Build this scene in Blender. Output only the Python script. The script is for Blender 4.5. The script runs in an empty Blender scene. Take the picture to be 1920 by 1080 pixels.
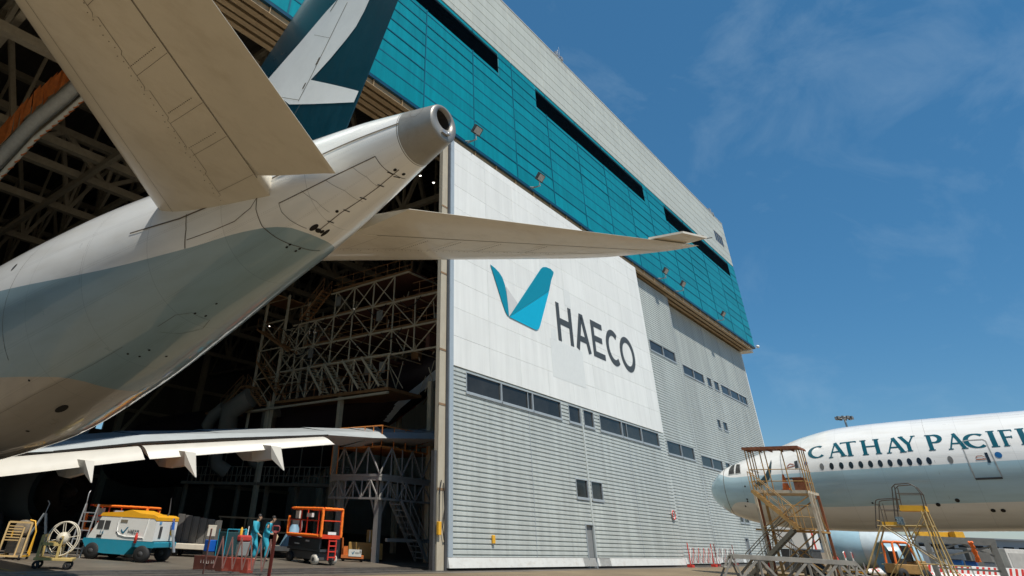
import bpy, bmesh, math, random
import numpy as np
from mathutils import Vector, Matrix
random.seed(7)
rad = math.radians
scene = bpy.context.scene
COL = scene.collection

# ------------------------------------------------------------------ camera
PP = np.array([769.4, 240.0]); FV = np.array([1975.0, 1050.0]); VV = np.array([858.0, -1431.0])
CF = math.sqrt(-(VV-PP) @ (FV-PP)); CH = 1.58
_X = np.array([*(FV-PP), CF]); _X /= np.linalg.norm(_X)
_Z = np.array([*(VV-PP), CF]); _Z -= _X*(_X@_Z); _Z /= np.linalg.norm(_Z)
_Y = np.cross(_Z, _X)
if _Y[2] < 0: _Y = -_Y
RW = np.array([_X, _Y, _Z]); CC = np.array([0, 0, CH])       # survey of the photo: world = RW @ camera ray
def ray(p): return RW @ np.array([p[0]-PP[0], p[1]-PP[1], CF])
def onX(p, x): d = ray(p); return CC + d*(x/d[0])
def onY(p, y): d = ray(p); return CC + d*(y/d[1])
def onZ(p, z): d = ray(p); return CC + d*((z-CH)/d[2])
def dep(p, t): return CC + ray(p)*(t/CF)
def gpx(x, y): return onZ((x, y), 0.0)
def gnd(x, t):
    lo, hi = 900., 1400.
    for _ in range(40):
        m = (lo+hi)/2
        if dep((x, m), t)[2] > 0: lo = m
        else: hi = m
    return dep((x, lo), t)

cd = bpy.data.cameras.new("camera"); cam = bpy.data.objects.new("camera", cd); COL.objects.link(cam)
cd.sensor_fit = 'HORIZONTAL'; cd.sensor_width = 36; cd.lens = CF/1920*36
cd.shift_x = (960-PP[0])/1920; cd.shift_y = (PP[1]-540)/1920
cd.clip_start = 0.1; cd.clip_end = 3000
M = Matrix.Identity(4)
right = RW @ np.array([1, 0, 0]); up = RW @ np.array([0, -1, 0]); back = RW @ np.array([0, 0, -1])
for i in range(3):
    M[i][0] = right[i]; M[i][1] = up[i]; M[i][2] = back[i]; M[i][3] = CC[i]
cam.matrix_world = M
scene.camera = cam

# ------------------------------------------------------------------ sky, sun, exposure
SUN_DIR = Vector((0.27, 1.0, -1.80)).normalized()          # the way the light travels
elev = math.asin(-SUN_DIR.z)
w = bpy.data.worlds.new("World"); scene.world = w; w.use_nodes = True
nt = w.node_tree; bgn = nt.nodes['Background']
sky = nt.nodes.new('ShaderNodeTexSky'); sky.sky_type = 'NISHITA'; sky.sun_disc = False
sky.sun_elevation = elev
sky.sun_rotation = math.atan2(-SUN_DIR.x, -SUN_DIR.y)
sky.altitude = 0; sky.air_density = 1.0; sky.dust_density = 0.05; sky.ozone_density = 4.0
# thin cirrus in the sky itself
tc = nt.nodes.new('ShaderNodeTexCoord'); mp = nt.nodes.new('ShaderNodeMapping')
mp.inputs['Scale'].default_value = (1.8, 3.6, 5.0); mp.inputs['Rotation'].default_value = (0.3, 0.2, 0.6)
nz = nt.nodes.new('ShaderNodeTexNoise'); nz.inputs['Scale'].default_value = 1.5; nz.inputs['Detail'].default_value = 9; nz.inputs['Roughness'].default_value = .6; nz.inputs['Distortion'].default_value = .6
cr = nt.nodes.new('ShaderNodeValToRGB'); cr.color_ramp.elements[0].position = .48; cr.color_ramp.elements[1].position = .9
cr.color_ramp.elements[1].color = (.26, .26, .26, 1)
mx = nt.nodes.new('ShaderNodeMix'); mx.data_type = 'RGBA'
nt.links.new(tc.outputs['Generated'], mp.inputs['Vector']); nt.links.new(mp.outputs['Vector'], nz.inputs['Vector'])
nt.links.new(nz.outputs['Fac'], cr.inputs['Fac']); nt.links.new(cr.outputs['Color'], mx.inputs[0])
hs = nt.nodes.new('ShaderNodeHueSaturation'); hs.inputs['Saturation'].default_value = 1.34; hs.inputs['Hue'].default_value = .494
nt.links.new(sky.outputs['Color'], hs.inputs['Color'])
fl_ = nt.nodes.new('ShaderNodeMix'); fl_.data_type = 'RGBA'; fl_.inputs[0].default_value = .42; fl_.inputs[7].default_value = (.95, 2.3, 4.0, 1)
nt.links.new(hs.outputs['Color'], fl_.inputs[6])
nt.links.new(fl_.outputs[2], mx.inputs[6]); mx.inputs[7].default_value = (5, 6.4, 7.4, 1)
nt.links.new(mx.outputs[2], bgn.inputs['Color'])
bgn.inputs['Strength'].default_value = 0.105
sd = bpy.data.lights.new("sun", 'SUN'); sd.energy = 4.8; sd.angle = rad(.5); sd.color = (1, .945, .86)
so = bpy.data.objects.new("sun", sd); COL.objects.link(so)
so.rotation_euler = SUN_DIR.to_track_quat('-Z', 'Y').to_euler()
so.location = (-10, -40, 80)
scene.view_settings.view_transform = 'Standard'; scene.view_settings.look = 'None'
scene.view_settings.exposure = 0.0; scene.view_settings.gamma = 1
scene.render.engine = 'CYCLES'

# ------------------------------------------------------------------ materials
MATS = {}
def mat(name, col, rough=.55, metal=0, var=.08, vscale=3.0, dirt=0, dcol=(.12, .09, .06), dscale=(1, 1, 1), bump=0, spec=.5, coat=0):
    if name in MATS: return MATS[name]
    m = bpy.data.materials.new(name); m.use_nodes = True; MATS[name] = m
    t = m.node_tree; b = t.nodes['Principled BSDF']
    b.inputs['Roughness'].default_value = rough; b.inputs['Metallic'].default_value = metal
    b.inputs['Specular IOR Level'].default_value = spec
    if coat: b.inputs['Coat Weight'].default_value = coat; b.inputs['Coat Roughness'].default_value = .08
    tc = t.nodes.new('ShaderNodeTexCoord')
    n1 = t.nodes.new('ShaderNodeTexNoise'); n1.inputs['Scale'].default_value = vscale; n1.inputs['Detail'].default_value = 6; n1.inputs['Roughness'].default_value = .65
    t.links.new(tc.outputs['Object'], n1.inputs['Vector'])
    mr = t.nodes.new('ShaderNodeMapRange'); mr.inputs[1].default_value = .3; mr.inputs[2].default_value = .7
    mr.inputs[3].default_value = 1-var; mr.inputs[4].default_value = 1+var
    t.links.new(n1.outputs['Fac'], mr.inputs[0])
    mul = t.nodes.new('ShaderNodeVectorMath'); mul.operation = 'MULTIPLY'; mul.inputs[0].default_value = col[:3]
    t.links.new(mr.outputs[0], mul.inputs[1])
    out = mul.outputs[0]
    if dirt:
        mp = t.nodes.new('ShaderNodeMapping'); mp.inputs['Scale'].default_value = dscale
        n2 = t.nodes.new('ShaderNodeTexNoise'); n2.inputs['Scale'].default_value = 2.3; n2.inputs['Detail'].default_value = 9; n2.inputs['Roughness'].default_value = .7
        t.links.new(tc.outputs['Object'], mp.inputs[0]); t.links.new(mp.outputs[0], n2.inputs['Vector'])
        r2 = t.nodes.new('ShaderNodeMapRange'); r2.inputs[1].default_value = .5; r2.inputs[2].default_value = .78; r2.inputs[3].default_value = 0; r2.inputs[4].default_value = dirt
        t.links.new(n2.outputs['Fac'], r2.inputs[0])
        mm = t.nodes.new('ShaderNodeMix'); mm.data_type = 'RGBA'; mm.inputs[7].default_value = (*dcol, 1)
        t.links.new(r2.outputs[0], mm.inputs[0]); t.links.new(out, mm.inputs[6]); out = mm.outputs[2]
    t.links.new(out, b.inputs['Base Color'])
    rr = t.nodes.new('ShaderNodeMapRange'); rr.inputs[3].default_value = max(.03, rough-.1); rr.inputs[4].default_value = min(1, rough+.1)
    t.links.new(n1.outputs['Fac'], rr.inputs[0]); t.links.new(rr.outputs[0], b.inputs['Roughness'])
    if bump:
        n3 = t.nodes.new('ShaderNodeTexNoise'); n3.inputs['Scale'].default_value = vscale*6; n3.inputs['Detail'].default_value = 4
        t.links.new(tc.outputs['Object'], n3.inputs['Vector'])
        bp = t.nodes.new('ShaderNodeBump'); bp.inputs['Strength'].default_value = bump; bp.inputs['Distance'].default_value = .02
        t.links.new(n3.outputs['Fac'], bp.inputs['Height']); t.links.new(bp.outputs['Normal'], b.inputs['Normal'])
    return m
def emit(name, col, st):
    if name in MATS: return MATS[name]
    m = bpy.data.materials.new(name); m.use_nodes = True; MATS[name] = m
    b = m.node_tree.nodes['Principled BSDF']; b.inputs['Base Color'].default_value = (*col, 1)
    b.inputs['Emission Color'].default_value = (*col, 1); b.inputs['Emission Strength'].default_value = st
    return m

# ------------------------------------------------------------------ mesh builder
def V(*a): return np.array(a, float)
def unit(a): a = np.asarray(a, float); return a/np.linalg.norm(a)
class MB:
    def __init__(s): s.v = []; s.f = []; s.m = []; s.sm = []
    def add(s, vs, fs, mi=0, smooth=False):
        o = len(s.v); s.v += [tuple(map(float, x)) for x in vs]
        for f in fs: s.f.append([o+i for i in f]); s.m.append(mi); s.sm.append(smooth)
        return s
    def box(s, c, d, rz=0, mi=0, R=None):
        c = np.asarray(c, float); hx, hy, hz = np.asarray(d, float)/2
        vs = np.array([[x, y, z] for x in (-hx, hx) for y in (-hy, hy) for z in (-hz, hz)])
        if R is None:
            a, b = math.cos(rz), math.sin(rz); R = np.array([[a, -b, 0], [b, a, 0], [0, 0, 1]])
        vs = vs @ np.asarray(R).T + c
        return s.add(vs, [(0, 1, 3, 2), (4, 6, 7, 5), (0, 4, 5, 1), (2, 3, 7, 6), (0, 2, 6, 4), (1, 5, 7, 3)], mi)
    def bx(s, x0, x1, y0, y1, z0, z1, mi=0):
        return s.box(((x0+x1)/2, (y0+y1)/2, (z0+z1)/2), (abs(x1-x0), abs(y1-y0), abs(z1-z0)), mi=mi)
    def beam(s, p, q, w, h=None, mi=0, upv=(0, 0, 1)):
        p = np.asarray(p, float); q = np.asarray(q, float); h = h or w
        d = q-p; L = np.linalg.norm(d)
        if L < 1e-6: return s
        d /= L; u = np.asarray(upv, float)
        if abs(d @ u) > .98: u = V(0, 1, 0) if abs(d[1]) < .9 else V(1, 0, 0)
        a = unit(np.cross(u, d)); b = np.cross(d, a)
        return s.box((p+q)/2, (L, w, h), R=np.array([d, a, b]).T, mi=mi)
    def tube(s, p, q, r, n=8, r2=None, mi=0, cap=True):
        return s.path([p, q], [r, r if r2 is None else r2], n, mi, cap)
    def path(s, pts, r, n=8, mi=0, cap=True, closed=False):
        pts = [np.asarray(p, float) for p in pts]; k = len(pts)
        rs = r if hasattr(r, '__len__') else [r]*k
        vs = []; prev = None
        for i, p in enumerate(pts):
            if closed: d = pts[(i+1) % k]-pts[i-1]
            else: d = pts[min(i+1, k-1)]-pts[max(i-1, 0)]
            d = unit(d)
            if prev is None:
                u = V(0, 0, 1) if abs(d[2]) < .9 else V(1, 0, 0)
                a = unit(np.cross(u, d))
            else:
                a = prev-d*(prev@d); a = unit(a) if np.linalg.norm(a) > 1e-6 else prev
            prev = a; b = np.cross(d, a)
            for j in range(n):
                t = 2*math.pi*j/n; vs.append(p+rs[i]*(a*math.cos(t)+b*math.sin(t)))
        fs = []
        for i in range(k if closed else k-1):
            i2 = (i+1) % k
            for j in range(n): fs.append((i*n+j, i*n+(j+1) % n, i2*n+(j+1) % n, i2*n+j))
        s.add(vs, fs, mi, True)
        if cap and not closed:
            s.add([vs[j] for j in range(n)][::-1], [tuple(range(n))], mi); s.add([vs[(k-1)*n+j] for j in range(n)], [tuple(range(n))], mi)
        return s
    def lathe(s, prof, o, ax, n=24, mi=0, smooth=True):
        o = np.asarray(o, float); ax = unit(ax); u = V(0, 0, 1) if abs(ax[2]) < .9 else V(1, 0, 0)
        a = unit(np.cross(u, ax)); b = np.cross(ax, a)
        vs = [o+ax*z+r*(a*math.cos(2*math.pi*j/n)+b*math.sin(2*math.pi*j/n)) for r, z in prof for j in range(n)]
        fs = [(i*n+j, i*n+(j+1) % n, (i+1)*n+(j+1) % n, (i+1)*n+j) for i in range(len(prof)-1) for j in range(n)]
        return s.add(vs, fs, mi, smooth)
    def loft(s, rings, mi=0, smooth=True, caps=True):
        n = len(rings[0]); vs = [p for r in rings for p in r]
        fs = [(i*n+j, i*n+(j+1) % n, (i+1)*n+(j+1) % n, (i+1)*n+j) for i in range(len(rings)-1) for j in range(n)]
        s.add(vs, fs, mi, smooth)
        if caps: s.add(list(rings[0])[::-1], [tuple(range(n))], mi); s.add(rings[-1], [tuple(range(n))], mi)
        return s
    def grid(s, fn, us, vs_, mi=0, smooth=True):
        P = [fn(u, v) for u in us for v in vs_]; nv = len(vs_)
        return s.add(P, [(i*nv+j, i*nv+j+1, (i+1)*nv+j+1, (i+1)*nv+j) for i in range(len(us)-1) for j in range(nv-1)], mi, smooth)
    def prism(s, poly, o, a, b, th, mi=0):
        o = np.asarray(o, float); a = np.asarray(a, float); b = np.asarray(b, float); nrm = unit(np.cross(a, b))*th
        n = len(poly); p0 = [o+a*x+b*y for x, y in poly]; p1 = [p+nrm for p in p0]
        return s.add(p0+p1, [tuple(range(n))[::-1], tuple(range(n, 2*n))]+[(i, (i+1) % n, n+(i+1) % n, n+i) for i in range(n)], mi)
    def merge(s, o, T=None):
        vs = o.v if T is None else [tuple(T(np.array(p))) for p in o.v]
        k = len(s.v); s.v += vs
        for f, m, q in zip(o.f, o.m, o.sm): s.f.append([k+i for i in f]); s.m.append(m); s.sm.append(q)
        return s
    def build(s, name, mats, parent=None, bevel=0, origin=None, subdiv=0):
        if not isinstance(mats, (list, tuple)): mats = [mats]
        vs = np.array(s.v, float)
        if parent is not None:
            r = parent
            while r.parent: r = r.parent
            o = np.array(r.location)
        else:
            o = np.array(origin) if origin is not None else V((vs[:, 0].min()+vs[:, 0].max())/2, (vs[:, 1].min()+vs[:, 1].max())/2, vs[:, 2].min())
        me = bpy.data.meshes.new(name); me.from_pydata((vs-o).tolist(), [], s.f)
        for m in mats: me.materials.append(m)
        me.polygons.foreach_set('material_index', s.m); me.polygons.foreach_set('use_smooth', s.sm)
        me.update()
        ob = bpy.data.objects.new(name, me); COL.objects.link(ob)
        if parent is not None: ob.parent = parent
        else: ob.location = o
        if bevel:
            b = ob.modifiers.new('bevel', 'BEVEL'); b.width = bevel; b.segments = 2; b.limit_method = 'ANGLE'; b.angle_limit = rad(40)
        if subdiv:
            b = ob.modifiers.new('sub', 'SUBSURF'); b.levels = subdiv; b.render_levels = subdiv
        return ob
def tag(o, label=None, cat=None, group=None, kind=None):
    if label: o['label'] = label
    if cat: o['category'] = cat
    if group: o['group'] = group
    if kind: o['kind'] = kind
    return o
def thing(name, loc=(0, 0, 0), label=None, cat=None, group=None, rz=0):
    o = bpy.data.objects.new(name, None); COL.objects.link(o); o.empty_display_size = .3
    o.location = tuple(float(x) for x in loc); o.rotation_euler = (0, 0, rz)
    return tag(o, label, cat, group)
def kids(o): return [c for c in bpy.data.objects if c.parent == o]
def copy_tree(o, parent=None):
    c = o.copy(); COL.objects.link(c)
    if parent is not None: c.parent = parent
    for ch in kids(o): copy_tree(ch, c)
    return c
def place(o, loc, rz=0):
    o.location = tuple(float(x) for x in loc); o.rotation_euler = (0, 0, rz); return o
def holes_rect(x0, x1, z0, z1, holes):
    """rectangle minus holes -> rectangles"""
    xs = sorted({x0, x1, *[h[0] for h in holes], *[h[1] for h in holes]}); xs = [x for x in xs if x0 <= x <= x1]
    out = []
    for a, b in zip(xs[:-1], xs[1:]):
        m = (a+b)/2; hs = sorted([(h[2], h[3]) for h in holes if h[0] <= m <= h[1]])
        z = z0
        for h0, h1 in hs:
            if h0 > z: out.append((a, b, z, h0))
            z = max(z, h1)
        if z < z1: out.append((a, b, z, z1))
    # merge equal neighbours
    res = []
    for r in out:
        for q in res:
            if abs(q[1]-r[0]) < 1e-6 and q[2:] == [r[2], r[3]]: q[1] = r[1]; break
        else: res.append([r[0], r[1], r[2], r[3]])
    return res

def tess(pts, step=.2):
    """triangulate a 2D outline and split the triangles until their edges are short"""
    from mathutils.geometry import tessellate_polygon
    P = [V(*p) for p in pts]; T = [tuple(t) for t in tessellate_polygon([[Vector((p[0], p[1], 0)) for p in pts]])]
    for _ in range(6):
        mids = {}; N = []; big = False
        for t in T:
            L = [np.linalg.norm(P[t[i]]-P[t[(i+1) % 3]]) for i in range(3)]
            if max(L) <= step: N.append(t); continue
            big = True; m = []
            for i in range(3):
                k = tuple(sorted((t[i], t[(i+1) % 3])))
                if k not in mids: mids[k] = len(P); P.append((P[k[0]]+P[k[1]])/2)
                m.append(mids[k])
            N += [(t[0], m[0], m[2]), (m[0], t[1], m[1]), (m[2], m[1], t[2]), (m[0], m[1], m[2])]
        T = N
        if not big: break
    return P, T

# palette
white = mat('white paint', (.80, .79, .75), .45, var=.03, vscale=1.2, dirt=.10, dcol=(.55, .48, .38))
steel_grey = mat('grey steel paint', (.33, .34, .33), .5, var=.12, dirt=.3, dcol=(.16, .10, .06))
dark_steel = mat('dark steel', (.06, .06, .06), .5, var=.2)
galv = mat('galvanised steel', (.42, .43, .43), .42, metal=.6, var=.12)
beige_steel = mat('beige painted steel', (.50, .45, .36), .55, var=.1, dirt=.35, dcol=(.2, .12, .06))
rubber = mat('black rubber', (.018, .018, .018), .75, var=.25)
orange = mat('orange paint', (.85, .17, .02), .5, var=.08, dirt=.2)
red_paint = mat('red paint', (.62, .04, .025), .45, var=.1, dirt=.25)
yellow = mat('yellow paint', (.80, .42, .03), .5, var=.1, dirt=.4, dcol=(.25, .13, .05))
teal_paint = mat('teal paint', (.02, .26, .36), .4, var=.06, dirt=.2)
black = mat('matt black', (.012, .012, .012), .6)
glass = mat('dark window glass', (.028, .028, .026), .12, var=.5, vscale=.35, spec=.3)
lampglass = mat('lamp glass', (.5, .5, .47), .25)
# ------------------------------------------------------------------ ground
def ground_mat(name, c1, c2, joint, rough, tracks=False):
    m = bpy.data.materials.new(name); m.use_nodes = True; t = m.node_tree; b = t.nodes['Principled BSDF']
    tc = t.nodes.new('ShaderNodeTexCoord')
    n1 = t.nodes.new('ShaderNodeTexNoise'); n1.inputs['Scale'].default_value = .35; n1.inputs['Detail'].default_value = 10; n1.inputs['Roughness'].default_value = .7
    t.links.new(tc.outputs['Object'], n1.inputs['Vector'])
    n2 = t.nodes.new('ShaderNodeTexNoise'); n2.inputs['Scale'].default_value = 30; n2.inputs['Detail'].default_value = 5
    t.links.new(tc.outputs['Object'], n2.inputs['Vector'])
    r = t.nodes.new('ShaderNodeValToRGB'); r.color_ramp.elements[0].position = .35; r.color_ramp.elements[1].position = .68
    r.color_ramp.elements[0].color = (*c1, 1); r.color_ramp.elements[1].color = (*c2, 1)
    t.links.new(n1.outputs['Fac'], r.inputs['Fac'])
    bk = t.nodes.new('ShaderNodeTexBrick'); bk.offset = 0; bk.inputs['Scale'].default_value = 1
    bk.inputs['Brick Width'].default_value = joint; bk.inputs['Row Height'].default_value = joint; bk.inputs['Mortar Size'].default_value = .02
    bk.inputs['Color1'].default_value = (1, 1, 1, 1); bk.inputs['Color2'].default_value = (.9, .9, .9, 1); bk.inputs['Mortar'].default_value = (.4, .38, .35, 1)
    t.links.new(tc.outputs['Object'], bk.inputs['Vector'])
    mu = t.nodes.new('ShaderNodeMix'); mu.data_type = 'RGBA'; mu.blend_type = 'MULTIPLY'; mu.inputs[0].default_value = 1
    t.links.new(r.outputs[0], mu.inputs[6]); t.links.new(bk.outputs[0], mu.inputs[7])
    m2 = t.nodes.new('ShaderNodeMix'); m2.data_type = 'RGBA'; m2.blend_type = 'OVERLAY'; m2.inputs[0].default_value = .35
    t.links.new(mu.outputs[2], m2.inputs[6]); t.links.new(n2.outputs['Color'], m2.inputs[7])
    t.links.new(m2.outputs[2], b.inputs['Base Color']); 
    rr = t.nodes.new('ShaderNodeMapRange'); rr.inputs[3].default_value = rough-.12; rr.inputs[4].default_value = rough+.12
    t.links.new(n1.outputs['Fac'], rr.inputs[0]); t.links.new(rr.outputs[0], b.inputs['Roughness'])
    bp = t.nodes.new('ShaderNodeBump'); bp.inputs['Strength'].default_value = .25; bp.inputs['Distance'].default_value = .01
    t.links.new(n2.outputs['Fac'], bp.inputs['Height']); t.links.new(bp.outputs[0], b.inputs['Normal'])
    return m
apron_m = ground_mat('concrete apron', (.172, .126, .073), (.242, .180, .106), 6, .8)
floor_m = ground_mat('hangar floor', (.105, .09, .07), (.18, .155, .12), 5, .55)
g = MB(); g.add([(-700, -700, 0), (1200, -700, 0), (1200, 900, 0), (-700, 900, 0)], [(0, 1, 2, 3)])
tag(g.build('apron', apron_m, origin=(0, 0, 0)), kind='structure')
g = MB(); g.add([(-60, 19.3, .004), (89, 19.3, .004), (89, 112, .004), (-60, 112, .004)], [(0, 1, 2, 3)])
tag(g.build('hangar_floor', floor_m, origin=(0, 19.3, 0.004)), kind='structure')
railm = mat('worn rail steel', (.20, .18, .16), .35, metal=.7, var=.3)
for yy in (20.12, 21.02, 21.82):
    g = MB()
    g.bx(-60, 89, yy-.16, yy-.10, .004, .035); g.bx(-60, 89, yy+.10, yy+.16, .004, .035); g.bx(-60, 89, yy-.03, yy+.03, .006, .022, 1)
    tag(g.build('door_track', [railm, dark_steel]), kind='structure')
linem = mat('worn yellow line', (.40, .28, .08), .7, var=.3, dirt=.9, dcol=(.3, .26, .2))
g = MB(); g.bx(8.4, 8.55, 20.6, 60, .0045, .009)
tag(g.build('floor_marking', linem), kind='structure')

# ------------------------------------------------------------------ hangar
HX0, HX1 = -60.0, 90.0
FS = 20.25/19.6                      # fascia stands a little behind the front door leaf
DF = 20.25
def fz(z): return CH+(z-CH)*FS
def fx(x): return x*FS
hangar = thing('hangar', (20, 20.3, 0), 'huge hangar with teal clad upper front, pale parapet and dark open bay', 'hangar')

def cladmat(name, col, rough, var, vs, streak=.25, spec=.5):
    m = bpy.data.materials.new(name); m.use_nodes = True; t = m.node_tree; b = t.nodes['Principled BSDF']
    b.inputs['Roughness'].default_value = rough; b.inputs['Specular IOR Level'].default_value = spec
    tc = t.nodes.new('ShaderNodeTexCoord')
    gm = t.nodes.new('ShaderNodeNewGeometry')
    ri = t.nodes.new('ShaderNodeMapRange'); ri.inputs[3].default_value = 1-var; ri.inputs[4].default_value = 1+var
    t.links.new(gm.outputs['Random Per Island'], ri.inputs[0])
    mp = t.nodes.new('ShaderNodeMapping'); mp.inputs['Scale'].default_value = (1.8, 1.8, .16)
    n = t.nodes.new('ShaderNodeTexNoise'); n.inputs['Scale'].default_value = vs; n.inputs['Detail'].default_value = 7; n.inputs['Roughness'].default_value = .6
    t.links.new(tc.outputs['Object'], mp.inputs[0]); t.links.new(mp.outputs[0], n.inputs['Vector'])
    sr = t.nodes.new('ShaderNodeMapRange'); sr.inputs[1].default_value = .3; sr.inputs[2].default_value = .75; sr.inputs[3].default_value = 1-streak; sr.inputs[4].default_value = 1+streak*.6
    t.links.new(n.outputs['Fac'], sr.inputs[0])
    m1 = t.nodes.new('ShaderNodeMath'); m1.operation = 'MULTIPLY'; t.links.new(ri.outputs[0], m1.inputs[0]); t.links.new(sr.outputs[0], m1.inputs[1])
    mu = t.nodes.new('ShaderNodeVectorMath'); mu.operation = 'MULTIPLY'; mu.inputs[0].default_value = col
    t.links.new(m1.outputs[0], mu.inputs[1]); t.links.new(mu.outputs[0], b.inputs['Base Color'])
    n2 = t.nodes.new('ShaderNodeTexNoise'); n2.inputs['Scale'].default_value = .5; n2.inputs['Detail'].default_value = 2
    t.links.new(tc.outputs['Object'], n2.inputs['Vector'])
    bp = t.nodes.new('ShaderNodeBump'); bp.inputs['Strength'].default_value = .25; bp.inputs['Distance'].default_value = .12
    t.links.new(n2.outputs['Fac'], bp.inputs['Height']); t.links.new(bp.outputs[0], b.inputs['Normal'])
    return m
tealm = cladmat('teal cladding', (.0, .235, .29), .36, .10, 1.4, .20, .35)
tealdark = mat('dark teal trim', (.0, .05, .10), .4, var=.1)
parm = cladmat('pale grey cladding', (.49, .52, .47), .5, .045, 1.2, .12)
louvm = mat('dark louvre', (.002, .011, .018), .5, var=.3, spec=.2)
whitecl = cladmat('white door cladding', (.79, .80, .76), .5, .03, 1.0, .09)
greycl = cladmat('grey corrugated cladding', (.52, .555, .525), .42, .05, 1.2, .20)
trimg = mat('grey door trim', (.34, .38, .40), .45, var=.06, dirt=.2, dcol=(.2, .2, .18))

cols = [fx(22.15+5.27*k) for k in range(-15, 13)]
cols = [c for c in cols if c > HX0]+[fx(88.2)]
rows = [22.62, 23.82, 24.81, 25.77, 26.80, 27.81, 28.80, 29.77, 30.75, 31.72, 32.70, 33.30]
rows = [fz(z) for z in rows]
louv = [(fx(36.4-27.28*k), fx(58.1-27.28*k)) for k in range(-1, 4)]
louv = [(max(a, HX0), min(b, fx(85.4))) for a, b in louv if b > HX0]
lz0, lz1 = fz(31.12), fz(32.92)
g = MB()
allcols = [HX0]+cols
for a, b in zip(allcols[:-1], allcols[1:]):
    for z0, z1 in zip(rows[:-1], rows[1:]):
        for r in holes_rect(a, b, z0, z1, [(max(l0, a), min(l1, b), max(lz0, z0), min(lz1, z1)) for l0, l1 in louv if l1 > a and l0 < b and lz1 > z0 and lz0 < z1]):
            if r[1]-r[0] < .12 or r[3]-r[2] < .12: continue
            e = .05
            tl = random.uniform(-.016, .016)
            g.add([(r[0]+e, DF-.02, r[2]+e), (r[1]-e, DF-.02, r[2]+e), (r[1]-e, DF-.02+tl, r[3]-e), (r[0]+e, DF-.02+tl, r[3]-e),
                   (r[0]+.01, DF+.03, r[2]+.01), (r[1]-.01, DF+.03, r[2]+.01), (r[1]-.01, DF+.03, r[3]-.01), (r[0]+.01, DF+.03, r[3]-.01)],
                  [(0, 1, 2, 3), (4, 5, 1, 0), (5, 6, 2, 1), (6, 7, 3, 2), (7, 4, 0, 3)])
g.build('teal_cladding', tealm, hangar)
jm = mat('dark teal joint', (.0, .11, .175), .45, var=.1); g = MB()
def lspan(x): return any(a < x < b for a, b in louv)
for z in rows[1:-1]:
    if not (lz0 < z < lz1): g.bx(HX0, fx(88.2), DF-.042, DF-.03, z-.045, z+.045)
    else:
        xs_ = sorted([HX0, fx(88.2)]+[q for l in louv for q in l]); [g.bx(a, b, DF-.042, DF-.03, z-.045, z+.045) for a, b in zip(xs_[:-1], xs_[1:]) if b-a > .3 and not lspan((a+b)/2)]
for x in cols[:-1]:
    if lspan(x): g.bx(x-.05, x+.05, DF-.046, DF-.034, rows[0], lz0-.01); g.bx(x-.05, x+.05, DF-.046, DF-.034, lz1+.01, rows[-1])
    else: g.bx(x-.05, x+.05, DF-.046, DF-.034, rows[0], rows[-1])
g.build('cladding_joint', jm, hangar)
g = MB(); g.bx(HX0, fx(88.2), DF+.035, DF+.3, rows[0], rows[-1]+.05)
g.build('fascia_backing', tealdark, hangar)
g = MB(); g.bx(HX0, fx(88.3), DF-.05, DF+.28, rows[0]-.22, rows[0]-.003); g.build('fascia_edge_trim', tealdark, hangar)
prows = [fz(z) for z in (33.36, 33.96, 34.96, 35.93, 36.92, 37.95, 38.98, 39.75)]
wn = (fx(82.7), fx(86.2), fz(35.4), fz(37.0))
g = MB()
for a, b in zip(allcols[:-1], allcols[1:]):
    for z0, z1 in zip(prows[:-1], prows[1:]):
        hs = []
        if wn[1] > a and wn[0] < b and wn[3] > z0 and wn[2] < z1: hs = [(max(wn[0], a), min(wn[1], b), max(wn[2], z0), min(wn[3], z1))]
        for r in holes_rect(a, b, z0, z1, hs):
            e = .034
            if r[1]-r[0] < .1 or r[3]-r[2] < .1: continue
            g.add([(r[0]+e, DF-.02, r[2]+e), (r[1]-e, DF-.02, r[2]+e), (r[1]-e, DF-.02, r[3]-e), (r[0]+e, DF-.02, r[3]-e),
                   (r[0]+.006, DF+.02, r[2]+.006), (r[1]-.006, DF+.02, r[2]+.006), (r[1]-.006, DF+.02, r[3]-.006), (r[0]+.006, DF+.02, r[3]-.006)],
                  [(0, 1, 2, 3), (4, 5, 1, 0), (5, 6, 2, 1), (6, 7, 3, 2), (7, 4, 0, 3)])
g.build('parapet_cladding', parm, hangar)
g = MB(); g.bx(HX0, fx(88.2), DF+.024, DF+.3, prows[0]-.01, prows[-1]); g.build('parapet_backing', dark_steel, hangar)
g = MB(); g.bx(HX0, fx(88.25), DF-.06, DF+.5, prows[-1]+.002, prows[-1]+.09); g.build('parapet_coping', mat('light coping', (.6, .6, .57), .4), hangar)
for l0, l1 in louv:
    g = MB(); g.bx(l0+.03, l1-.03, DF+.002, DF+.034, lz0+.02, lz1-.02)
    n = 14
    for k in range(n):
        z = lz0+.05+(lz1-lz0-.1)*k/n
        g.add([(l0+.05, DF+.0, z), (l1-.05, DF+.0, z), (l1-.05, DF-.045, z-.05), (l0+.05, DF-.045, z-.05)], [(0, 1, 2, 3)])
    g.build('louvre_strip', louvm, hangar)
g = MB(); g.bx(wn[0]+.05, wn[1]-.05, DF+.004, DF+.022, wn[2]+.05, wn[3]-.05); wo = g.build('window', glass, hangar)
g = MB()
for k in range(5):
    xx = wn[0]+.05+(wn[1]-wn[0]-.1)*k/4; g.bx(xx-.03, xx+.03, DF-.03, DF+.003, wn[2]+.02, wn[3]-.02)
g.bx(wn[0], wn[1], DF-.032, DF+.002, wn[2], wn[2]+.06); g.bx(wn[0], wn[1], DF-.032, DF+.002, wn[3]-.06, wn[3])
g.build('frame', mat('window frame', (.45, .46, .45), .5), wo)
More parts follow.
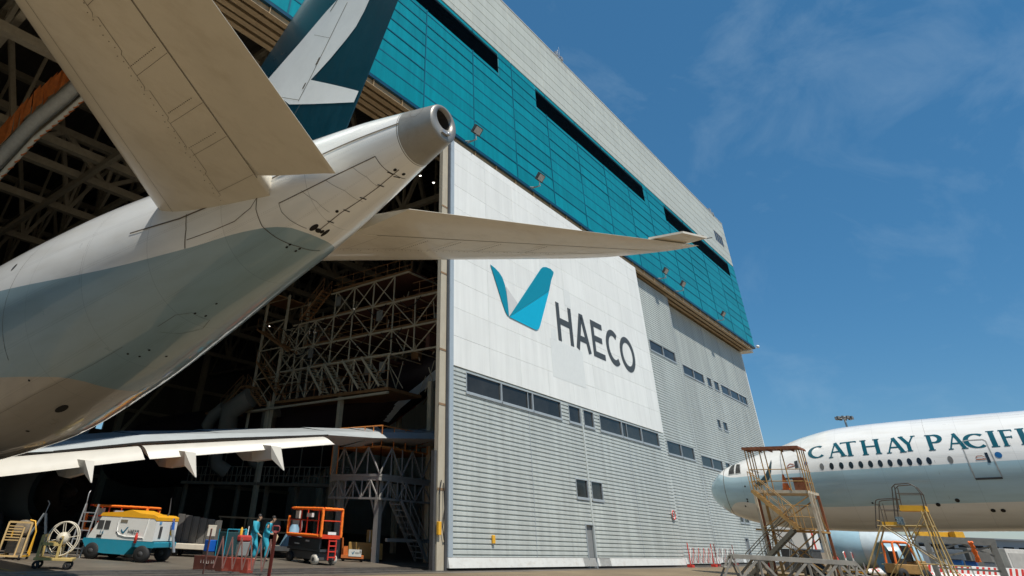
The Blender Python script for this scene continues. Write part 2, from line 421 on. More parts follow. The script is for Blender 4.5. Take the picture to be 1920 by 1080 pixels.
# end wall, back wall, roof, far side wall
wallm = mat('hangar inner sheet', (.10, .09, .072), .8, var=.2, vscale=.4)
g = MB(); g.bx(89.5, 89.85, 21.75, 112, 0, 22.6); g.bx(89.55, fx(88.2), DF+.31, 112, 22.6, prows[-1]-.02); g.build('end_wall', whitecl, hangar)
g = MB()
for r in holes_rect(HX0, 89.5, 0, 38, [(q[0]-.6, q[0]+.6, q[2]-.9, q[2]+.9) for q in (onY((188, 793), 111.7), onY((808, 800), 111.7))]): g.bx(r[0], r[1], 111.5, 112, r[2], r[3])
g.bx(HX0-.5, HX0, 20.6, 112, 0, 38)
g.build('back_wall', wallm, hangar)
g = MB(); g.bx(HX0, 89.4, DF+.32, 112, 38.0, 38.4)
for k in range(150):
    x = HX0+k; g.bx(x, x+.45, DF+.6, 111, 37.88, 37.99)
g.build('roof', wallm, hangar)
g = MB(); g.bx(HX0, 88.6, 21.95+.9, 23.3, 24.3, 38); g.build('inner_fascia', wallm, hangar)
# door head track beams (seen from below)
tan = mat('tan painted beam', (.42, .31, .18), .6, var=.1, vscale=2, dirt=.35, dcol=(.12, .08, .05))
for yy, z in ((20.42, 22.62), (20.95, 22.66), (21.45, 22.62), (21.95, 22.66), (22.45, 22.62)):
    g = MB(); zz = z+.0
    g.bx(HX0, 89.4, yy-.16, yy+.16, zz, zz+.03); g.bx(HX0, 89.4, yy-.02, yy+.02, zz+.031, zz+.5); g.bx(HX0, 89.4, yy-.13, yy+.13, zz+.501, zz+.53)
    for k in range(60):
        x = HX0+2.5*k+1; g.bx(x, x+.03, yy-.15, yy+.15, zz+.032, zz+.49)
    g.build('door_head_beam', tan, hangar)
g = MB(); g.bx(HX0, 89.4, DF+.31, 22.84, 23.35, 23.6); g.build('soffit', wallm, hangar)
# roof steel: trusses along X and girders along Y
tr = mat('interior truss paint', (.30, .26, .185), .65, var=.15)
def truss(p, q, z0, z1, n, wch, wd, name='roof_truss'):
    g = MB(); p = V(*p); q = V(*q)
    f = lambda t, z: V(*(p+(q-p)*t), z)
    g.beam(f(0, z0), f(1, z0), wch, wch); g.beam(f(0, z1), f(1, z1), wch, wch)
    for k in range(n):
        a, b, c = k/n, (k+.5)/n, (k+1)/n
        g.beam(f(a, z0), f(b, z1), wd, wd); g.beam(f(b, z1), f(c, z0), wd, wd); g.beam(f(a, z0), f(a, z1), wd*.7, wd*.7)
    return g.build(name, tr, hangar)
for y in (33, 43, 46.8, 54, 64, 76, 90): truss((-59, y), (89, y), 23.0, 33 if y != 46.8 else 26, 18, .55, .34)
for x in (-40, -25, -10, 3.2, 18, 34, 50, 66): truss((x, 24), (x, 111), 24.2, 31.5, 11, .42, .28, 'roof_girder')
for x in (8.2, 13, 22.5): 
    g = MB(); g.beam((x, 24, 22.6), (x, 110, 22.6), .35, .5); g.build('crane_runway_beam', tr, hangar)
# lit high bay lamps far up
lampem = emit('lit lamp', (1, .93, .8), 6)
k = 0
for p, t in (((578, 595), 60), ((505, 612), 60), ((665, 580), 62), ((775, 560), 58), ((788, 330), 45), ((813, 343), 45), ((655, 556), 70)):
    P = dep(p, t); g = MB(); g.lathe([(.02, .15), (.07, .13), (.10, .02)], P, (0, 0, 1), 12, 0); g.lathe([(.09, .02), (.001, .021)], P, (0, 0, 1), 12, 1)
    g.build('high_bay_lamp', [dark_steel, lampem], hangar)

# ------------------------------------------------------------------ sliding door leaves
def ribbed(g, x0, x1, z0, z1, y, pitch=.21, dp=.066, mi=0):
    k0 = math.floor(z0/pitch)-1; z = k0*pitch; prof = []
    while z < z1+pitch:
        prof += [(z, 0), (z+pitch*.62, 0), (z+pitch*.74, dp), (z+pitch*.9, dp)]
        z += pitch
    pts = []
    def yat(zq):
        for (a, ya), (b, yb) in zip(prof[:-1], prof[1:]):
            if a <= zq <= b: return ya+(yb-ya)*(zq-a)/(b-a+1e-9)
        return 0
    pts.append((z0, yat(z0))); pts += [p for p in prof if z0 < p[0] < z1]; pts.append((z1, yat(z1)))
    vs = [(x, y+d, z) for z, d in pts for x in (x0, x1)]
    g.add(vs, [(2*i, 2*i+1, 2*i+3, 2*i+2) for i in range(len(pts)-1)], mi)
def window(par, y, x0, x1, z0, z1, name='window'):
    e = .05; g = MB(); g.bx(x0+e, x1-e, y+.05, y+.075, z0+e, z1-e); p = g.build(name, glass, par)
    g = MB()
    for a in ((x0, x0+e, z0, z1), (x1-e, x1, z0, z1), (x0+e, x1-e, z0, z0+e), (x0+e, x1-e, z1-e, z1)): g.bx(a[0], a[1], y-.03, y+.09, a[2], a[3])
    g.bx(x0-.04, x1+.04, y-.055, y-.032, z0-.09, z0+.01)
    g.build('frame', trimg, p)
def pdoor(par, y, x0, x1, z1):
    g = MB(); g.bx(x0+.07, x1-.07, y+.10, y+.15, .02, z1-.05); d = g.build('door', mat('grey steel door', (.22, .23, .23), .5), par)
    g = MB(); g.bx(x0, x0+.07, y-.04, y+.16, .01, z1); g.bx(x1-.07, x1, y-.04, y+.16, .01, z1); g.bx(x0+.07, x1-.07, y-.04, y+.16, z1-.05, z1); g.build('frame', trimg, d)
    g = MB(); g.bx(x0+.14, x0+.19, y+.05, y+.1, .95, 1.15); g.build('handle', galv, d)
def leaf(name, label, y, x0, x1, zw, wins, door, seams, top=22.4):
    t = thing(name, ((x0+x1)/2, y, 0), label, 'hangar door', 'sliding door leaves of the hangar')
    holes = [(a-.0, b, c, d) for a, b, c, d in wins]+([(door[0], door[1], 0, door[2])] if door else [])
    g = MB()
    for r in holes_rect(x0+.35, x1, .52, zw, holes):          # separate sheets, each a little different in tone and set
        n_ = max(1, round((r[1]-r[0])/3.3)); m_ = 1
        for i_ in range(n_):
            for j_ in range(m_):
                ribbed(g, r[0]+(r[1]-r[0])*i_/n_, r[0]+(r[1]-r[0])*(i_+1)/n_, r[2]+(r[3]-r[2])*j_/m_, r[2]+(r[3]-r[2])*(j_+1)/m_, y+random.uniform(-.003, .003))
    g.build('corrugated_cladding', greycl, t)
    g = MB(); g.bx(x0+.02, x1-.02, y+.17, y+.6, .12, top); g.build('leaf_core', mat('door core', (.1, .1, .1), .7), t)
    g = MB()
    for r in holes_rect(x0, x1, .02, .5, holes):
        g.add([(r[0], y-.10, .12), (r[1], y-.10, .12), (r[1], y-.02, .5), (r[0], y-.02, .5), (r[0], y+.16, .5), (r[1], y+.16, .5), (r[0], y+.16, .12), (r[1], y+.16, .12)],
              [(0, 1, 3, 2)[:0] or (0, 1, 2, 3), (3, 2, 5, 4), (4, 5, 7, 6), (0, 6, 7, 1), (0, 3, 4, 6), (1, 7, 5, 2)])
    g.build('kick_plate', mat('white kick plate', (.66, .66, .62), .4, var=.06, vscale=1.5, dirt=.45, dcol=(.35, .27, .18), dscale=(1, 1, 2.5)), t)
    g = MB(); g.bx(x0, x0+.33, y-.03, y+.16, .51, top); 
    g.build('edge_trim', mat('blue grey edge trim', (.36, .42, .46), .38, var=.05, dirt=.15), t)
    for x in seams: g = MB(); g.bx(x-.02, x+.02, y-.012, y+.03, .52, min(zw, top)-.01); g.build('seam_strip', trimg, t)
    for wdw in wins: window(t, y, *wdw)
    if door: pdoor(t, y, *door)
    return t
w1 = [(26.85, 30.12, 7.5, 8.5), (30.14, 33.4, 7.5, 8.5), (33.42, 36.75, 7.5, 8.5), (37.7, 39.27, 7.5, 8.5), (39.66, 41.1, 7.5, 8.5), (41.95, 45.37, 7.5, 8.5), (45.39, 48.72, 7.5, 8.5), (48.74, 51.95, 7.5, 8.5), (37.75, 39.27, 3.42, 4.42), (39.7, 41.2, 3.42, 4.42)]
L1 = leaf('door_leaf', 'front sliding door leaf, white above with blue V emblem and big letters', 20.0, 25.42, 53.1, 8.6, w1, (38.42, 39.45, 2.14), [32.9, 46.2])
g = MB(); 
xs = [25.75]+[29.08+3.2*k for k in range(7)]+[50.9, 53.1]
zs = [8.62, 10.14, 11.66, 13.18, 14.70, 16.22, 17.73, 19.24, 20.78, 21.85, 22.4]
for a, b in zip(xs[:-1], xs[1:]):
    for c, d in zip(zs[:-1], zs[1:]):
        e = .007; tl = random.uniform(-.003, .003)
        g.add([(a+e, 19.98, c+e), (b-e, 19.98, c+e), (b-e, 19.98+tl, d-e), (a+e, 19.98+tl, d-e), (a, 20.02, c), (b, 20.02, c), (b, 20.02, d), (a, 20.02, d)],
              [(0, 1, 2, 3), (4, 5, 1, 0), (5, 6, 2, 1), (6, 7, 3, 2), (7, 4, 0, 3)])
g.build('white_cladding', whitecl, L1)
g = MB(); g.bx(39.36, 39.52, 19.965, 20.06, .52, 8.5); g.build('centre_mullion', greycl, L1)
# grey patch of repainted panels behind the lettering
pm = mat('repainted panel', (.71, .73, .70), .5, var=.03)
for q in ((36.1, 40.5, 9.9, 12.3), (38.6, 39.5, 15.1, 16.3), (36.3, 37.0, 12.31, 13.0)):
    g = MB(); g.bx(q[0], q[1], 19.972, 19.977, q[2], q[3]); g.build('paint_patch', pm, L1)
# emblem
em_d = mat('emblem teal', (.0, .24, .34), .4, var=.02); em_l = mat('emblem cyan', (.0, .40, .60), .4, var=.02); em_g = mat('emblem grey', (.60, .60, .58), .5, var=.02)
def plate(name, poly, y, m, par, th=.02):
    g = MB(); g.prism(poly, (0, y, 0), (1, 0, 0), (0, 0, 1), th); return g.build(name, m, par)
plate('emblem_wing', [(29.38, 15.2), (29.85, 15.12), (30.3, 14.98), (30.65, 14.75), (30.9, 14.35), (31.05, 13.7), (31.16, 13.0), (31.2, 12.46), (31.02, 12.52), (30.82, 12.7), (30.5, 13.2)], 19.955, em_d, L1)
plate('emblem_wing', [(31.02, 14.3), (31.16, 13.2), (31.22, 12.46), (32.3, 13.55), (31.7, 13.9)], 19.957, em_g, L1, .015)
plate('emblem_wing', [(31.24, 12.46), (36.44, 15.5), (36.9, 16.45), (37.3, 17.02), (37.32, 17.14), (36.95, 17.26), (36.3, 17.2), (35.85, 17.05), (35.5, 16.78)], 19.955, em_d, L1)
plate('emblem_wing', [(31.25, 12.44), (33.9, 12.37), (34.35, 12.37), (34.62, 12.5), (34.85, 12.75), (36.43, 15.47)], 19.954, em_l, L1)
# lettering
char = mat('charcoal lettering', (.055, .06, .06), .5, var=.03)
def stroke(g, pts, w, y, th=.02, closed=False):
    """flat ribbon in the XZ plane with round-ish ends"""
    n = len(pts); L = []; Rr = []
    for i in range(n):
        p = V(*pts[i]); a = V(*pts[(i-1) % n] if (closed or i > 0) else pts[i]); b = V(*pts[(i+1) % n] if (closed or i < n-1) else pts[i])
        d = unit(b-a); nn = V(-d[1], d[0]); L.append(p+nn*w/2); Rr.append(p-nn*w/2)
    rng = range(n if closed else n-1)
    for i in rng:
        j = (i+1) % n; g.prism([L[i], Rr[i], Rr[j], L[j]], (0, y, 0), (1, 0, 0), (0, 0, 1), -th)
def ell(cx, cz, rx, rz, a0, a1, n=28): return [(cx+rx*math.cos(rad(a0+(a1-a0)*k/n)), cz+rz*math.sin(rad(a0+(a1-a0)*k/n))) for k in range(n+1)]
def letters_haeco(par, x, z, h, y, m, wscale=1.0):
    def mk(fn):
        g = MB(); fn(g); g.build('letter', m, par)
    s = h/2.6; W = .44*s*wscale
    P = lambda a, b: (x+a*s*wscale, z+b*s)
    mk(lambda g: [stroke(g, [P(.22, 0), P(.22, 2.6)], W, y), stroke(g, [P(1.9, 0), P(1.9, 2.6)], W, y), stroke(g, [P(.44, 1.36), P(1.68, 1.36)], W*.95, y)])
    mk(lambda g: [stroke(g, [P(2.72, 0), P(3.55, 2.55)], W, y), stroke(g, [P(4.5, 0), P(3.67, 2.55)], W, y), stroke(g, [P(3.1, .82), P(4.12, .82)], W*.9, y-.001), stroke(g, [P(3.36, 2.5), P(3.86, 2.5)], W*.55, y-.002)])
    mk(lambda g: [stroke(g, [P(5.3, 0), P(5.3, 2.6)], W, y), stroke(g, [P(5.52, 2.4), P(6.9, 2.4)], W*.92, y), stroke(g, [P(5.52, 1.34), P(6.7, 1.34)], W*.92, y), stroke(g, [P(5.52, .2), P(6.95, .2)], W*.92, y)])
    mk(lambda g: stroke(g, ell(P(8.65, 0)[0], P(0, 1.3)[1], 1.05*s*wscale, 1.12*s, 52, 308), W, y))
    mk(lambda g: stroke(g, ell(P(11.1, 0)[0], P(0, 1.3)[1], 1.12*s*wscale, 1.12*s, 0, 360)[:-1], W, y, closed=True))
letters_haeco(L1, 37.22, 12.4, 2.6, 19.955, char)
# yellow call box on the leaf, sign
g = MB(); g.box((28.88, 19.93, 1.22), (.2, .1, .34)); b_ = g.build('call_box', yellow, bevel=.02); tag(b_, 'small yellow call box fixed low on the grey corrugated door', 'call box')
g = MB(); g.lathe([(.001, 0), (.3, 0), (.3, .03), (.001, .03)], (52.1, 19.93, 3.1), (0, -1, 0), 24, 0, False)
sg = thing('speed_sign', (52.1, 19.93, 2.8), 'round white sign with red ring on the front door leaf', 'sign')
g2 = MB(); g2.merge(g); g2.build('disc', mat('sign white', (.8, .8, .78), .4), sg)
g = MB(); g.path([(52.1+.27*math.cos(a), 19.89, 3.1+.27*math.sin(a)) for a in [2*math.pi*k/28 for k in range(28)]], .035, 6, closed=True); g.build('ring', red_paint, sg)
g = MB(); stroke(g, ell(52.03, 3.17, .05, .06, -60, 210, 10)+[(51.98, 3.02), (52.1, 3.02)], .03, 19.885, .01); stroke(g, ell(52.19, 3.1, .05, .09, 0, 360, 12)[:-1], .03, 19.885, .01, True); g.build('numeral', black, sg)
w2 = [(55.85, 58.93, 7.5, 8.5), (58.95, 62.0, 7.5, 8.5), (55.85, 58.93, 15.75, 16.7), (58.95, 61.95, 15.75, 16.7)]
L2 = leaf('door_leaf', 'narrow middle grey corrugated door leaf just right of the white front leaf', 20.9, 53.05, 63.0, 22.4, w2, None, [55.3, 62.75])
w3 = [(65.9, 68.88, 15.6, 16.55), (68.9, 71.85, 15.6, 16.55), (72.85, 74.2, 15.6, 16.55), (75.05, 76.6, 15.6, 16.55), (77.35, 80.5, 15.6, 16.55), (80.52, 83.6, 15.6, 16.55), (83.62, 86.7, 15.6, 16.55),
      (66.0, 68.98, 7.45, 8.38), (69.0, 71.95, 7.45, 8.38), (72.85, 74.2, 7.45, 8.38), (75.05, 76.6, 7.45, 8.38), (77.35, 80.5, 7.45, 8.38), (80.52, 83.6, 7.45, 8.38), (83.62, 86.7, 7.45, 8.38),
      (73.2, 74.2, 11.56, 12.42), (75.0, 76.35, 11.56, 12.42), (73.6, 74.85, 3.28, 4.0), (75.05, 76.5, 3.28, 4.0)]
L3 = leaf('door_leaf', 'rearmost grey corrugated door leaf behind the nose of the parked airliner', 21.7, 62.95, 89.45, 22.4, w3, (73.8, 74.85, 2.05), [66.0-.4, 74.6, 80, 85])
# steel guide post at leading edge of the front leaf
post = thing('door_guide_post', (24.75, 20.25, 0), 'tall cream steel guide column at the leading edge of the front door leaf', 'column')
creamp = mat('cream post paint', (.46, .41, .31), .5, var=.06, vscale=1.2, dirt=.35, dcol=(.28, .17, .08), dscale=(2, 2, .5))
g = MB(); g.bx(24.76, 25.26, 20.1, 20.34, 0, 22.1); g.build('column', creamp, post)
g = MB(); g.bx(25.262, 25.41, 20.04, 20.16, 0, 22.2); g.bx(24.56, 24.74, 20.16, 20.36, 0, 4.6); g.build('edge_channel', dark_steel, post)
g = MB()
for z in (3.0, 6.6, 9.2, 13.3, 17.4): g.bx(24.74, 25.25, 20.085, 20.098, z, z+.1)
g.build('rust_bracket', mat('rusty bracket', (.24, .15, .08), .7, var=.3), post)
g = MB(); g.box((24.80, 20.02, 1.55), (.2, .14, .5)); cb = g.build('control_box', yellow, bevel=.02); tag(cb, 'yellow control pendant hanging on the cream door column', 'control box')
g = MB(); g.path([(24.80, 20.02, 1.8), (24.78, 20.0, 2.4), (24.8, 20.0, 3.0), (24.95, 20.04, 3.4)], .025, 6); g.path([(25.1, 20.03, 3.3), (25.14, 19.98, 2.3), (25.0, 19.97, 1.6), (25.14, 20.0, 1.15), (25.24, 20.05, 1.1)], .025, 6)
tag(g.build('cable', black), 'black cable looping down the cream door column to a pendant', 'cable')
# floodlights at the lower edge of the teal band
def floodlight():
    t = thing('floodlight', (0, 0, 0))
    g = MB(); g.beam((0, .0, -.02), (0, -.75, -.02), .07, .07); g.tube((0, -.7, 0), (0, -.7, .42), .04); g.beam((-.28, 0, -.02), (0, -.4, -.02), .05, .05); g.build('bracket', steel_grey, t)
    R = Matrix.Rotation(rad(38), 3, 'X') @ Matrix.Rotation(0, 3, 'Z'); R = np.array(R)
    g = MB(); g.box((0, -.8, .66), (.8, .2, .6), R=R); h = g.build('lamp_head', dark_steel, t, bevel=.02)
    g = MB(); g.box(V(0, -.8, .66)+R@V(0, -.106, 0), (.64, .01, .46), R=R); g.build('lens', lampglass, h)
    return t
fl = floodlight()
for i, (x, lb) in enumerate(((27.5, 'floodlight on the teal band edge above the leading end of the white door'), (35.6, 'second floodlight from the left, above the middle of the white door panel'),
                             (59.5, 'floodlight above the narrow grey middle leaf, left one of a close pair'), (64.1, 'floodlight right one of the close pair above the grey doors'), (76.6, 'floodlight nearest the far right corner of the teal band'))):
    o = fl if i == 0 else copy_tree(fl)
    place(o, (x, DF-.05, rows[0]-.05)); tag(o, lb, 'floodlight', 'floodlights along the lower edge of the teal band')
# roof edge masts and cameras
def rooftop(x, label, tall):
    t = thing('roof_antenna', (x, DF+.1, prows[-1]+.09), label, 'antenna')
    b = V(x, DF+.1, prows[-1]+.09); g = MB()
    g.tube(b, b+V(0, 0, 1.3*tall), .035); g.build('mast', galv, t)
    g = MB(); g.box(b+V(-.5, 0, .35), (.5, .4, .5)); g.box(b+V(.4, -.1, .3*tall), (.35, .3, .4)); g.build('cabinet', galv, t, bevel=.03)
    g = MB(); g.tube(b+V(.35, 0, 0), b+V(.35, 0, 1.9*tall), .02); g.tube(b+V(-.2, 0, .8*tall), b+V(.6, 0, .8*tall), .03); g.build('aerial', galv, t)
rooftop(43.2, 'cluster of small antennas and boxes on the roof edge above the teal band', 1.0)
rooftop(86.9, 'small grey camera cluster at the far right end of the roof edge', .35)
g = MB(); g.beam((fx(88.3), DF, rows[0]-.1), (fx(88.3)+.7, DF-.2, rows[0]+.2), .06); c_ = thing('security_camera', (fx(88.3), DF, rows[0]-.1), 'white dome camera on a short arm at the lower right corner of the teal band', 'camera'); g.build('arm', steel_grey, c_)
g = MB(); g.lathe([(.001, .2), (.2, .16), (.22, 0), (.15, -.15), (.001, -.2)], (fx(88.3)+.75, DF-.2, rows[0]+.2), (0, 0, 1), 16); g.build('dome', white, c_)
# ------------------------------------------------------------------ aircraft helper surfaces
def herm(K, Vv):
    K = np.array(K, float); Vv = np.array(Vv, float); d = np.gradient(Vv, K)
    dl = np.diff(Vv)/np.diff(K)
    for i in range(1, len(K)-1): d[i] = 0 if dl[i-1]*dl[i] <= 0 else 2*dl[i-1]*dl[i]/(dl[i-1]+dl[i])
    d[0] = dl[0]; d[-1] = dl[-1]
    def f(x):
        x = np.clip(x, K[0], K[-1]); i = np.clip(np.searchsorted(K, x)-1, 0, len(K)-2)
        h = K[i+1]-K[i]; t = (x-K[i])/h
        return (2*t**3-3*t**2+1)*Vv[i]+(t**3-2*t**2+t)*h*d[i]+(-2*t**3+3*t**2)*Vv[i+1]+(t**3-t**2)*h*d[i+1]
    return f
class Body:
    """round fuselage: axis start a0 (XY), heading ax, centre height zc(s), radius r(s); angle 0 = side facing -pe, 90 = top"""
    def __init__(s, a0, ax, K, zc, r):
        s.a0 = np.array(a0, float); s.ax = unit(ax); s.pe = V(s.ax[1], -s.ax[0]); s.zc = herm(K, zc); s.r = herm(K, r); s.K = K
    def p(s, q, ang, off=0):
        rr = s.r(q)+off; u = -math.cos(rad(ang))*rr; xy = s.a0+s.ax*q+s.pe*u
        return V(xy[0], xy[1], s.zc(q)+math.sin(rad(ang))*rr)
    def ring(s, q, n, off=0): return [s.p(q, 360*j/n, off) for j in range(n)]
    def hit(s, px):
        d = unit(ray(px)); ts = np.linspace(3, 90, 20000); P = CC+np.outer(ts, d); q = P[:, :2]-s.a0; sv = q@s.ax; u = q@s.pe
        dd = np.hypot(u, P[:, 2]-s.zc(sv))-s.r(sv)+np.where((sv < s.K[0]-.01) | (sv > s.K[-1]+.01), 9, 0)
        i = np.argmax(dd < 0) if (dd < 0).any() else dd.argmin()
        return float(sv[i]), math.degrees(math.atan2(P[i, 2]-s.zc(sv[i]), -u[i]))
    def line(s, g, pts, wd, off=.004, mi=0, n=6):
        """strip of width wd following (s, ang) points"""
        Q = []
        for (a, b), (c, d) in zip(pts[:-1], pts[1:]):
            for k in range(n): Q.append((a+(c-a)*k/n, b+(d-b)*k/n))
        Q.append(pts[-1]); P = [s.p(a, b, off) for a, b in Q]; vs = []
        for i, p in enumerate(P):
            d = unit(P[min(i+1, len(P)-1)]-P[max(i-1, 0)]); nn = s.p(*Q[i], 1.0)-s.p(*Q[i], 0); t = unit(np.cross(d, nn))*wd/2
            vs += [p+t, p-t]
        g.add(vs, [(2*i, 2*i+1, 2*i+3, 2*i+2) for i in range(len(P)-1)], mi); return g
    def pxline(s, g, pxs, wd, off=.004, n=6): return s.line(g, [s.hit(p) for p in pxs], wd, off, 0, n)
    def patch(s, g, q0, q1, a0, a1, off, nq=6, na=8, mi=0, rnd=0):
        """rounded patch on the surface"""
        g.grid(lambda u, v: s.p(q0+(q1-q0)*u, a0+(a1-a0)*v, off), np.linspace(0, 1, nq+1), np.linspace(0, 1, na+1), mi); return g
    def disc(s, g, q, ang, ru, rv, off=.006, n=14, mi=0):
        dg = math.degrees(1/s.r(q)); vs = [s.p(q, ang, off)]+[s.p(q+ru*math.cos(2*math.pi*k/n), ang+rv*dg*math.sin(2*math.pi*k/n), off) for k in range(n)]
        g.add(vs, [(0, 1+k, 1+(k+1) % n) for k in range(n)], mi); return g

def livery(name, body, ztop, zbot, c_top, c_band, c_belly, rough=.28):
    """three painted zones split by two lines along the body (ztop(s), zbot(s)), in world metres"""
    m = bpy.data.materials.new(name); m.use_nodes = True; t = m.node_tree; b = t.nodes['Principled BSDF']
    geo = t.nodes.new('ShaderNodeTexCoord'); 
    sub = t.nodes.new('ShaderNodeVectorMath'); sub.operation = 'ADD'; t.links.new(geo.outputs['Object'], sub.inputs[0])
    livery.last = sub
    dot = t.nodes.new('ShaderNodeVectorMath'); dot.operation = 'DOT_PRODUCT'; dot.inputs[1].default_value = (body.ax[0], body.ax[1], 0)
    t.links.new(sub.outputs[0], dot.inputs[0])
    s0 = float(body.a0@body.ax); mx_ = max(p[0] for p in ztop+zbot); mn_ = min(p[0] for p in ztop+zbot)
    mr = t.nodes.new('ShaderNodeMapRange'); mr.inputs[1].default_value = s0+mn_; mr.inputs[2].default_value = s0+mx_; t.links.new(dot.outputs['Value'], mr.inputs[0])
    sep = t.nodes.new('ShaderNodeSeparateXYZ'); t.links.new(sub.outputs[0], sep.inputs[0])
    nz = t.nodes.new('ShaderNodeTexNoise'); nz.inputs['Scale'].default_value = .9; nz.inputs['Detail'].default_value = 8; nz.inputs['Roughness'].default_value = .65; t.links.new(geo.outputs['Object'], nz.inputs['Vector'])
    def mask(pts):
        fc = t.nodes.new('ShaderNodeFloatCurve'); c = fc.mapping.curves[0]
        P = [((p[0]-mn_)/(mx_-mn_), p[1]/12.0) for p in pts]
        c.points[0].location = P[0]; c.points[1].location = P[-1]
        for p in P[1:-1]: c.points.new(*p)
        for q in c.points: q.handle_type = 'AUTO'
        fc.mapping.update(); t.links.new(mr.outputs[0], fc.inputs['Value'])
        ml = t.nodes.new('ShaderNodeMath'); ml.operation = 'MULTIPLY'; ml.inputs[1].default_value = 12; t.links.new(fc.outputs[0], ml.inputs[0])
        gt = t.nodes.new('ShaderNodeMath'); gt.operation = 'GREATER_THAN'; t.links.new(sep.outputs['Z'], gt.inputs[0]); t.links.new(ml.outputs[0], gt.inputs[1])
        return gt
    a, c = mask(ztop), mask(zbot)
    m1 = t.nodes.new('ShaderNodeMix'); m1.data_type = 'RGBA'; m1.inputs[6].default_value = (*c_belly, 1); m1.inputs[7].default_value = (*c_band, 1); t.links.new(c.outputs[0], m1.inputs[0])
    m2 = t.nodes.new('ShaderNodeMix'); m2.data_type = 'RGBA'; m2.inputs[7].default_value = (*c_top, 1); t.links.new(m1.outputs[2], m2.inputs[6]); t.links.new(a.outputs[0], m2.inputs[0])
    # grime streaks that run along the body
    mp = t.nodes.new('ShaderNodeMapping'); mp.inputs['Scale'].default_value = (1.6, .22, 1.6); n2 = t.nodes.new('ShaderNodeTexNoise'); n2.inputs['Scale'].default_value = 2; n2.inputs['Detail'].default_value = 9
    t.links.new(geo.outputs['Object'], mp.inputs[0]); t.links.new(mp.outputs[0], n2.inputs['Vector'])
    r2 = t.nodes.new('ShaderNodeMapRange'); r2.inputs[1].default_value = .45; r2.inputs[2].default_value = .75; r2.inputs[4].default_value = .24; t.links.new(n2.outputs['Fac'], r2.inputs[0])
    m3 = t.nodes.new('ShaderNodeMix'); m3.data_type = 'RGBA'; m3.blend_type = 'MULTIPLY'; m3.inputs[7].default_value = (.62, .55, .45, 1); t.links.new(r2.outputs[0], m3.inputs[0]); t.links.new(m2.outputs[2], m3.inputs[6])
    # skin panels: hairline joints and slightly uneven paint from panel to panel
    def nd(op, a, b_=None):
        q = t.nodes.new('ShaderNodeMath'); q.operation = op
        for i_, x in enumerate((a, b_)):
            if x is None: continue
            if isinstance(x, (int, float)): q.inputs[i_].default_value = x
            else: t.links.new(x, q.inputs[i_])
        return q.outputs[0]
    sS = nd('DIVIDE', dot.outputs['Value'], 1.9); nrm_ = t.nodes.new('ShaderNodeNewGeometry'); dn_ = t.nodes.new('ShaderNodeVectorMath'); dn_.operation = 'DOT_PRODUCT'; dn_.inputs[1].default_value = (-body.pe[0], -body.pe[1], 0)
    t.links.new(nrm_.outputs['Normal'], dn_.inputs[0]); sn_ = t.nodes.new('ShaderNodeSeparateXYZ'); t.links.new(nrm_.outputs['Normal'], sn_.inputs[0])
    sZ = nd('DIVIDE', nd('ADD', nd('ARCTAN2', sn_.outputs['Z'], dn_.outputs['Value']), .21), .393)
    ln = nd('MAXIMUM', nd('LESS_THAN', nd('FRACT', sS), .007), nd('LESS_THAN', nd('FRACT', sZ), .010))
    rv = nd('MULTIPLY', nd('LESS_THAN', nd('ABSOLUTE', nd('SUBTRACT', nd('FRACT', nd('MULTIPLY', sS, 44)), .5)), .22), nd('LESS_THAN', nd('ABSOLUTE', nd('SUBTRACT', nd('FRACT', nd('ADD', sZ, -.05)), .02)), .02))
    cb_ = t.nodes.new('ShaderNodeCombineXYZ'); t.links.new(nd('FLOOR', sS), cb_.inputs[0]); t.links.new(nd('FLOOR', sZ), cb_.inputs[1])
    wn_ = t.nodes.new('ShaderNodeTexWhiteNoise'); t.links.new(cb_.outputs[0], wn_.inputs['Vector'])
    val = nd('SUBTRACT', nd('ADD', .965, nd('MULTIPLY', wn_.outputs['Value'], .05)), nd('ADD', nd('MULTIPLY', ln, .22), nd('MULTIPLY', rv, .14)))
    mv = t.nodes.new('ShaderNodeVectorMath'); mv.operation = 'SCALE'; t.links.new(m3.outputs[2], mv.inputs[0]); t.links.new(val, mv.inputs['Scale'])
    t.links.new(mv.outputs[0], b.inputs['Base Color'])
    rr = t.nodes.new('ShaderNodeMapRange'); rr.inputs[3].default_value = rough-.08; rr.inputs[4].default_value = rough+.14; t.links.new(nz.outputs['Fac'], rr.inputs[0]); t.links.new(rr.outputs[0], b.inputs['Roughness'])
    b.inputs['Coat Weight'].default_value = .8; b.inputs['Coat Roughness'].default_value = .05
    n3 = t.nodes.new('ShaderNodeTexNoise'); n3.inputs['Scale'].default_value = 1.1; n3.inputs['Detail'].default_value = 2; t.links.new(geo.outputs['Object'], n3.inputs['Vector'])
    bp = t.nodes.new('ShaderNodeBump'); bp.inputs['Strength'].default_value = .12; bp.inputs['Distance'].default_value = .05; t.links.new(n3.outputs['Fac'], bp.inputs['Height']); t.links.new(bp.outputs[0], b.inputs['Normal']); t.links.new(bp.outputs[0], b.inputs['Coat Normal'])
    return m
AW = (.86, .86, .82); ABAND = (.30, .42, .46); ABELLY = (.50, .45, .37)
seamm = mat('panel seam', (.12, .10, .075), .7, var=.2)
holem = mat('drain hole', (.012, .01, .008), .8)

